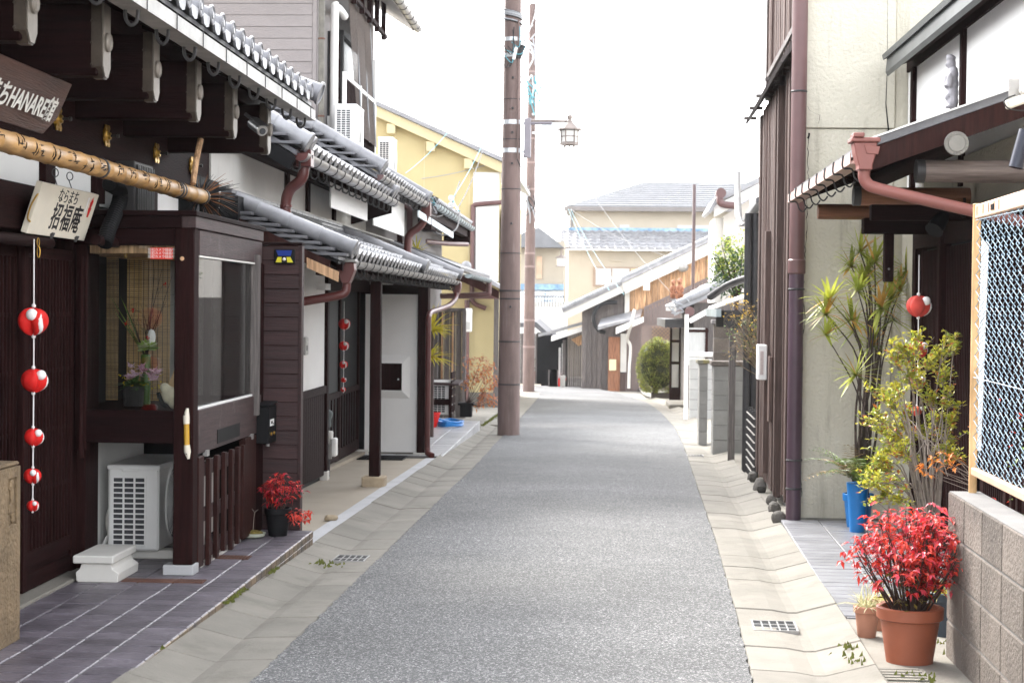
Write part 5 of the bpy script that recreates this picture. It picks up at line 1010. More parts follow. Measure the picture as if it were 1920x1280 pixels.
# black pipes and low eave beyond
nb_ = thing('gate_house', (2,21,gz(21)), 'dark low gate house with black pipes behind the board front', 'house')
MB().box(1.95,6,18.7,22.6,-.6,3.0).build('wall', M['plasterg'], nb_); 
for px in (1403,1417): x = atY(px,480,19.6).x; MB().tube([(x,19.6,2.55),(x,19.6,gz(19.6))], .045, 10).build('downpipe', M['iron'], nb_, smooth=True)
MB().prism([(1.70,18.9,2.62),(2.3,18.9,2.86),(2.3,18.9,2.92),(1.70,18.9,2.68)], (.25,5.5,0)).build('eave', M['kawarad'], nb_); MB().tube(catmull([(1.78,20,2.4),(1.74,20,2.5),(1.66,20.2,2.45),(1.64,20.4,2.62),(1.64,20.6,3.1)],5), .025, 8).build('conduit', M['steel'], nb_, smooth=True)
# sheet metal gate canopy
a, b, c, d = atY(1335,583,22.2), atY(1415,600,21.5), atY(1425,548,21.5), atY(1375,560,23.4)
gc = thing('gate_canopy', (1.7,22,1.3), 'small pale sheet metal canopy over the block gateposts', 'canopy')
MB().prism([(1.46,21.3,1.47),(2.35,21.3,1.80),(2.35,23.2,1.80),(1.46,23.2,1.47)], (0,0,.018)).build('sheet', mat('pale_sheet_metal',(.62,.60,.56),.4,.1,3), gc); MB().box(1.44,1.50,21.25,23.3,1.36,1.46).build('gutter', M['blueg'], gc); MB().box(1.55,2.3,21.4,21.5,1.22,1.44).build('beam', M['iron'], gc); MB().box(1.55,2.3,22.9,23.0,1.22,1.44).build('beam', M['iron'], gc)
MB().tube(catmull([(1.50,23.4,1.62),(1.75,22.8,1.80),(2.2,22.3,1.95)],5), .05, 10).build('black_pipe', M['iron'], gc, smooth=True); MB().tube(catmull([(1.95,22.3,1.9),(2.1,22.0,2.15),(2.5,21.6,2.35)],5), .022, 8).build('cable', M['cable'], gc, smooth=True)
for i in range(9): z=1.98+i*.02; MB().lathe([(.07,0),(.075,.01),(.07,.019)], (2.12,21.6,z), 14).build('ribbed_vent', M['white'], gc)
for x in (1.62,): MB().box(x,x+.08,21.42,21.5,gz(21.4),1.24).build('post', M['grey_v'], gc)
# ------------------------------------------------------------------ block pillars and walls, each block a piece
def blockwall(name, label, x0, x1, y0, y1, z0, ncourse, m, bx=.4, bh=.2, face='x', cap=None):
    t = thing(name, ((x0+x1)/2,(y0+y1)/2,z0), label, 'wall'); MB().box(x0+.008,x1-.008,y0+.008,y1-.008,z0-.1,z0+ncourse*bh-.01).build('mortar', M['grout'] if 'grout' in M else m, t)
    L = (x1-x0) if face == 'x' else (y1-y0); n = max(1, round(L/bx)); w = L/n
    for k in range(ncourse):
        for i in range(n):
            z = z0+k*bh; g_ = .004
            q = MB().box(x0+i*w+g_,x0+(i+1)*w-g_,y0,y1,z+g_,z+bh-g_) if face == 'x' else MB().box(x0,x1,y0+i*w+g_,y0+(i+1)*w-g_,z+g_,z+bh-g_)
            q.build('block', m, t, bevel=.004)
    if cap: MB().box(x0-.03,x1+.03,y0-.03,y1+.03,z0+ncourse*bh,z0+ncourse*bh+.06).build('coping', cap, t, bevel=.01)
    return t
M['mosscap'] = mat('mossy_coping', (.20,.19,.15), .95, .3, 6, .4, 40, dirt=((.26,.22,.03), .52, 5))
blockwall('block_pillar','near grey concrete block gatepost with stepped blocks and stained foot',1.53,1.93,23.0,23.4,gz(23)-.02,6,M['blockl'],.2,.2,cap=M['block'])
blockwall('block_pillar','thin mossy topped block wall end behind the near gatepost',1.47,1.60,25.2,25.6,gz(25.2)-.02,6,M['blockl'],.2,.2,cap=M['mosscap'])
blockwall('block_wall','dark taller block wall below the sheet metal canopy',1.62,2.25,24.4,24.6,gz(24)-.05,9,M['block'],.4,.2,cap=M['sidec'])
M['blockw'] = mat('pale_block', (.42,.415,.40), .9, .12, 3, .3, 55, per=.06, dirt=((.16,.155,.14), .62, 1.6))
blockwall('block_wall','pale low block wall carrying a white pipe, farther down the lane',1.78,2.22,33.8,34.0,gz(33.8)-.02,6,M['blockw'],.44,.2)
t = thing('white_pipe_run', (1.75,33.6,0), 'white drainpipe running down and along the pale block wall', 'pipe'); MB().tube([(1.70,33.6,1.35),(1.70,33.6,gz(33.6))], .04, 10).build('upright', M['white'], t, smooth=True); MB().tube([(1.70,33.72,.56),(2.25,33.72,.56)], .05, 10).build('run', M['white'], t, smooth=True); MB().lathe([(.06,-.05),(.065,0),(.06,.05)], (2.0,33.72,.56), 12, 'x').build('coupling', M['white'], t)
# ------------------------------------------------------------------ entrance canopy and house at the right edge
eh = thing('entrance_house', (2.5,11,gz(11)), 'white walled house with log framed entrance canopy and dark lattice door at right', 'house')
def E_(name, m, mb, par=None, **k): return mb.build(name, m, par if par is not None else eh, **k)
E_('upper_wall', mat('bright_white_plaster',(.84,.83,.81),.85,.03,2), MB().box(2.45,2.8,7.5,13.88,2.2,3.5)); 
for y, w in ((13.55,.09),(11.72,.07),(9.75,.07)): E_('stud', M['wood_v'], MB().box(2.415,2.452,y-w/2,y+w/2,2.3,3.36), bevel=.003)
E_('eave_soffit', M['wood_y'], MB().prism([(2.24,7.5,3.34),(2.9,7.5,3.62),(2.9,7.5,3.66),(2.24,7.5,3.38)], (0,6.1,0))); E_('eave_fascia', mat('dark_green_grey_metal',(.075,.08,.08),.45,.2,4), MB().prism([(2.225,7.5,3.33),(2.245,7.5,3.30),(2.262,7.5,3.33),(2.235,7.5,3.44)], (0,6.12,0))); E_('roof', bpy.data.materials['dark_green_grey_metal'], MB().prism([(2.21,7.5,3.43),(3.4,7.5,3.95),(3.4,7.5,3.99),(2.20,7.5,3.47)], (0,6.15,0)))
E_('wall_plate', M['wood_y'], MB().box(2.43,2.453,7.5,13.85,3.36,3.46))
# ground floor: dark lattice doors
E_('rear_wall', M['black'], MB().box(2.60,2.8,7.5,13.85,-.4,2.5)); E_('stucco_return', M['stucco'], MB().box(2.42,2.6,13.2,13.88,-.3,2.3)); E_('corner_post', M['wood_v'], MB().box(2.38,2.52,13.08,13.2,zr(13.2),2.25), bevel=.006); E_('lintel', M['wood_y'], MB().box(2.37,2.52,7.6,13.08,1.92,2.10), bevel=.006); E_('transom_wall', M['stucco'], MB().box(2.44,2.5,7.6,13.1,2.10,2.5))
def ldoor(y0, y1, x):
    z0 = zr((y0+y1)/2)+.02; d = E_('door', M['black'], MB().box(x+.01,x+.02,y0,y1,z0,1.92))
    for a in (y0,y1-.08): E_('stile', M['wood_v'], MB().box(x-.02,x+.012,a,a+.08,z0,1.92), d)
    for z in (z0+.05,.30,.62,.94,1.26,1.58,1.88): E_('rail', M['fade_y'], MB().box(x-.010,x+.010,y0+.08,y1-.08,z-.02,z+.02), d)
    n = 17
    for i in range(n): y = y0+.1+i*(y1-y0-.2)/(n-1); E_('slat', M['wood_v'], MB().box(x-.022,x-.0105,y-.01,y+.01,z0,1.90), d)
ldoor(12.05,13.06,2.44); ldoor(11.0,12.02,2.41); ldoor(9.9,10.95,2.44); ldoor(8.8,9.86,2.41)
# canopy
ev = Vector((1.50,0,2.32)); vz2 = lambda x: 2.335+(x-1.5)*.36
cr_ = E_('canopy_roof', M['kawarad'], MB().prism([(1.46,9.66,vz2(1.46)+.03),(2.46,9.66,vz2(2.46)+.03),(2.46,9.66,vz2(2.46)+.075),(1.46,9.66,vz2(1.46)+.075)], (.04,3.75,0))); E_('drip_edge', M['white'], MB().prism([(1.45,9.645,vz2(1.45)+.076),(2.46,9.645,vz2(2.46)+.076),(2.46,9.645,vz2(2.46)+.086),(1.45,9.645,vz2(1.45)+.086)], (0,.05,0)), cr_)
E_('barge_board', M['redwood_v'], MB().prism([(1.50,9.67,vz2(1.5)-.10),(2.46,9.67,vz2(2.46)-.10),(2.46,9.67,vz2(2.46)+.028),(1.50,9.67,vz2(1.5)+.028)], (0,.04,0)), cr_); E_('soffit', M['wood_x'], MB().prism([(1.50,9.72,vz2(1.5)-.01),(2.44,9.72,vz2(2.44)-.01),(2.44,9.72,vz2(2.44)+.025),(1.50,9.72,vz2(1.5)+.025)], (.04,3.6,0)), cr_)
for i in range(8): y = 9.9+i*.45; E_('rafter', M['wood_x'], MB().prism([(1.52,y,vz2(1.52)-.06),(2.44,y,vz2(2.44)-.06),(2.44,y,vz2(2.44)-.012),(1.52,y,vz2(1.52)-.012)], (0,.05,0)), cr_)
M['log'] = mat('peeled_log', (.155,.12,.105), .55, .4, 3, .25, 14, stretch=H_X, dirt=((.30,.27,.25), .60, 5)); M['logo'] = mat('orange_lit_log', (.24,.10,.05), .5, .3, 3, .2, 14, stretch=H_X)  # orange light on the deeper logs is put into the second log colour
def logb(x0, x1, y, z, r, m, cap=True):
    l = E_('log_beam', m, MB().tube([(x0,y,z),(x0+.02,y,z),(x1,y,z)], [r*.97,r,r*1.03], 18), smooth=40)
    if cap: E_('log_cap', M['iron'], MB().tube([(x0-.012,y,z),(x0+.035,y,z)], [r*1.05]*2, 18), l, smooth=40)
logb(1.80,2.6,9.85,2.25,.064,M['log']); logb(1.66,2.4,11.3,2.20,.060,M['logo']); logb(1.62,2.4,12.9,2.19,.058,M['logo'],False)
E_('log_end', M['wood_y'], MB().tube([(1.965,9.60,2.385),(1.965,13.1,2.385)], .058, 16), smooth=40); dc = E_('end_disc', mat('grey_disc',(.22,.21,.19),.6,.2,9), MB().lathe([(0,-.012),(.045,-.012),(.047,-.004),(.066,-.006),(.068,.01)], (1.965,9.60,2.385), 24, 'y'), smooth=30)
for k in range(22): a = k*2*math.pi/22; E_('disc_petal', bpy.data.materials['grey_disc'], MB().cbox((1.965+.056*math.cos(a),9.592,2.385+.056*math.sin(a)), (.014,.006,.007), Euler((0,-a,0))), dc)
E_('head_beam', M['wood_x'], MB().box(1.86,2.5,12.2,12.34,2.0,2.11), bevel=.006); E_('hanging_post', M['wood_v'], MB().box(2.01,2.075,12.22,12.30,1.66,2.0), bevel=.005); E_('door_post', M['wood_v'], MB().box(2.34,2.42,11.95,12.03,zr(12),2.3), bevel=.005); E_('peg', M['steel'], MB().ball((2.04,12.215,1.75), .008, 8, 6)); E_('cross_rail', M['wood_x'], MB().box(1.72,2.45,11.0,11.08,2.03,2.13), bevel=.005)
# gutter of the canopy
gx = lambda y: 1.445+.011*(y-9.7)
GPr = [(-.045,-.05),(-.045,.012),(-.040,.012),(-.038,-.043),(.038,-.043),(.040,.018),(.046,.018),(.046,-.05)]
M['pinkg'] = mat('faded_pink_gutter', (.50,.34,.30), .45, .15, 4); cg = E_('canopy_gutter', M['pinkg'], MB().prism([(gx(9.75)+a,9.75,2.33+b) for a,b in GPr], (.039,3.55,0)))
for i in range(8): y = 10.0+i*.44; x = gx(y); E_('gutter_hook', M['iron'], MB().tube(catmull([(x-.05,y,2.35),(x-.052,y,2.28),(x+.0,y,2.27),(x+.02,y,2.22),(x+.05,y,2.20),(x+.075,y,2.23)],4), .0055, 6), cg, smooth=True)
hp3 = E_('rain_hopper', M['pinkpipe'], MB().prism([(1.40,9.60,2.39),(1.53,9.60,2.39),(1.525,9.60,2.33),(1.505,9.60,2.26),(1.505,9.60,2.235),(1.43,9.60,2.235),(1.43,9.60,2.26),(1.41,9.60,2.33)], (0,.13,0)), bevel=.006)
E_('hopper_rim', M['pinkpipe'], MB().box(1.385,1.545,9.585,9.745,2.39,2.415), hp3, bevel=.005); E_('hopper_rim', M['pinkpipe'], MB().box(1.395,1.455,9.57,9.70,2.415,2.44), hp3, bevel=.005); E_('hopper_panel', M['pinkpipe'], MB().prism([(1.455,9.594,2.375),(1.545,9.594,2.365),(1.535,9.594,2.32),(1.47,9.594,2.325)], (0,.01,0)), hp3, bevel=.003)
E_('slanting_downpipe', M['pinkpipe'], MB().tube(catmull([(1.468,9.66,2.24),(1.468,9.66,2.20),(1.485,9.66,2.165),(1.53,9.655,2.14),(1.75,9.64,2.085),(2.10,9.62,2.005),(2.35,9.6,1.95)], 6), .034, 14), smooth=True)
# lamps under and on the canopy
t = thing('spot_lamp', atY(1760,420,11.0), 'black angled spot lamp under the entrance canopy', 'lamp'); c = atY(1760,418,11.0); ax = Vector((-.5,-.5,-.7)).normalized(); MB().tube([c-ax*.09,c-ax*.07,c+ax*.06,c+ax*.07],[.03,.045,.055,.06],16).build('shade', M['black'], t, smooth=40); MB().tube(catmull([c-ax*.08,c+Vector((.10,0,.10)),c+Vector((.16,0,.04)),c+Vector((.16,0,.16))],5), .01, 8).build('arm', M['black'], t, smooth=True)
t = thing('wall_lamp', atY(1912,280,8.9), 'dark cylindrical lamp cut by the right edge under the canopy', 'lamp'); c = atY(1914,280,8.9); ax = Vector((.25,0,1)).normalized(); MB().tube([c-ax*.10,c-ax*.098,c+ax*.10],[.03,.038,.036],16).build('shade', mat('dark_blue_metal',(.012,.014,.03),.35,.1), t, smooth=40); MB().tube([c,c+Vector((.15,.1,.05))], .012, 8).build('arm', M['black'], t)
t = thing('junction_box', atY(1905,190,9.5), 'cream junction box with steel plate above the canopy edge', 'fixture'); c = atY(1908,190,9.5); MB().cbox(c, (.13,.08,.05), Euler((0,-.35,0))).build('box', M['signw'], t, bevel=.008); MB().cbox(c+Vector((-.015,.02,.07)), (.06,.004,.11)).build('plate', M['steel'], t); MB().lathe([(.02,-.02),(.03,0),(.02,.02)], c+Vector((.03,-.02,.06)), 14, 'y').build('lamp_socket', M['dirtywhite'], t); MB().tube(catmull([c+Vector((-.02,-.03,.03)),c+Vector((-.08,-.04,-.0)),c+Vector((-.05,-.05,-.05)),c+Vector((.10,-.05,-.06))],5), .004, 6).build('cable', M['cable'], t)
# small grey figurine on the wall post
fg = thing('wall_figurine', (2.40,11.7,2.62), 'small grey standing robed figurine with a hat on the white wall', 'figurine'); base = atX(1787,203,2.39); top = atX(1778,110,2.39); hF = top.z-base.z; q = MB(); bx_, by_ = 2.385, base.y
def fb(f, dx, dy, r): q.ball((bx_+dx, by_+dy, base.z+hF*f), r, 12, 9)
fb(.12,0,0,(.042,.055,.055)); fb(.28,0,0,(.042,.052,.065)); fb(.45,-.003,0,(.045,.055,.06)); fb(.62,-.003,.0,(.042,.058,.055)); fb(.70,0,0,(.035,.05,.03)); fb(.83,-.012,-.004,(.032,.035,.042)); fb(.88,-.03,-.004,(.012,.012,.010)); fb(.93,-.014,0,(.035,.04,.018)); fb(.97,-.022,0,(.028,.03,.012)); fb(.50,-.03,-.05,(.022,.018,.05)); fb(.50,-.03,.05,(.022,.018,.05)); fb(.42,-.048,-.012,(.016,.03,.014)); fb(.03,-.02,-.025,(.03,.022,.012)); fb(.03,-.02,.025,(.03,.022,.012)); fb(.80,-.045,-.003,(.008,.008,.012)); fb(.22,-.035,0,(.02,.04,.03)); fb(.60,-.04,0,(.012,.03,.02))
me = voxel(q, .006, 2); me.materials.append(mat('grey_clay',(.30,.29,.31),.7,.2,20,.3,50)); link('body', me, fg); MB().box(2.40,2.425,by_-.03,by_+.03,base.z-.02,base.z+.01).build('bracket', M['wood_v'], fg)
# ------------------------------------------------------------------ block wall with chain-link fence (right edge)
WD = Vector((78/3200,1,0)).normalized()        # direction of the wall
wc = Vector((1.636,8.06,0))
bw_ = thing('boundary_wall', wc+Vector((0,0,gz(8))), 'weathered concrete block wall with stained faces at the right edge', 'wall')
z0 = -.185; ang = -math.atan2(WD.x, WD.y)
def wp(s, o, z): p = wc-WD*s+Vector((WD.y,-WD.x,0))*o; return Vector((p.x,p.y,z))   # s towards the camera, o into the plot
def wbox(s0, s1, o0, o1, za, zb): q = MB(); q.prism([wp(s0,o0,za),wp(s1,o0,za),wp(s1,o1,za),wp(s0,o1,za)], (0,0,zb-za)); return q
wbox(.005,3.6,.006,.144,z0-.1,z0+.80).build('mortar', M['grout'], bw_)
for k in range(4):
    for i in range(9): wbox(i*.4+.004,(i+1)*.4-.004,0,.15,z0+k*.2+.004,z0+(k+1)*.2-.004).build('block', M['block'], bw_, bevel=.005)
wbox(0,3.6,-.004,.154,z0-.12,z0+.001).build('footing', M['block'], bw_, bevel=.006)
fe = thing('chain_link_fence', wc+Vector((0,0,z0+.8)), 'rusty framed chain link fence standing on the block wall', 'fence'); zt = z0+.80
M['rustp'] = mat('rusty_yellow_post', (.46,.29,.12), .6, .35, 5, .1, 40, stretch=(3,3,.8), dirt=((.30,.36,.30), .60, 4), col2=(.58,.36,.18)); M['rail'] = mat('pinkish_worn_rail', (.58,.37,.25), .6, .2, 4, dirt=((.30,.13,.06), .66, 9))
zp_ = atY(1820,385,8.0).z
MB().tube([wp(.06,.10,zt-.02),wp(.06,.10,zp_)], .019, 14).build('post', M['rustp'], fe, smooth=40); MB().lathe([(.02,0),(.021,.004),(.015,.008),(0,.009)], wp(.06,.10,zp_), 14).build('post_cap', M['rustp'], fe)
q = MB(); q.prism([wp(.09,.085,zp_-.065),wp(3.2,.085,zp_-.065),wp(3.2,.085,zp_+.0),wp(.09,.085,zp_+.0)], Vector((WD.y,-WD.x,0))*.03); q.build('top_rail', M['rail'], fe, bevel=.004)
zbt = zt+.085; q = MB(); q.prism([wp(.09,.085,zbt),wp(3.2,.085,zbt),wp(3.2,.085,zbt+.035),wp(.09,.085,zbt+.035)], Vector((WD.y,-WD.x,0))*.03); q.build('bottom_rail', M['rail'], fe, bevel=.004)
M['mesh'] = mat('blue_grey_pvc_wire', (.22,.33,.40), .3, .3, 10, spec=.8, col2=(.34,.45,.55)); pw = .074; hgt = zp_-.06-zbt-.03
nw = 30; nzig = int(hgt/(pw*.5))
for i in range(nw):
    s0 = .10+i*pw*.75; pp = []
    for j in range(nzig+1): z = zbt+.03+j*hgt/nzig; pp.append(wp(s0+(pw*.75 if (i+j) % 2 else -.006)+rnd.uniform(-.004,.004), .10+(.006 if (i+j) % 2 else -.006), z))
    MB().tube(pp, .0021, 5, cap=False).build('wire', M['mesh'], fe, smooth=60)
for z in (zbt+.03, zbt+.45, zp_-.07): MB().tube([wp(.08,.092,z),wp(1.2,.094,z-.01),wp(3.2,.092,z)], .0022, 5).build('tension_wire', M['mesh'], fe)
for s in (.14,.28,.40,.52,.62): wbox(s,s+.006,.083,.085,zp_-.05,zp_-.01).build('rivet', M['iron'], fe)
for k in range(4): wbox(.46+k*.018,.472+k*.018,.081,.085,zp_-.045,zp_-.02).build('wire_tie', M['black'], fe)
tag(MB().prism([(1.775,8.13,.80),(1.80,8.13,.80),(1.82,8.13,1.76),(1.79,8.13,1.80)], (0,.012,0)).build('white_board', M['white'], None), 'narrow white board standing behind the rusty fence post', 'board')
low = thing('inner_railing', (2.1,7.5,zt), 'low dark slatted railing behind the block wall', 'railing')
for i in range(22): p = wp(-.05+i*.13,.28,0); MB().box(p.x-.012,p.x+.012,p.y-.02,p.y+.02,-.1,zt+.13).build('slat', M['wood_v'], low)
# manhole lid
c = atG(1690,1268,.016); t = thing('manhole_lid', c, 'worn concrete inspection lid in front of the terracotta pot', 'lid'); MB().box(c.x-.11,c.x+.13,c.y-.16,c.y+.16,gz(c.y)-.03,gz(c.y)+.022).build('lid', M['conc'], t, bevel=.008)
for k in range(5): y = c.y-.12+k*.06; MB().box(c.x-.08,c.x+.10,y,y+.03,gz(y)+.022,gz(y)+.027).build('rib', M['conc'], t)
# ------------------------------------------------------------------ street poles, lamp, wires
def street_pole(x, y, r0, z1, label, r1=None):
    z0 = gz(y)-.1; t = thing('street_pole', (x,y,gz(y)), label, 'pole', 'concrete street poles'); n = 14; r1 = r1 or r0-(z1-z0)/150
    MB().tube([(x,y,z0+(z1-z0)*i/n) for i in range(n+1)], [r0+(r1-r0)*i/n for i in range(n+1)], 28).build('shaft', M['pole'], t, smooth=40); return t, (lambda z: r0+(r1-r0)*(z-z0)/(z1-z0))
px_, py_ = -1.427, 27.0
p1, rad1 = street_pole(px_, py_, .178, 9.0, 'thick brown painted street pole nearest on the left, carrying the lantern')
zat = lambda yp: atY(955,yp,py_).z
M['band'] = mat('galvanised_band', (.62,.64,.66), .4, .2, 20, metal=.4)
for yp, w, m in ((230,.035,'band'),(283,.035,'band'),(355,.006,'iron'),(75,.03,'band'),(105,.03,'band'),(545,.010,'iron'),(560,.010,'iron'),(640,.010,'iron'),(720,.010,'iron'),(187,.006,'iron'),(262,.006,'iron'),(475,.006,'iron')):
    z = zat(yp); r = rad1(z); MB().lathe([(r+.001,-w),(r+.007,-w),(r+.007,w),(r+.001,w)], (px_,py_,z), 24, cap=False).build('band', M[m], p1)
for yp in (148,205,250,308,420,575): z = zat(yp); r = rad1(z); MB().lathe([(.018,-.03),(.02,0),(.012,.004)], (px_+.02,py_-r,z), 10, 'y').build('step_hole', M['iron'], p1)
MB().tube([(px_+.10,py_-.14,zat(40)),(px_+.105,py_-.155,zat(300))], .014, 6).build('riser_pipe', M['pole'], p1); MB().tube(catmull([(px_+.10,py_-.15,zat(300)),(px_+.17,py_-.10,zat(315)),(px_+.20,py_-.05,zat(290))],5), .008, 6).build('cable', M['cable'], p1)
rr = random.Random(21)
for k in range(9):                              # strapped cable bundle near the top
    zz0 = zat(38)+rr.uniform(-.12,.12); r = rad1(6)+.012; MB().tube([(px_+r*math.cos(a), py_-r*abs(math.sin(a))*1.0, zz0+.10*(a/math.pi)) for a in [math.pi*i/10 for i in range(11)]], .012, 6).build('cable_loop', M['thin'] if k % 3 else M['cable'], p1)
for k in range(7): z = zat(92)+rr.uniform(-.15,.15); MB().tube(catmull([(px_+rr.uniform(-.15,.1),py_-.18,z),(px_+rr.uniform(-.1,.2),py_-.22,z-rr.uniform(.05,.25)),(px_+rr.uniform(.0,.25),py_-.16,z+rr.uniform(.0,.3))],5), .007, 5).build('cable_loop', M['cyan'] if k % 3 == 0 else M['cable'], p1)
MB().cbox((px_+.14,py_-.14,zat(100)), (.08,.06,.22), Euler((0,.35,0))).build('splice_box', M['iron'], p1, bevel=.01); MB().cbox((px_+.05,py_-.2,zat(104)), (.05,.05,.2), Euler((0,.2,0))).build('splice_box', M['white'], p1, bevel=.01)
# lantern on an arm
st = thing('street_lantern', (px_+.2,py_,zat(270)), 'hexagonal street lantern with tiled cap on an arm of the near pole', 'street lamp'); s_ = py_/3200
M['lampm'] = mat('brown_grey_lantern', (.24,.20,.18), .55, .15, 5); M['boxg'] = mat('mauve_grey_box', (.26,.24,.27), .5, .1, 5); M['lglass'] = mat('milk_glass', (.80,.79,.76), .3, .03)
a, b = atY(983,222,py_-.05), atY(995,296,py_-.05); MB().box(a.x,b.x,py_-.12,py_+.02,b.z,a.z).build('control_box', M['boxg'], st, bevel=.008)
for yp in (232,285): MB().box(px_+.1,a.x+.01,py_-.06,py_-.02,zat(yp)-.02,zat(yp)+.02).build('clamp', M['band'], st)
az = atY(1030,228,py_).z; lx = atY(1068,240,py_).x; MB().tube([(b.x,py_-.05,az),(lx,py_-.05,az)], [.030,.02], 12).build('arm', M['lampm'], st, smooth=True); MB().tube([(b.x,py_-.05,az-.03),(atY(1035,230,py_).x,py_-.05,az-.03)], .03, 8).build('arm_sleeve', M['boxg'], st)
def hexa(r, z): return [(lx+r*math.cos(k*math.pi/3+.1), py_-.05+r*math.sin(k*math.pi/3+.1), z) for k in range(6)]
def frus(nm, r0, z0, r1, z1, m): q = MB(); q.v = hexa(r0,z0)+hexa(r1,z1); q.f = [tuple(range(6))[::-1], tuple(range(6,12))]+[(k,(k+1)%6,6+(k+1)%6,6+k) for k in range(6)]; return q.build(nm, m, st)
zl = lambda yp: atY(1068,yp,py_).z
frus('cap', .205, zl(243), .07, zl(231), M['lampm']); frus('cap_edge', .205, zl(245), .205, zl(243), M['lampm']); MB().lathe([(.06,0),(.05,.03),(.03,.05),(.045,.08),(.04,.11),(.015,.13),(0,.16)], (lx,py_-.05,zl(231)), 14).build('finial', M['lampm'], st, smooth=40)
frus('glass', .128, zl(267), .135, zl(246), M['lglass']); frus('base_plate', .155, zl(273), .155, zl(268), M['lampm'])
for (x0,y0,_),(x1,y1,_) in zip(hexa(.135,0),hexa(.142,0)): MB().beam((x0,y0,zl(268)),(x1,y1,zl(245)),.022,.022,(0,1,0)).build('glazing_bar', M['lampm'], st)
for zq in (zl(257),): 
    h6 = hexa(.137,zq); MB().tube(h6+[h6[0]], .008, 5).build('glazing_bar', M['lampm'], st)
for (x,y,z) in hexa(.15,zl(276)): MB().cbox((x,y,z), (.02,.02,.05)).build('foot', M['lampm'], st)
MB().lathe([(.0,-.04),(.02,0)], (lx,py_-.05,zl(274)), 8).build('pendant', M['lampm'], st)
# far pole
M['pole2b'] = mat('pole_band', (.27,.20,.185), .6, .1)
x2, y2 = -2.1, 50.8
p2_, rad2 = street_pole(x2, y2, .178, 10.45, 'second slimmer looking brown street pole farther along the lane'); z2t = lambda yp: atY(1000,yp,y2).z
for yp in (75,135,157,170,260,305,355,475,500,600,650): z = z2t(yp); r = rad2(z); MB().lathe([(r+.001,-.03),(r+.008,-.03),(r+.008,.03),(r+.001,.03)], (x2,y2,z), 18, cap=False).build('band', M['pole2b'], p2_)
a = atY(1010,24,y2); b = atY(1100,24,y2); M['pale'] = mat('pale_blue_grey_steel', (.66,.72,.75), .5, .1, 5); MB().beam((a.x-.1,y2-.2,a.z),(b.x,y2-.2,b.z),.09,.09).build('cross_arm', M['pale'], p2_)
for px in (1030,1062,1098): p = atY(px,18,y2); MB().lathe([(.03,-.05),(.05,0),(.03,.05),(.05,.1),(.02,.14)], p, 10).build('insulator', M['white'], p2_)
p = atY(1070,40,y2); MB().tube([(p.x,y2-.2,a.z),(p.x,y2-.2,p.z-.1),(p.x+.35,y2-.2,p.z-.35)], .025, 6).build('drop_arm', M['pale'], p2_)
a, b = atY(1016,200,y2), atY(1040,256,y2); MB().box(a.x,b.x,y2-.3,y2+.05,b.z,a.z).build('junction_cabinet', M['pale'], p2_, bevel=.02)
for yp in (215,250): MB().box(x2,a.x+.02,y2-.12,y2-.06,z2t(yp)-.03,z2t(yp)+.03).build('cabinet_clamp', M['band'], p2_)
for k in range(16): c = Vector((x2-.05+rr.uniform(-.25,.3),y2-.25,z2t(188)+rr.uniform(-.5,.4))); MB().tube(catmull([c,c+Vector((rr.uniform(-.2,.25),-.1,rr.uniform(.2,.6))),c+Vector((rr.uniform(.1,.45),0,rr.uniform(-.1,.3)))],5), .018, 5).build('cable_loop', M['cyan'] if k % 2 else M['pale'], p2_)
for k in range(8): c = Vector((x2-.1+rr.uniform(-.1,.2),y2-.22,z2t(40)+rr.uniform(-.8,.4))); MB().tube(catmull([c,c+Vector((rr.uniform(-.2,.2),-.1,-.4)),c+Vector((rr.uniform(-.1,.3),0,-.7))],5), .02, 5).build('cable_loop', M['pale'] if k % 2 else M['thin'], p2_)
for k in range(8): c = Vector((x2+rr.uniform(-.15,.1),y2-.2,z2t(360)+rr.uniform(-.4,.5))); MB().tube(catmull([c,c+Vector((rr.uniform(-.2,.2),-.1,-.3)),c+Vector((rr.uniform(-.1,.2),0,-.6))],5), .018, 5).build('cable_loop', M['thin'] if k % 2 else M['iron'], p2_)
# overhead wires, one object each
def wire(a, b, sag, r, m, label, n=14):
    a, b = Vector(a), Vector(b); tag(MB().tube([a.lerp(b,i/n)-Vector((0,0,sag*4*(i/n)*(1-i/n))) for i in range(n+1)], r, 5).build('overhead_wire', M[m], None, smooth=True), label, 'wire', 'overhead wires')
wire(atY(1098,22,y2), atY(1372,300,40), .3, .008, 'thin', 'thin overhead wire running down right from the far pole cross arm')
wire(atY(1062,20,y2), atY(1385,330,36), .3, .008, 'thin', 'thin overhead wire just above the one from the cross arm end')
wire(atY(1140,-20,30), atY(1352,290,44), .2, .007, 'thin', 'thin overhead wire crossing the open sky from the top centre')
wire(atY(925,-10,27), atY(874,235,30), .1, .008, 'thin', 'thin wire falling from the top edge toward the yellow gable')
wire(atY(963,95,27), atY(1005,20,50), .2, .014, 'cable', 'dark cable between the two street poles at the top')
wire(atY(1066,392,78), atY(1143,545,52), .2, .006, 'cyan', 'pale blue cable from the cream house down to the barn roof')
wire(atY(1070,392,78), atY(1170,552,50), .2, .006, 'cyan', 'second pale blue cable from the cream house to the barn roof')
wire(atY(1070,392,60), atY(1250,480,46), .15, .006, 'cable', 'dark wire crossing before the tiled roof of the cream house')
wire(atY(1115,370,60), atY(1255,545,44), .1, .006, 'cable', 'dark wire running down to the roof with the two figures')
wire(atY(905,270,35.5), atY(848,372,28), .05, .006, 'cyan', 'blue cable dropping from the yellow house eave')
wire(atY(908,272,35.5), atY(855,395,27.5), .12, .010, 'cable', 'dark cable beside the blue one at the yellow house')
wire(atY(838,250,35.5), atY(760,325,31), .05, .006, 'cyan', 'blue cable slanting across the yellow gable wall')
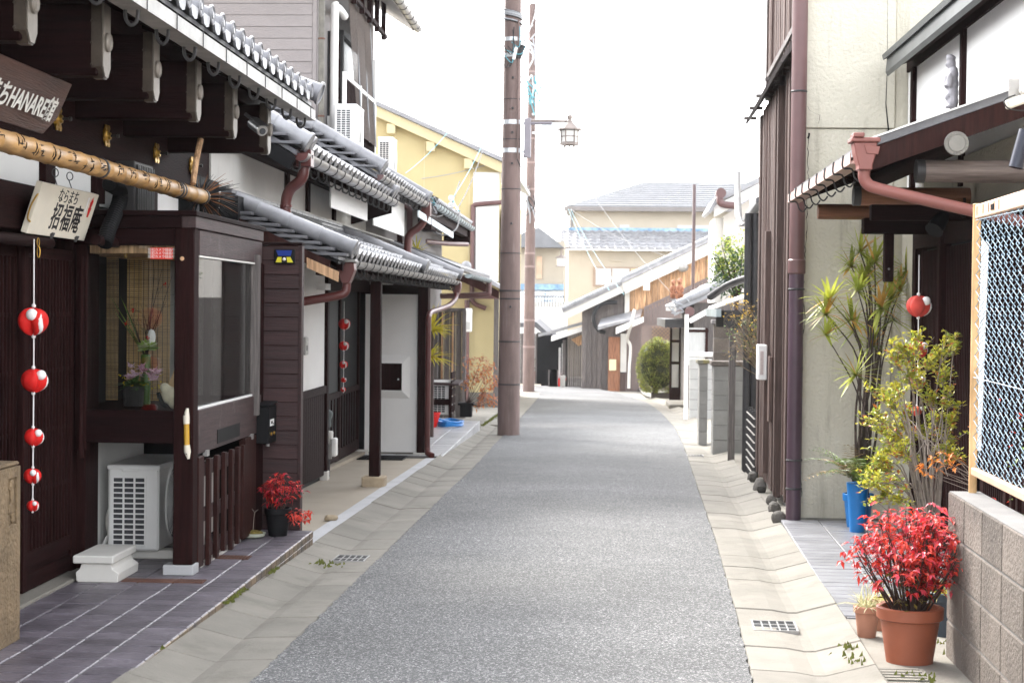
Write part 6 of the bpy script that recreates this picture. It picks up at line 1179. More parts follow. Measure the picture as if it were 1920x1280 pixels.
wire(atY(790,335,35.9), atY(940,300,35.9), .05, .008, 'thin', 'thin line strung across the yellow wall')
wire(atY(848,372,28), atY(860,395,27), .02, .014, 'cyan', 'short blue cable end above the tiled eave')
wire(atY(862,340,30), atY(805,400,24), .25, .012, 'cable', 'dark cable looping below the blue tinted gutter')
wire(atY(1382,282,40), atY(1382,420,40), .0, .03, 'pale', 'pale upright conduit on the white house at right')
q = thing('cable_bracket', (-2.4,24.3,2.7), 'slotted steel bracket with cable loops at the roof end', 'bracket')
MB().beam((-2.50,23.3,2.72),(-2.30,26.5,2.56),.02,.09).build('slotted_bar', M['pale'], q)
for k in range(9): c = atY(800+rr.uniform(-10,12),375+rr.uniform(-12,12),24.4); MB().tube(catmull([c,c+Vector((.06,0,rr.uniform(-.1,.1))),c+Vector((rr.uniform(-.1,.15),.2,rr.uniform(-.12,.05)))],5), .008, 5).build('cable_loop', M['cyan'] if k % 2 else M['thin'], q)
MB().tube(catmull([atY(798,392,24),atY(805,425,25),atY(830,441,26),atY(856,428,27),atY(862,395,28)],6), .013, 6).build('cable_loop', M['cable'], q)
for yp in (372,385): MB().ball(atY(846,yp,27.8), .05, 8, 6).build('insulator', M['white'], q, smooth=True)
# ------------------------------------------------------------------ far end of the lane
def slab(a, b, dy, th=.1): a, b = Vector(a), Vector(b); return MB().prism([a,b,b+Vector((0,0,th)),a+Vector((0,0,th))], (0,dy,0))
# cream two-storey house closing the view
ch = thing('cream_house', (2,80,gz(78)), 'cream two storey house with hipped roof closing the far end of the lane', 'house'); YC = 80.0
def C(px, py, y=YC): return atY(px,py,y)
M['cream'] = mat('cream_render', (.46,.405,.325), .85, .05, 1, .05, 30, dirt=((.38,.33,.265), .60, .8, (3,3,.5))); M['slate'] = mat('pale_slate_roof', (.18,.184,.195), .6, .12, 2)
zb_ = gz(78)-.3; a, b = C(1068,392), C(1420,392)
MB().box(a.x,b.x,YC,YC+7,C(1200,432).z,a.z).build('upper_wall', M['cream'], ch); a2 = C(1066,470); MB().box(a2.x,b.x,YC-1.2,YC+6,zb_,a2.z).build('lower_wall', M['cream'], ch)
e0 = C(1058,389); rz_ = C(1205,346).z; ov = .4
q = MB(); x0, x1 = e0.x, b.x+.5; y0_, y1_ = YC-.6, YC+7.6; xr0 = C(1205,346,YC+3.5).x; zr_ = rz_+.35
q.add([(x0,y0_,e0.z),(x1,y0_,e0.z),(x1,y1_,e0.z),(x0,y1_,e0.z),(xr0,YC+3.5,zr_),(x1,YC+3.5,zr_)], [(0,1,5,4),(0,4,3),(3,4,5,2),(1,2,5),(0,3,2,1)]); q.build('hipped_roof', M['slate'], ch)
for i in range(12): f = (i+.5)/12; MB().box(x0+(xr0-x0)*f,x1,y0_+(YC+3.5-y0_)*f-.02,y0_+(YC+3.5-y0_)*f+.03,e0.z+(zr_-e0.z)*f,e0.z+(zr_-e0.z)*f+.035).build('slate_course', M['slate'], ch)
MB().box(x0,x1,YC-.68,YC-.56,e0.z-.18,e0.z+.02).build('gutter', M['sidec'], ch); MB().tube([(a.x+.1,YC-.1,e0.z-.1),(a.x+.1,YC-.1,C(1070,425).z)], .06, 8).build('downpipe', M['sidec'], ch)
m0, m1 = C(1050,468,YC-2.2), C(1420,430,YC)
kr = slab((C(1050,470).x,YC-2.0,C(1050,470).z),(b.x,YC-2.0,C(1050,470).z),.1,.08).build('mid_roof', M['kawara'], ch)
ue = C(1050,468,YC-2.0); uz = C(1060,434,YC).z; U_ = Vector((0,2.0,uz-ue.z)).normalized(); wT = .36
kawara(kr, (ue.x,YC-2.0,ue.z+.1), (1,0,0), U_, 22, 6, M['kawara'], w=wT, ln=.36, drop=.1)
M['btile'] = mat('blue_white_tile', (.25,.42,.62), .4, .5, 2.5, col2=(.65,.68,.70))
MB().box(ue.x+.3,b.x,YC-.12,YC-.02,C(1100,433).z,C(1100,427).z).build('blue_ridge', mat('bright_blue_ridge',(.14,.27,.44),.5,.4,3,col2=(.28,.42,.56)), ch); MB().box(ue.x+.1,b.x,YC-.3,YC-.1,C(1100,440).z,C(1100,433).z).build('ridge_course', M['kawara'], ch)
w = MB().box(C(1112,500,YC-1.2).x,C(1200,500,YC-1.2).x,YC-1.27,YC-1.18,C(1112,537,YC-1.2).z,C(1112,500,YC-1.2).z).build('window_frame', mat('tan_frame',(.34,.25,.19),.6,.1), ch)
for p0, p1_, m_ in ((1117,1146,'paleglass'),(1148,1180,'paleglass'),(1183,1198,'yellowt')): MB().box(C(p0,500,YC-1.2).x,C(p1_,500,YC-1.2).x,YC-1.30,YC-1.271,C(1112,534,YC-1.2).z,C(1112,503,YC-1.2).z).build('pane', M[m_], w)
for p0, p1_ in ((1162,1180),(1270,1350)): MB().box(C(p0,420).x,C(p1_,420).x,YC-.03,YC+.02,C(1112,430).z,C(1112,421).z).build('window', M['paleglass'], ch)
MB().box(C(1148,487,YC-1.2).x,C(1168,487,YC-1.2).x,YC-1.3,YC-1.2,C(1148,490,YC-1.2).z,C(1148,486,YC-1.2).z).build('vent', M['cream'], ch)
# cream house with blue tiled balcony, left of it
lh = thing('balcony_house', (-4,70,gz(70)), 'cream house with blue tiled balcony seen between the poles and the barn', 'house'); YB = 70.0
def B(px, py): return atY(px,py,YB)
MB().box(-16,B(1062,0).x,YB+1.0,YB+6,gz(70)-.3,B(1000,450).z).build('wall', M['cream'], lh); MB().box(-16,B(1066,0).x,YB,YB+1.0,gz(70)-.3,B(1000,566).z).build('balcony_wall', mat('white_balcony',(.66,.64,.60),.8,.05,2,dirt=((.45,.43,.38),.63,1.2)), lh)
MB().prism([(B(960,0).x,YB-.1,B(0,455).z),(B(1062,0).x,YB-.1,B(0,455).z),(B(1045,0).x,YB-.1,B(0,440).z),(B(1015,0).x,YB-.1,B(0,418).z),(B(985,0).x,YB-.1,B(0,428).z)], (0,5,0)).build('roof', M['slate'], lh)
bt = slab((B(972,0).x,YB+.75,B(0,560).z),(B(1062,0).x,YB+.75,B(0,560).z),.08,B(0,535).z-B(0,560).z).build('tile_band', M['btile'], lh)
for i in range(16):
    for k in range(4): x = B(976+i*5.4,0).x; z = B(0,556-k*6).z; MB().lathe([(.045,0),(.05,.02),(.0,.03)], (x,YB+.74,z), 8, 'y').build('round_tile', M['white'], bt)
MB().box(B(972,0).x,B(1062,0).x,YB+.70,YB+.80,B(0,533).z,B(0,522).z).build('blue_coping', bpy.data.materials['bright_blue_ridge'], lh)
rl = MB().box(B(1005,0).x,B(1064,0).x,YB-.02,YB+.03,B(0,545).z-.02,B(0,545).z+.02).build('railing', M['iron'], lh)
for i in range(12): x = B(1006+i*5.2,0).x; MB().box(x-.012,x+.012,YB-.01,YB+.02,B(0,565).z,B(0,545).z).build('bar', M['iron'], rl)
MB().box(B(1010,0).x,B(1020,0).x,YB+.9,YB+1.0,B(0,512).z,B(0,470).z).build('shutter', mat('peach_frame',(.60,.42,.30),.7,.1), lh)
t = thing('far_lantern', B(1052,490), 'small far street lantern at the corner of the balcony house', 'street lamp'); c = B(1052,490)
MB().lathe([(.28,.13),(.10,.22),(.05,.25),(.0,.3)], c, 6).build('cap', M['lampm'], t); MB().lathe([(.16,-.20),(.18,.13)], c, 6).build('glass', M['lglass'], t); MB().lathe([(.22,-.22),(.22,-.18)], c, 6).build('base_plate', M['lampm'], t); MB().tube([c+Vector((0,0,.25)),c+Vector((.0,0,.5)),c+Vector((.35,.3,.6))], .03, 6).build('arm', M['lampm'], t)
# weathered barn with long tiled roof, facing down the lane
bn = thing('barn_house', (1.5,56,gz(56)), 'long weathered wooden barn with pale tiled roof where the lane bends', 'house'); YN = 56.0
def N_(px, py, y=YN): return atY(px,py,y)
zf = gz(58)-.2
vl = lambda px: 583-(px-1062)*.468             # photo height of the barn's roof edge
v0, v1 = N_(1062,vl(1062)), N_(1372,vl(1372))
sl_n = (v1.z-v0.z)/(v1.x-v0.x); vzn = lambda x: v0.z+(x-v0.x)*sl_n
M['corr'] = mat('mauve_brown_corrugated', (.205,.16,.15), .7, .1, 2)
MB().prism([(N_(1100,0).x,YN,zf),(6,YN,zf),(6,YN,vzn(6)-.1),(N_(1100,0).x,YN,vzn(N_(1100,0).x)-.1)], (0,6,0)).build('core_wall', M['sidec'], bn)
def gable_boards(name, p0, p1_, topf, botf, y, m, w, t):
    x = N_(p0,0,y).x; xe = N_(p1_,0,y).x
    while x < xe: xx = min(x+w, xe); MB().prism([(x,y,botf(x)),(xx-.012,y,botf(xx)),(xx-.012,y,topf(xx)),(x,y,topf(x))], (0,.05,0)).build(name, m, t); x += w
ct = lambda x: min(vzn(x)-.62, 9); 
gable_boards('cedar_board', 1186,1352, lambda x: vzn(x)-.16, lambda x: min(vzn(x)-1.25, N_(0,588).z) if x < N_(1214,0).x else vzn(x)-1.25, YN-.06, M['tan_v'], .19, bn)
gable_boards('corrugated_sheet', 1214,1372, lambda x: vzn(x)-1.10, lambda x: zf, YN-.13, M['corr'], .10, bn); gable_boards('corrugated_sheet', 1181,1214, lambda x: N_(0,586).z, lambda x: zf, YN-.13, M['corr'], .10, bn)
gable_boards('grey_board', 1098,1180, lambda x: vzn(x)-.16, lambda x: zf, YN-.06, M['grey_v'], .17, bn)
MB().prism([(N_(1214,0).x,YN-.15,vzn(N_(1214,0).x)-1.14),(N_(1372,0).x,YN-.15,vzn(N_(1372,0).x)-1.14),(N_(1372,0).x,YN-.15,vzn(N_(1372,0).x)-1.06),(N_(1214,0).x,YN-.15,vzn(N_(1214,0).x)-1.06)], (0,.03,0)).build('trim', M['corr'], bn)
MB().box(N_(1178,0).x,N_(1187,0).x,YN-.14,YN-.07,N_(0,580).z,vzn(N_(1180,0).x)-.14).build('white_post', M['dirtywhite'], bn)
br = slab((N_(1172,0).x,YN-.55,vzn(N_(1172,0).x)+.06),(6,YN-.55,vzn(6)+.06),6.8,.10).build('roof', M['kawara'], bn); slab((N_(1062,0).x,YN-.45,vzn(N_(1062,0).x)),(N_(1176,0).x,YN-.45,vzn(N_(1176,0).x)),6.7,.10).build('roof', M['kawara'], bn)
MB().prism([(N_(1178,0).x,YN-.50,vzn(N_(1178,0).x)-.34),(6,YN-.50,vzn(6)-.34),(6,YN-.50,vzn(6)+.05),(N_(1172,0).x,YN-.50,vzn(N_(1172,0).x)+.05)], (0,.05,0)).build('barge_board', M['dirtywhite'], bn); MB().prism([(N_(1070,0).x,YN-.42,vzn(N_(1070,0).x)-.26),(N_(1176,0).x,YN-.42,vzn(N_(1176,0).x)-.26),(N_(1176,0).x,YN-.42,vzn(N_(1176,0).x)-.01),(N_(1064,0).x,YN-.42,vzn(N_(1064,0).x)-.01)], (0,.05,0)).build('barge_board', M['plasterg'], bn)
for (A_, B__, dz) in ((1062,1176,.13),(1172,1385,.2)):
    a, b = N_(A_,0), N_(B__,0); roll_row(br, (a.x,YN-.42,vzn(a.x)+dz), (b.x,YN-.42,vzn(b.x)+dz), .08, M['kawara'], .34)
MB().box(N_(1212,0).x,N_(1224,0).x,YN-.55,YN-.45,vzn(N_(1218,0).x)-.55,vzn(N_(1218,0).x)-.3).build('purlin_end', M['white'], bn); MB().ball((N_(1285,0).x,YN-.4,vzn(N_(1285,0).x)-.35), (.2,.15,.16), 8, 6).build('lamp', M['steel'], bn, smooth=True)
# door bay with porch roof
MB().box(N_(1148,0).x,N_(1170,0).x,YN-.45,YN-.3,zf,N_(0,618).z).build('door', mat('red_cedar_door',(.20,.075,.045),.6,.5,3,.2,10,stretch=V_,col2=(.28,.13,.07)), bn); MB().box(N_(1171,0).x,N_(1182,0).x,YN-.46,YN-.3,N_(0,682).z,N_(0,612).z).build('screen_panel', M['plasterg'], bn); MB().box(N_(1171,0).x,N_(1181,0).x,YN-.44,YN-.3,zf,N_(0,684).z).build('board', M['greyb_v'], bn); MB().box(N_(1146,0).x,N_(1184,0).x,YN-.6,YN-.3,zf,N_(0,724).z).build('door_step', M['dirtywhite'], bn, bevel=.02)
MB().box(N_(1150,0).x,N_(1163,0).x,YN-.52,YN-.46,N_(0,679).z,N_(0,659).z).build('letter_box', mat('cream_plate',(.72,.66,.42),.5,.1), bn)
MB().prism([(N_(1128,0).x,YN-1.5,N_(0,606,YN-1.5).z),(N_(1128,0).x+1.35,YN-1.5,N_(0,584,YN-1.5).z),(N_(1128,0).x+1.35,YN-1.5,N_(0,580,YN-1.5).z),(N_(1128,0).x,YN-1.5,N_(0,600,YN-1.5).z)], (.1,1.4,.25)).build('porch_roof', M['kawara'], bn); MB().prism([(N_(1162,0,YN-1.6).x,YN-1.6,N_(0,612).z),(N_(1214,0,YN-1.6).x,YN-1.6,N_(0,590).z),(N_(1214,0,YN-1.6).x,YN-1.6,N_(0,580).z),(N_(1162,0,YN-1.6).x,YN-1.6,N_(0,600).z)], (0,.05,0)).build('porch_barge', M['white'], bn)
MB().tube(catmull([N_(1190,580,YN-1.7),N_(1183,610,YN-1.7),N_(1176,635,YN-.9),N_(1182,650,YN-.8),N_(1180,690,YN-.8),N_(1179,728,YN-.8)],5), .05, 8).build('white_pipe', M['dirtywhite'], bn, smooth=True)
for k in range(3): MB().tube(catmull([N_(1157,566+k,YN-.3),N_(1130,566+k*2,YN-.35),N_(1114+k,585,YN-.4),N_(1113+k,605,YN-.4),N_(1122,618+k,YN-.4),N_(1135,622+k,YN-.4)],6), .045, 8).build('cable_loop', M['cable'], bn, smooth=True)
# lower shed in front
sh = thing('grey_shed', (0,59,gz(59)), 'grey board shed with small pale roof and dark open doorway', 'shed'); YD = 58.0
def D(px, py, y=YD): return atY(px,py,y)
x = D(1070,0).x; zt_ = lambda px: D(px, 628-(px-1070)*.40 if px < 1106 else 614+(px-1106)*.35).z
pxs = list(range(1070,1146,4))
for a_, b_ in zip(pxs, pxs[1:]): MB().prism([(D(a_,0).x,YD,gz(58)-.1),(D(b_,0).x-.008,YD,gz(58)-.1),(D(b_,0).x-.008,YD,zt_(b_)),(D(a_,0).x,YD,zt_(a_))], (0,.06,0)).build('board', M['grey_v'], sh)
gb = [(1078,624),(1107,611),(1125,617),(1120,632),(1107,628),(1092,636)]; MB().prism([(D(p_,0).x,YD-.02,D(0,y_).z) for p_,y_ in gb], (0,.015,0)).build('pale_patch', M['tan_v'], sh)
MB().prism([(D(1018,0).x,YD-.9,D(0,620,YD-.9).z),(D(1108,0).x,YD-.9,D(0,593).z),(D(1108,0).x,YD-.9,D(0,588).z),(D(1018,0).x,YD-.9,D(0,614).z)], (.5,1.6,.12)).build('roof', M['kawara'], sh); MB().prism([(D(1042,0).x,YD-.95,D(0,627).z),(D(1106,0).x,YD-.95,D(0,606).z),(D(1106,0).x,YD-.95,D(0,597).z),(D(1042,0).x,YD-.95,D(0,617).z)], (0,.05,0)).build('barge_board', M['white'], sh); MB().prism([(D(1106,0).x,YD-.95,D(0,606).z),(D(1114,0).x,YD-.95,D(0,612).z),(D(1114,0).x,YD-.95,D(0,603).z),(D(1106,0).x,YD-.95,D(0,597).z)], (0,.05,0)).build('barge_board', M['white'], sh)
MB().box(D(1020,0).x,D(1070,0).x,YD+1.2,YD+1.3,gz(59)-.2,D(0,618).z).build('dark_interior', M['black'], sh); MB().box(D(1062,0).x,D(1068,0).x,YD+.02,YD+.14,gz(58)-.1,D(0,625).z).build('post', M['grey_v'], sh); MB().box(D(1054,0).x,D(1058,0).x,YD+.6,YD+.7,gz(58)-.1,D(0,640).z).build('post', M['paleglass'], sh); MB().box(D(1060,0).x,D(1065,0).x,YD+.5,YD+.55,D(0,690).z,D(0,632).z).build('pale_panel', M['paleglass'], sh)
for i in range(6): xx = D(1036+i*2.6,0).x; MB().box(xx,xx+.11,YD-.3,YD-.26,gz(58)-.1,D(0,680).z).build('gate_board', M['grey_v'], sh)
MB().box(D(1058,0).x,D(1068,0).x,YD-.1,YD-.02,gz(58)-.05,D(0,690).z).build('notice', M['dirtywhite'], sh)
def bucket(label, px, py, r, m, name='bucket'):
    p = atG(px,py,.0); t = thing(name, p, label, 'bucket'); MB().lathe([(r*.72,0),(r,r*1.5),(r*1.06,r*1.52),(r*1.06,r*1.6),(r*.94,r*1.6),(r*.7,.03)], p, 18, cap=True).build('tub', m, t, smooth=40); MB().tube([p+Vector((r*math.cos(a),0,r*1.55+r*.9*math.sin(a))) for a in [math.pi*i/10 for i in range(11)]], .012, 5).build('handle', M['steel'], t); return t
bucket('red bucket at the doorway of the grey shed', 1052,724,.17,M['red']); bucket('turquoise bucket between the shed and the barn door', 1138,724,.19,mat('turquoise_plastic',(.07,.36,.40),.4,.1))
# dark shed at the left behind the far pole, with hanging cloth
ds = thing('dark_shed', (-3,62,gz(62)), 'dark board shed half hidden behind the far street pole', 'shed'); YK = 62.0
def K_(px, py): return atY(px,py,YK)
for i in range(15): xx = K_(962+i*5.4,0).x; MB().box(xx,xx+.095,YK,YK+.05,gz(62)-.2,K_(0,614).z).build('board', M['grey_v'], ds)
MB().prism([(K_(955,0).x,YK-.4,K_(0,596).z),(K_(1012,0).x,YK-.4,K_(0,592).z),(K_(1050,0).x,YK-.4,K_(0,625).z),(K_(1046,0).x,YK-.4,K_(0,630).z),(K_(1008,0).x,YK-.4,K_(0,600).z),(K_(955,0).x,YK-.4,K_(0,606).z)], (0,4,.1)).build('roof', M['kawarad'], ds); MB().box(K_(1014,0).x,K_(1036,0).x,YK-.06,YK-.01,gz(62)-.2,K_(0,612).z).build('door', M['black'], ds)
no = thing('hanging_cloth', atY(1037,700,60.5), 'narrow dark hanging cloth with red and white figures by the shed door', 'cloth'); a, b = atY(1032,626,60.5), atY(1043,700,60.5); MB().box(a.x,b.x,60.5,60.52,b.z,a.z).build('cloth', mat('dark_noren',(.02,.015,.035),.8,.2), no); rr2 = random.Random(9)
for k in range(9): z = b.z+(a.z-b.z)*(k+.5)/9; MB().ball(((a.x+b.x)/2+rr2.uniform(-.03,.03),60.49,z), (.05,.01,.055), 8, 6).build('printed_figure', M['red'] if k % 3 == 1 else M['whitec'], no)
# white house at upper right
wh = thing('white_house', (4.5,48,gz(48)), 'white house with pale eave rising above the garden shrub at right', 'house'); YW = 44.0
def W_(px, py, y=YW): return atY(px,py,y)
MB().prism([(W_(1362,0).x,YW,-1.2),(W_(1440,0).x+2,YW,-1.2),(W_(1440,0).x+2,YW,W_(0,330).z),(W_(1440,0).x,YW,W_(0,345).z),(W_(1362,0).x,YW,W_(0,395).z)], (0,6,0)).build('wall', mat('white_house_render',(.68,.63,.58),.85,.04,1), wh); MB().box(W_(1346,0).x,W_(1362,0).x,YW+.1,YW+2,-1.2,W_(0,398).z).build('side_wall', M['dirtywhite'], wh)
MB().prism([(W_(1330,0).x,YW-.5,W_(0,388).z),(W_(1345,0).x,YW-.5,W_(0,362).z),(W_(1440,0).x,YW-.5,W_(0,318).z),(W_(1440,0).x,YW-.5,W_(0,328).z),(W_(1348,0).x,YW-.5,W_(0,372).z),(W_(1335,0).x,YW-.5,W_(0,392).z)], (.2,6,.2)).build('roof', M['kawara'], wh); MB().prism([(W_(1342,0).x,YW-.45,W_(0,398).z),(W_(1440,0).x,YW-.45,W_(0,348).z),(W_(1440,0).x,YW-.45,W_(0,330).z),(W_(1342,0).x,YW-.45,W_(0,378).z)], (0,.06,0)).build('barge_board', M['white'], wh)
MB().tube(catmull([W_(1352,362,YW-.7),W_(1350,378,YW-.7),W_(1360,384,YW-.7),W_(1388,386,YW-.6)],4), .09, 10).build('rain_elbow', M['pipe'], wh, smooth=True); MB().lathe([(.13,0),(.13,.3)], W_(1352,362,YW-.8), 12, 'y').build('gutter_end', M['pipe'], wh); MB().box(W_(1364,0).x,W_(1376,0).x,YW-.06,YW,W_(0,458).z,W_(0,436).z).build('window', M['glassd'], wh)
MB().tube(catmull([W_(1382,330,YW-1.5),W_(1381,400,YW-1.5),W_(1384,412,YW-1.5),W_(1394,416,YW-1.5),W_(1404,408,YW-1.5)],5), .05, 8).build('conduit', M['steel'], wh, smooth=True)
tag(MB().tube([atY(1299,560,48),atY(1302,346,48)], .048, 10).build('steel_post', mat('brown_steel_post',(.12,.085,.085),.5,.1), None, smooth=True), 'tall thin brown steel post standing before the barn', 'post')
# low house with two clay figures on its eave, notice posts, window
mh = thing('figure_house', (2.4,38,gz(38)), 'low house with pale tiled roof and two clay figures on its eave', 'house'); YM = 37.5
def F_(px, py, y=YM): return atY(px,py,y)
MB().box(2.05,5,YM,YM+6,-1,1.6).build('wall', M['grey_v'], mh); MB().box(F_(1292,0).x,F_(1335,0).x,YM-.06,YM-.01,F_(0,668).z,F_(0,600).z).build('window', M['paleglass'], mh); MB().box(F_(1291,0).x,F_(1336,0).x,YM-.08,YM-.02,F_(0,608).z,F_(0,603).z).build('window_bar', M['redwood_v'], mh); MB().box(F_(1330,0).x,F_(1335,0).x,YM-.1,YM-.02,F_(0,668).z,F_(0,600).z).build('window_bar', M['redwood_v'], mh)
ra, rb_ = F_(1262,578,YM+1.5), F_(1350,530,YM+1.5)
mr_ = MB().prism([(ra.x,YM-.2,ra.z-.06),(rb_.x+.6,YM-.2,rb_.z+.05),(rb_.x+.6,YM-.2,rb_.z+.13),(ra.x,YM-.2,ra.z+.02)], (0,6,0)).build('roof', M['kawara'], mh); kawara(mr_, (ra.x,YM-.2,ra.z+.03), (0,1,0), Vector((rb_.x-ra.x,0,rb_.z-ra.z)), 22, 5, M['kawara'])
roll_row(mr_, (ra.x,YM-.15,ra.z+.09), (rb_.x+.4,YM-.15,rb_.z+.16), .085, M['kawara'], .34); MB().prism([(F_(1301,0).x,YM-.3,F_(0,592).z),(F_(1345,0).x,YM-.3,F_(0,568).z),(F_(1345,0).x,YM-.3,F_(0,557).z),(F_(1296,0).x,YM-.3,F_(0,584).z)], (0,.05,0)).build('barge_board', M['white'], mh); MB().lathe([(.10,-.05),(.11,0),(.06,.0),(.05,.02)], F_(1293,584,YM-.35), 14, 'y').build('beam_end', M['pipe'], mh, smooth=30); MB().box(F_(1255,0).x,F_(1300,0).x,YM+.2,YM+5.5,F_(0,600).z,F_(0,585).z).build('eave_beam', M['iron'], mh)
for k in range(10): c = F_(1262+rr.uniform(-8,16),572+rr.uniform(-8,16),YM-.3); MB().tube(catmull([c,c+Vector((.1,0,rr.uniform(-.1,.1))),c+Vector((rr.uniform(-.1,.2),0,rr.uniform(-.2,.05)))],4), .014, 5).build('cable_loop', M['thin'], mh)
for i, (px,py,hh,lab) in enumerate(((1262,560,36,'left one of two small brown clay monkeys on the tiled eave'),(1274,563,42,'right one of two small brown clay monkeys on the tiled eave'))):
    c = F_(px,py,YM+.2); t = thing('clay_monkey', c, lab, 'figurine', 'clay monkeys on the eave'); u = hh*YM/3200; q = MB(); sgn = 1 if i else -1
    q.ball(c+Vector((0,0,u*.25)), (u*.22,u*.2,u*.25), 10, 8); q.ball(c+Vector((sgn*.0,0,u*.52)), (u*.17,u*.15,u*.25), 10, 8); q.ball(c+Vector((0,-u*.05,u*.85)), (u*.15,u*.14,u*.15), 10, 8); q.ball(c+Vector((0,-u*.17,u*.82)), (u*.08,u*.07,u*.07), 8, 6)
    q.tube([c+Vector((-u*.15,0,u*.62)),c+Vector((-u*.24,-u*.12,u*.5)),c+Vector((-u*.16,-u*.22,u*.36))], u*.06, 6); q.tube([c+Vector((u*.15,0,u*.62)),c+Vector((u*.24,-u*.12,u*.5)),c+Vector((u*.16,-u*.22,u*.36))], u*.06, 6); q.tube([c+Vector((-u*.16,-u*.1,u*.15)),c+Vector((-u*.2,-u*.26,u*.26)),c+Vector((-u*.18,-u*.28,u*.04))], u*.075, 6); q.tube([c+Vector((u*.16,-u*.1,u*.15)),c+Vector((u*.2,-u*.26,u*.26)),c+Vector((u*.18,-u*.28,u*.04))], u*.075, 6)
    for s in (-1,1): q.ball(c+Vector((s*u*.15,0,u*.88)), u*.05, 6, 5)
    q.v = [(c.x+(v[0]-c.x)*.68, v[1], v[2]) for v in q.v]; me = voxel(q, u*.024, 1); me.materials.append(M['terral'] if False else mat('brown_clay_%d' % i,(.33,.14,.075),.7,.2,10)); link('body', me, t)
nbd = thing('notice_board', F_(1270,740,43), 'tall red brown framed notice board with white sheets beside the round bush', 'notice board'); Yn = 43.0
def T_(px, py): return atY(px,py,Yn)
for p0, p1_ in ((1264,1268),(1281,1285)): MB().box(T_(p0,0).x,T_(p1_,0).x,Yn,Yn+.06,gz(43),T_(0,598).z).build('post', M['redwood_v'], nbd)
for y_ in (598,625,665,712): MB().box(T_(1268,0).x,T_(1281,0).x,Yn+.005,Yn+.05,T_(0,y_).z-.03,T_(0,y_).z+.03).build('rail', M['redwood_v'], nbd)
for a_, b_ in ((602,622),(628,662),(668,710)): MB().box(T_(1268,0).x,T_(1281,0).x,Yn+.02,Yn+.04,T_(0,b_).z,T_(0,a_).z).build('white_sheet', M['white'], nbd)
MB().box(T_(1268,0).x,T_(1281,0).x,Yn+.01,Yn+.05,gz(43),T_(0,714).z).build('kick_board', M['redwood_v'], nbd); MB().box(T_(1270,0).x,T_(1277,0).x,Yn-.05,Yn,T_(0,702).z,T_(0,682).z).build('box', M['white'], nbd)
tag(MB().box(1.62,2.25,39.5,41.5,gz(40)-.05,gz(40)+.09).build('stone_slab', M['conc'], None, bevel=.02), 'pale stone doorstep slab beside the notice board', 'step')
M['latht'] = mat('tan_lath', (.36,.25,.17), .7, .15)
lt = thing('garden_trellis', atY(1245,635,50), 'small tan diagonal lattice panel above the round bush', 'trellis'); a, b = atY(1222,637,50), atY(1268,612,50)
for k in range(10):
    for s in (-1,1):
        h_ = b.z-a.z; x0_ = a.x-h_+(b.x-a.x+h_)*(k+.5)/10; lo, hi = max(0, (a.x-x0_)/h_), min(1, (b.x-x0_)/h_)
        if hi > lo: za_, zb_2 = ((lo,hi) if s > 0 else (1-lo,1-hi)); MB().beam((x0_+lo*h_,50+.01*s,a.z+za_*h_),(x0_+hi*h_,50+.01*s,a.z+zb_2*h_),.012,.028,(0,1,0)).build('lath', M['latht'], lt)
MB().box(a.x-.3,b.x+.2,50.05,50.1,a.z-.8,b.z+.02).build('backing', M['corr'], lt)
# ------------------------------------------------------------------ plants and small things, right side
t = thing('red_nandina', (1.435,7.88,gz(7.9)), 'large bright red leaved plant in a terracotta coloured pot at right', 'plant')
pot(t, (1.435,7.88,gz(7.88)+.012), .142, .105, .255, M['terra'], .024, 36)
nandina(t, (1.435,7.88,gz(7.88)+.22), .25, .57, 80, 10, .043, ((M['nan_red'],7),(M['nan_dk'],1.2),(mat('pink_red_leaf',(.80,.09,.13),.35,.4,15,trans=.35),3)), 31, low=.40, splay=1.06)
rr = random.Random(17); q = MB()
for i in range(120): p = Vector((1.435,7.88,gz(7.88)+.27))+Vector((rr.gauss(0,.07),rr.gauss(0,.07),rr.random()*.14)); leaf(q, p, rdir(rr,-.2,.8), .04, .016, rr)
stuff(q.build('low_leaves', mat('orange_green_leaf',(.30,.12,.02),.45,.5,15,trans=.3,col2=(.16,.16,.03)), t))
q = MB()
for i in range(40): a, k = rr.uniform(0,6.28), math.sqrt(rr.random())*.125; leaf(q, (1.435+k*math.cos(a),7.88+k*math.sin(a),gz(7.88)+.238), rdir(rr,-.05,.25), .03, .012, rr)
stuff(q.build('leaf_litter', mat('dry_leaf',(.20,.10,.05),.8,.5,20), t))
M['spider'] = mat('pale_variegated_blade', (.42,.42,.20), .5, .4, 25, col2=(.60,.56,.36), trans=.35)
def grass_pot(label, px, py, r1, r0, h, m, nb, ln, seed, lm, spread=.9):
    p = atG(px,py,.012); t = thing('small_potted_plant', p, label, 'plant'); pot(t, p, r1, r0, h, m, .014); r = random.Random(seed); q = MB()
    for i in range(nb): d = rdir(r,.15,1); d.z = abs(d.z)+.25; blade(q, p+Vector((r.uniform(-1,1)*r1*.5,r.uniform(-1,1)*r1*.5,h*.88)), d, ln*r.uniform(.5,1.1), .009, 1.5*spread*r.uniform(.5,1.2), r)
    stuff(q.build('blades', lm, t)); return t
grass_pot('pale terracotta pot of thin pale grass left of the red plant', 1625,1193,.062,.045,.155,M['terral'],70,.16,41,M['spider'])
grass_pot('pale terracotta pot half hidden behind the red plant', 1652,1180,.065,.048,.16,M['terral'],20,.12,42,M['leaf_y'])
grass_pot('dark blue pot with short green leaves beside the block wall', 1772,1190,.085,.07,.22,mat('dark_blue_pot',(.04,.055,.075),.35,.1),60,.14,43,M['leaf_y'])
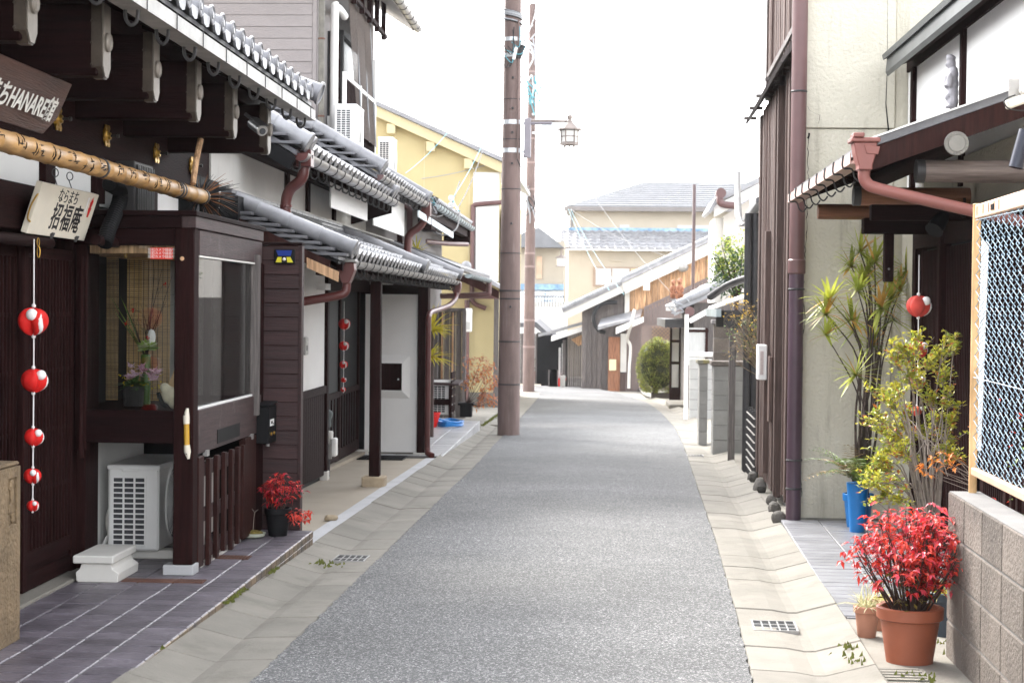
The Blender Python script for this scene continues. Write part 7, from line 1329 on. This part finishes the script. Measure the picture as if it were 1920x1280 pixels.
# lady palm in a blue pot
t = thing('fan_palm', (1.95,12.6,zr(12.6)), 'tall clump of fan leaved palm against the stuccoed wall', 'plant'); M['palm'] = mat('palm_leaf', (.24,.33,.05), .42, .4, 6, col2=(.44,.46,.08), trans=.3); M['palmt'] = mat('yellowed_palm_leaf', (.46,.36,.08), .5, .4, 8, trans=.3, col2=(.55,.30,.08))
pb = atZ(1612,972,zr(12.5)); pb = Vector((2.02,13.35,zr(13.35))); pot(t, pb, .115, .085, .26, M['blue'], .014, 28)
fans = [(1613,473,.15,12.7),(1640,492,.15,12.6),(1596,500,.11,12.7),(1555,562,.17,12.5),(1548,590,.13,12.5),(1620,528,.13,12.6),(1609,546,.12,12.4),(1652,578,.17,12.5),(1549,628,.10,12.4),(1597,600,.15,12.6),(1636,648,.13,12.7),(1605,703,.16,12.3),(1674,600,.14,12.8),(1670,562,.14,12.9),(1600,622,.13,12.8),(1700,508,.17,13.0),(1688,545,.15,13.0),(1640,610,.12,12.9),(1660,520,.14,12.8),(1628,505,.12,12.8)]
rr = random.Random(51); st = MB(); lv = MB(); ly = MB()
for k, (px,py,R,y) in enumerate(fans):
    y += .65; c = atY(px,py,y); b = Vector((pb.x+rr.uniform(-.06,.08),pb.y+rr.uniform(-.05,.05),pb.z+.22)); main = atY(px*.35+1640*.65, py+rr.uniform(70,120), y); path = catmull([b, b.lerp(main,.55)+Vector((rr.uniform(-.03,.03),0,0)), main, c], 5); n = len(path)
    st.tube(path, [.012-.008*i/(n-1) for i in range(n)], 6)
    out = Vector(((c.x-pb.x)*.9+rr.uniform(-.45,.45),-.75,rr.uniform(.05,.7))).normalized(); side = out.cross(Vector((0,0,1))).normalized(); upv = side.cross(out); nb = rr.randint(15,19); tilt = rr.uniform(-.3,.5)
    for j in range(nb):
        a = -2.5+5.0*j/(nb-1)+rr.uniform(-.08,.08); d = out*(.35+.25*math.cos(a))+side*math.sin(a)+upv*(math.cos(a)*.9+tilt*.3); blade(ly if rr.random() < .22 else lv, c, d, R*rr.uniform(1.25,1.75), .044, rr.uniform(.2,.7), rr, 4, .10)
stuff(st.build('stems', mat('fibrous_stem',(.075,.055,.045),.8,.4,30,.4,60), t, smooth=True)); stuff(lv.build('fan_leaves', M['palm'], t)); stuff(ly.build('fan_leaves', M['palmt'], t))
# fern
t = thing('fern', (1.9,11.9,zr(11.9)), 'green fern with browning fronds below the fan palm', 'plant'); rr = random.Random(61); lv = MB(); lb = MB(); c = atY(1604,905,13.0)
MB().lathe([(.055,0),(.085,c.z-zr(13)),(.075,c.z-zr(13))], (c.x+.02,13.02,zr(13)), 18).build('pot', M['blue'], t, smooth=40)
for i in range(36):
    a = rr.uniform(0,6.28); d = Vector((math.cos(a),math.sin(a)-.2,rr.uniform(.5,1.9))).normalized(); L = rr.uniform(.28,.50); p = Vector((c.x+.01,13.0,c.z)); dd = d.copy(); tgt = lb if rr.random() < .25 else lv
    for s in range(14):
        p = p+dd*L/14; dd = (dd+Vector((0,0,-.09))).normalized(); sd = dd.cross(Vector((0,0,1))).normalized(); w = .075*math.sin(math.pi*(s+1.5)/16)
        for sg in (-1,1): leaf(tgt, p, sd*sg+dd*.35, w+.01, .014, rr)
stuff(lv.build('fronds', M['leaf_g'], t)); stuff(lb.build('fronds', mat('brown_frond',(.20,.13,.04),.6,.4,20,trans=.2), t))
# yellow-green shrub before the lattice door
t = thing('yellow_shrub', (1.95,10.3,gz(10.3)), 'twiggy shrub with small yellow green leaves before the lattice door', 'shrub'); rr = random.Random(71); tw = MB(); l1 = MB(); l2 = MB(); l3 = MB(); base = Vector((2.0,10.3,zr(10.3)))
cl = [(1720,630),(1695,645),(1682,662),(1790,628),(1768,645),(1706,660),(1740,668),(1655,728),(1672,748),(1722,705),(1692,765),(1745,742),(1782,735),(1760,775),(1652,802),(1692,795),(1662,842),(1632,882),(1652,862),(1682,842),(1642,908),(1702,852),(1672,905),(1790,780),(1770,690),(1640,780),(1735,800),(1690,820),(1655,880),(1625,905),(1645,930),(1675,935),(1665,815),(1678,720),(1700,690),(1780,812),(1796,850),(1768,840)]
hub = atY(1735,860,10.3)
for i, (px,py) in enumerate(cl):
    y = 10.3+rr.uniform(-.35,.25); c = atY(px,py,y); mid = base.lerp(hub, rr.uniform(.5,.9)).lerp(c, .35)+Vector((rr.uniform(-.05,.05),rr.uniform(-.05,.05),0)); path = catmull([base+Vector((rr.uniform(-.04,.04),rr.uniform(-.04,.04),0)), mid, c], 5); n = len(path); tw.tube(path, [.008-.006*j/(n-1) for j in range(n)], 5)
    for k in range(13):
        e = c+Vector((rr.gauss(0,.05),rr.gauss(0,.045),rr.gauss(0,.04))); tw.tube([mid.lerp(c,.8), e], [.002,.001], 3, cap=False); nl = rr.randint(8,12)
        for j in range(nl): p = mid.lerp(c,.8).lerp(e, .4+.6*j/nl)+rdir(rr)*.012; leaf(rr.choices((l1,l2,l3),(6,3,1))[0], p, rdir(rr,-.3,.9), rr.uniform(.026,.044), rr.uniform(.015,.024), rr)
for i in range(14): a = atY(1700+rr.uniform(0,90),880+rr.uniform(-30,30),10); b = atY(1700+rr.uniform(-20,100),790+rr.uniform(-60,40),10.2); tw.tube(catmull([a,a.lerp(b,.5)+Vector((rr.uniform(-.08,.08),0,.03)),b],4), .003, 4)
stuff(tw.build('twigs', M['twig'], t, smooth=True)); stuff(l1.build('leaves', M['leaf_y'], t)); stuff(l2.build('leaves', mat('light_green_leaf',(.26,.32,.05),.4,.4,15,trans=.35), t)); stuff(l3.build('leaves', mat('reddish_tip',(.42,.14,.04),.4,.4,15,trans=.3), t))
t = thing('orange_nandina', (2.0,9.2,gz(9)), 'slender plant with pointed orange leaves beside the rusty post', 'plant'); rr = random.Random(81); q = MB(); s_ = MB()
for px,py in ((1733,872),(1745,858),(1758,880),(1775,862),(1790,875),(1742,890),(1768,848),(1785,850),(1725,880),(1795,860),(1755,865)):
    c = atY(px,py,9.2); s_.tube([Vector((2.02,9.2,gz(9))), Vector((1.98,9.2,c.z-.08)), c], [.004,.003,.001], 4)
    for k in range(5): leaf(q, c, rdir(rr,-.6,.6), rr.uniform(.04,.065), .018, rr, .2)
stuff(s_.build('stems', M['twig'], t)); stuff(q.build('leaves', M['leaf_o'], t))
# plants behind the fence
t = thing('fence_shrub', (2.0,7.4,0), 'red and green leaved shrub showing through the chain link fence', 'shrub'); rr = random.Random(91); a_, b_, c_ = MB(), MB(), MB(); s_ = MB()
for i in range(26):
    b0 = wp(rr.uniform(-.2,1.9),.35+rr.uniform(-.05,.12),-.1); e = b0+Vector((rr.uniform(-.1,.1),rr.uniform(-.1,.1),rr.uniform(.65,1.15))); s_.tube([b0,b0.lerp(e,.5)+Vector((rr.uniform(-.04,.04),0,0)),e], [.006,.004,.002], 4)
    for k in range(30): f = rr.uniform(.55,1); p = b0.lerp(e,f)+Vector((rr.gauss(0,.05),rr.gauss(0,.05),rr.gauss(0,.04))); leaf(rr.choices((a_,b_,c_),(4 if f > .75 else 1,4,1))[0], p, rdir(rr,-.6,.6), rr.uniform(.03,.055), .018, rr, .2)
stuff(s_.build('stems', M['stem'], t)); stuff(a_.build('red_leaves', M['nan_red'], t)); stuff(b_.build('green_leaves', M['leaf_g'], t)); stuff(c_.build('yellow_leaves', M['leaf_y'], t))
xc = atY(1722,572,11.0).x; zc = lambda py: atY(1722,py,11.0).z
charm('string of faded red cloth balls hanging among the shrubs at right', (xc,11.0,zc(478)), [(zc(573),.078),(zc(655),.062),(zc(716),.052),(zc(770),.036),(zc(806),.028)], M['redf'], 5)
rr = random.Random(95); moss([tuple(atG(px,py,.02)) for px,py in ((1586,1215),(1592,1230),(1598,1240),(1770,1205),(1775,1225),(1742,1275),(1700,1270))], M['moss'], 'weeds', 'small green weeds around the pots by the block wall', 60, .03, .035, 8)
# ------------------------------------------------------------------ vegetation farther along
def crown(t, c, r3, n, ln, mats, seed, shell=.55, flat=False, name='crown', keep=None):
    r = random.Random(seed); ms = [MB() for _ in mats]; c = Vector(c); i = 0
    while i < n:
        d = rdir(r); k = (shell+(1-shell)*r.random()) if r.random() < .8 else r.random()
        if flat: d = Vector((max(-.93,min(.93,d.x*1.25)),max(-.93,min(.93,d.y*1.25)),max(-.9,min(1,d.z*1.15))))
        p = Vector((d.x*r3[0]*k, d.y*r3[1]*k, d.z*r3[2]*k)); nz = noise.noise((c+p)*(2.6/max(r3)))
        if not flat and nz < -.08 and r.random() < .8: i += 1; continue
        p += d*nz*.06*max(r3)
        if keep and not keep(c+p): i += 1; continue
        leaf(r.choices(ms, [m_[1] for m_ in mats])[0], c+p, d*.8+rdir(r,-.6,.9), ln*r.uniform(.6,1.2), ln*r.uniform(.4,.6), r); i += 1
    for m_, (mm, _) in zip(ms, mats): stuff(m_.build(name, mm, t))
M['hedge'] = mat('hedge_leaf', (.12,.17,.03), .5, .5, 6, trans=.25, col2=(.21,.25,.05)); M['hedgel'] = mat('hedge_leaf_pale', (.33,.34,.07), .5, .4, 6, trans=.3); M['hedgeb'] = mat('hedge_leaf_brown', (.14,.10,.035), .6, .4, 6, trans=.2)
hb_ = atY(1235,690,46.5); t = thing('round_bush', (hb_.x,46.5,gz(46.5)), 'large clipped round green bush at the bend of the lane', 'bush')
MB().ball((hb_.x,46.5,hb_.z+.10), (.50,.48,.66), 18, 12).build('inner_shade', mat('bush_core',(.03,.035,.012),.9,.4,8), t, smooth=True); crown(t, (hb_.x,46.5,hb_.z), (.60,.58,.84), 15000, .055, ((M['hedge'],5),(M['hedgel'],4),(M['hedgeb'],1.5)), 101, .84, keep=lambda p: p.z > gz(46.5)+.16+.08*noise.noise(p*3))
MB().tube([(hb_.x-.1,46.5,gz(46.5)-.05),(hb_.x-.1,46.5,hb_.z-.4)], .07, 8).build('trunk', M['stem'], t); MB().box(hb_.x-.2,hb_.x+.55,46.3,46.35,gz(46.3),gz(46.3)+.16).build('board_edging', M['grey_v'], t)
gx_, gzz = atY(1370,500,27).x, atY(1370,500,27).z; t = thing('garden_tree', (gx_,27,gz(27)), 'small evergreen tree with sunlit leaves above the gateposts', 'tree')
tr__ = MB(); rr = random.Random(111); tr__.tube([(gx_+.2,27,gz(27)),(gx_+.12,27,1.2),(gx_+.05,27,gzz)], [.05,.04,.02], 8)
for i in range(12): tr__.tube([(gx_+.12,27,1.3+rr.random()*.4),(gx_+rr.uniform(-.3,.35),27+rr.uniform(-.3,.3),gzz+rr.uniform(-.3,.4))], [.018,.005], 5)
tr__.build('trunk', M['stem'], t, smooth=True); crown(t, (gx_,27,gzz-.12), (.36,.36,.38), 1800, .075, ((mat('dark_evergreen_leaf',(.03,.075,.035),.35,.4,8,trans=.15,spec=.6),5),(M['leaf_g'],3)), 112, .5); crown(t, (gx_,27,gzz+.12), (.36,.36,.36), 1100, .065, ((mat('fresh_yellow_leaf',(.36,.40,.06),.4,.4,8,trans=.4),4),(M['leaf_g'],3)), 113, .4); crown(t, (gx_+.22,27,gzz+.52), (.09,.09,.20), 60, .06, ((bpy.data.materials['fresh_yellow_leaf'],1),), 114, .2)
t = thing('yellow_vine', (1.6,18.6,gz(18.6)), 'bare twigged shrub with few yellow leaves at the end of the board front', 'shrub'); rr = random.Random(121); tw = MB(); l1 = MB(); l2 = MB(); b0 = atY(1440,700,18.4)
for i in range(85):
    c = atY(1365+rr.random()*92, 560+rr.random()*115, 18.3+rr.uniform(-.3,.3)); m_ = b0.lerp(c,.5)+Vector((rr.uniform(-.1,.1),rr.uniform(-.1,.1),rr.uniform(-.05,.1))); tw.tube(catmull([b0+Vector((.05,0,-.1)),m_,c],4), [.006,.005,.004,.003,.003,.002,.002,.002,.001], 4)
    for k in range(4): tw.tube([c, c+rdir(rr)*.09], .0012, 3, cap=False)
    for k in range(rr.randint(2,7)): p = c+rdir(rr)*.06; leaf(l1 if (c.z > atY(1400,600,18.3).z or rr.random() < .3) else l2, p, rdir(rr,-.5,.8), rr.uniform(.03,.05), .02, rr)
tw.tube([b0+Vector((.05,0,-.1)),Vector((1.72,18.6,gz(18.6)))], [.012,.02], 6)
stuff(tw.build('twigs', mat('pale_brown_twig',(.30,.23,.15),.8,.3,20), t)); stuff(l1.build('leaves', mat('golden_leaf',(.62,.40,.05),.45,.4,12,trans=.35), t)); stuff(l2.build('leaves', M['leaf_g'], t))
# ------------------------------------------------------------------ left side beyond the porch
def strap_plant(label, name, c, n, ln, w, m, seed, zmin=-.2):
    t = thing(name, c, label, 'plant'); r = random.Random(seed); q = MB()
    for i in range(n): d = rdir(r,zmin,1); blade(q, c, d, ln*r.uniform(.6,1.1), w, r.uniform(.3,1.0), r)
    q.build('blades', m, t); MB().tube([Vector((c.x,c.y,gz(c.y))),Vector(c)], [.04,.03], 8).build('stem', M['stem'], t); return t
M['yel'] = mat('bright_yellow_blade', (.66,.50,.03), .45, .3, 10, trans=.4, col2=(.50,.46,.05))
strap_plant('yellow strap leaved plant behind the porch downpipe', 'strap_leaf_plant', atY(810,620,24.3), 60, .42, .045, M['yel'], 131); strap_plant('lower tuft of yellow strap leaves behind the porch post', 'strap_leaf_plant', atY(806,672,24.3), 50, .40, .045, M['yel'], 132)
strap_plant('yellow spiky tuft showing above the low tiled roof', 'strap_leaf_plant', atX(782,474,-2.85), 26, .32, .03, M['yel'], 133, .1)
# board fence
fn = thing('board_fence', (-2.7,30.5,gz(30.5)), 'weathered board fence with orange battens before the yellow house', 'fence'); a, b = atY(800,580,30.5), atY(868,580,30.5); x = a.x; k = 0
while x < b.x: MB().box(x,min(x+.10,b.x),30.5,30.53,gz(30.5),a.z-.03+rnd.uniform(-.01,.01)).build('board', M['grey_v'], fn, bevel=.004); x += .106
for i in range(4): x = a.x+.08+i*.19; MB().box(x,x+.03,30.46,30.495,gz(30.5)+.4,a.z-.05).build('batten', M['tan_v'], fn)
MB().box(a.x-.05,b.x+.05,30.42,30.6,a.z-.03,a.z+.03).build('coping', M['grey_v'], fn)
for i in range(1): MB().box(b.x+.0,b.x+.06,30.45,30.55,gz(30.5),a.z).build('post', M['grey_v'], fn)
t = thing('wall_box', atY(876,600,34), 'white meter box on the yellow wall beside the board fence', 'meter box'); a, b = atY(871,578,34.0), atY(884,622,34.0); MB().box(a.x,b.x,34,34.15,b.z,a.z).build('casing', M['white'], t, bevel=.015); MB().box(a.x+.03,b.x-.03,33.98,34,b.z+.05,b.z+.2).build('dial', M['paleglass'], t); MB().tube([((a.x+b.x)/2,34.08,b.z),((a.x+b.x)/2,34.08,-.6)], .02, 6).build('conduit', M['pipe'], t)
# slatted housing over the neighbour's outdoor unit
rk = thing('unit_housing', (-2.65,28.6,gz(28.6)), 'brown slatted wooden housing over an outdoor unit beside the potted maple', 'housing'); Yk = 28.3; gk = z2
def kk(px, py): return atY(px,py,Yk)
x0, x1 = kk(812,0).x, kk(852,0).x; zt_ = kk(0,712).z
MB().prism([(x0-.05,Yk-.05,zt_+.02),(x1+.14,Yk-.05,zt_+.0),(x1+.14,Yk+.75,zt_+.03),(x0-.05,Yk+.75,zt_+.05)], (0,0,.035)).build('lid', M['fade_y'], rk, bevel=.004)
for z in (kk(0,742).z, kk(0,780).z): MB().box(x0,x1,Yk-.02,Yk+.01,z-.05,z+.05).build('slat', M['wood_x'], rk)
for i in range(5): z = gk+.10+i*.14; MB().box(x1,x1+.02,Yk,Yk+.7,z,z+.11).build('side_slat', M['wood_y'], rk)
for x in (x0,x1-.03): MB().box(x,x+.05,Yk-.01,Yk+.05,gk,zt_).build('leg', M['wood_v'], rk)
ac_unit('white outdoor unit inside the brown slatted housing', x0+.04, Yk+.06, gk+.06, .30, .55, .56, 3, 12, False)
# potted maple
t = thing('potted_maple', atG(874,798,.03), 'small bare maple with coppery leaves in a black square pot', 'plant'); c = Vector((-2.25,28.9,gk)); MB().prism([(c.x-.10,c.y-.10,gk),(c.x+.10,c.y-.10,gk),(c.x+.10,c.y+.10,gk),(c.x-.10,c.y+.10,gk)], (0,0,.22)).build('pot', M['black'], t, bevel=.01); MB().box(c.x-.135,c.x+.135,c.y-.135,c.y+.135,gk+.20,gk+.24).build('pot_rim', M['black'], t, bevel=.006)
rr = random.Random(141); tw = MB(); l1 = MB(); l2 = MB()
for px,py in ((882,672),(905,668),(920,680),(898,700),(925,705),(935,712),(880,712),(912,725),(905,740),(920,745),(930,750),(890,690),(915,690),(900,755)):
    e = atY(px,py,28.9+rr.uniform(-.2,.2)); m_ = c.lerp(e,.5)+Vector((rr.uniform(-.05,.05),0,.05)); tw.tube(catmull([c+Vector((0,0,.2)),m_,e],4), [.012,.010,.007,.005,.004,.003,.003,.002,.001], 5)
    for k in range(46): p = m_.lerp(e,rr.uniform(.55,1.05))+Vector((rr.gauss(0,.05),rr.gauss(0,.05),rr.gauss(0,.03))); leaf(l1 if rr.random() < .7 else l2, p, Vector((rr.uniform(-.5,1),rr.uniform(-1,1),rr.uniform(-.6,.2))), .075, .03, rr, .2)
stuff(tw.build('branches', M['stem'], t, smooth=True)); stuff(l1.build('leaves', mat('copper_leaf',(.46,.20,.12),.5,.4,12,trans=.35), t)); stuff(l2.build('leaves', M['leaf_o'], t))
p = Vector((-2.42,27.2,gk)); t = thing('red_bucket', p, 'red plastic tub partly hidden behind the porch post', 'bucket'); p = Vector((-2.62,26.3,gk)); MB().lathe([(.12,0),(.165,.2),(.175,.205),(.175,.225),(.155,.225),(.12,.03)], p, 20).build('tub', M['red'], t, smooth=40)
hs_ = thing('blue_hose', (-2.3,26.5,gk), 'coiled bright blue garden hose on the pale tiled step', 'hose'); pts = []
for i in range(60): a = i*.42; pts.append((-2.33+.20*math.cos(a)*(1+.08*math.sin(i)), 26.6+.45*math.sin(a), gk+.014+.0012*i+.006*math.sin(i*1.7)))
MB().tube([(-2.62,26.45,gk+.2),(-2.52,26.5,gk+.12)]+pts, .016, 8).build('coil', M['blue'], hs_, smooth=True)
# porch items
t = thing('gas_meter', (-2.75,17.6,.2), 'grey and white gas meter with pipes by the porch doors', 'meter')
def gg(px, py): return atY(px,py,17.75)
MB().box(gg(612,0).x,gg(628,0).x,17.75,17.9,gg(0,848).z,gg(0,800).z).build('casing', M['dirtywhite'], t, bevel=.012); MB().box(gg(629,0).x,gg(638,0).x,17.7,17.85,gg(0,846).z,gg(0,812).z).build('casing', M['white'], t, bevel=.012); MB().box(gg(620,0).x,gg(630,0).x,17.68,17.745,gg(0,850).z,gg(0,822).z).build('valve', M['steel'], t, bevel=.006); MB().tube(catmull([gg(616,800),gg(616,785),gg(619,775),gg(613,772)],4), .03, 10).build('pipe', mat('green_grey_pipe',(.14,.16,.16),.5,.2), t, smooth=True); MB().tube([gg(616,848),gg(615,895)], .02, 8).build('pipe', M['iron'], t)
t = thing('intercom', (-2.79,16.5,.9), 'slim silver intercom on the white porch wall', 'intercom'); za_, zb2 = atX(573,632,-2.79).z, atX(573,665,-2.79).z; ya = atX(570,650,-2.79).y; MB().box(-2.799,-2.775,ya,ya+.16,zb2,za_).build('casing', M['steel'], t, bevel=.004); MB().lathe([(.012,0),(.012,.005),(0,.006)], (-2.775,ya+.08,za_-.05), 10, 'x').build('button', M['white'], t); MB().box(-2.776,-2.774,ya+.04,ya+.12,zb2+.04,zb2+.09).build('speaker', M['iron'], t)
xc = atY(645,607,18.5).x; zc = lambda py: atY(645,py,18.5).z
charm('small string of red cloth balls before the dark porch doors', (xc,18.5,zc(565)), [(zc(607),.068),(zc(648),.056),(zc(683),.046),(zc(712),.031),(zc(730),.030)], M['red'], 9)
p = atG(621,976,.03); q = MB().ball((p.x,p.y,p.z+.022), (.062,.05,.034), 10, 8); q.v = [tuple(Vector(v)+noise.noise_vector(Vector(v)*14)*.016) for v in q.v]; q.v = [(x,y,max(p.z,min(p.z+.05,z))) for x,y,z in q.v]; tag(q.build('loose_stone', bpy.data.materials['tan_footing_stone'], None, smooth=35), 'loose tan stone lying on the porch floor by the kerb', 'stone')
a = atG(708,854,.03); t = thing('door_mat', a, 'black open mesh mat before the white letter wall', 'mat')
for i in range(9): y = 20.35+i*.08; MB().box(-2.90,-2.36,y,y+.02,gz(y)+.031,gz(y)+.045).build('strip', M['black'], t)
for i in range(13): x = -2.90+i*.045; MB().prism([(x,20.35,gz(20.35)+.031),(x+.015,20.35,gz(20.35)+.031),(x+.015,20.35,gz(20.35)+.043),(x,20.35,gz(20.35)+.043)], (0,.66,-.0139)).build('strip', M['black'], t)
# far pot plant by the dark shed
c = atG(1012,716,.02); t = thing('far_potted_plant', c, 'green plant in a terracotta pot behind the far street pole', 'plant'); pot(t, c, .24, .18, .42, M['terra'], .04, 18); crown(t, c+Vector((.05,0,.62)), (.38,.3,.35), 260, .16, ((M['leaf_g'],3),(M['leaf_y'],1)), 151, .2)
# ------------------------------------------------------------------ bright hazy air
hz = MB().box(-640,640,-80,940,-6,13.5).build('haze', bpy.data.materials.new('haze_air'), None); hz['kind'] = 'stuff'; hz['label'] = 'bright hazy air filling the lane'
hm = bpy.data.materials['haze_air']; hm.use_nodes = True; hm.node_tree.nodes.remove(hm.node_tree.nodes['Principled BSDF'])
pv = hm.node_tree.nodes.new('ShaderNodeVolumePrincipled'); pv.inputs['Density'].default_value = .0003; pv.inputs['Color'].default_value = (.96,.96,.97,1)
hm.node_tree.links.new(pv.outputs[0], hm.node_tree.nodes['Material Output'].inputs['Volume'])
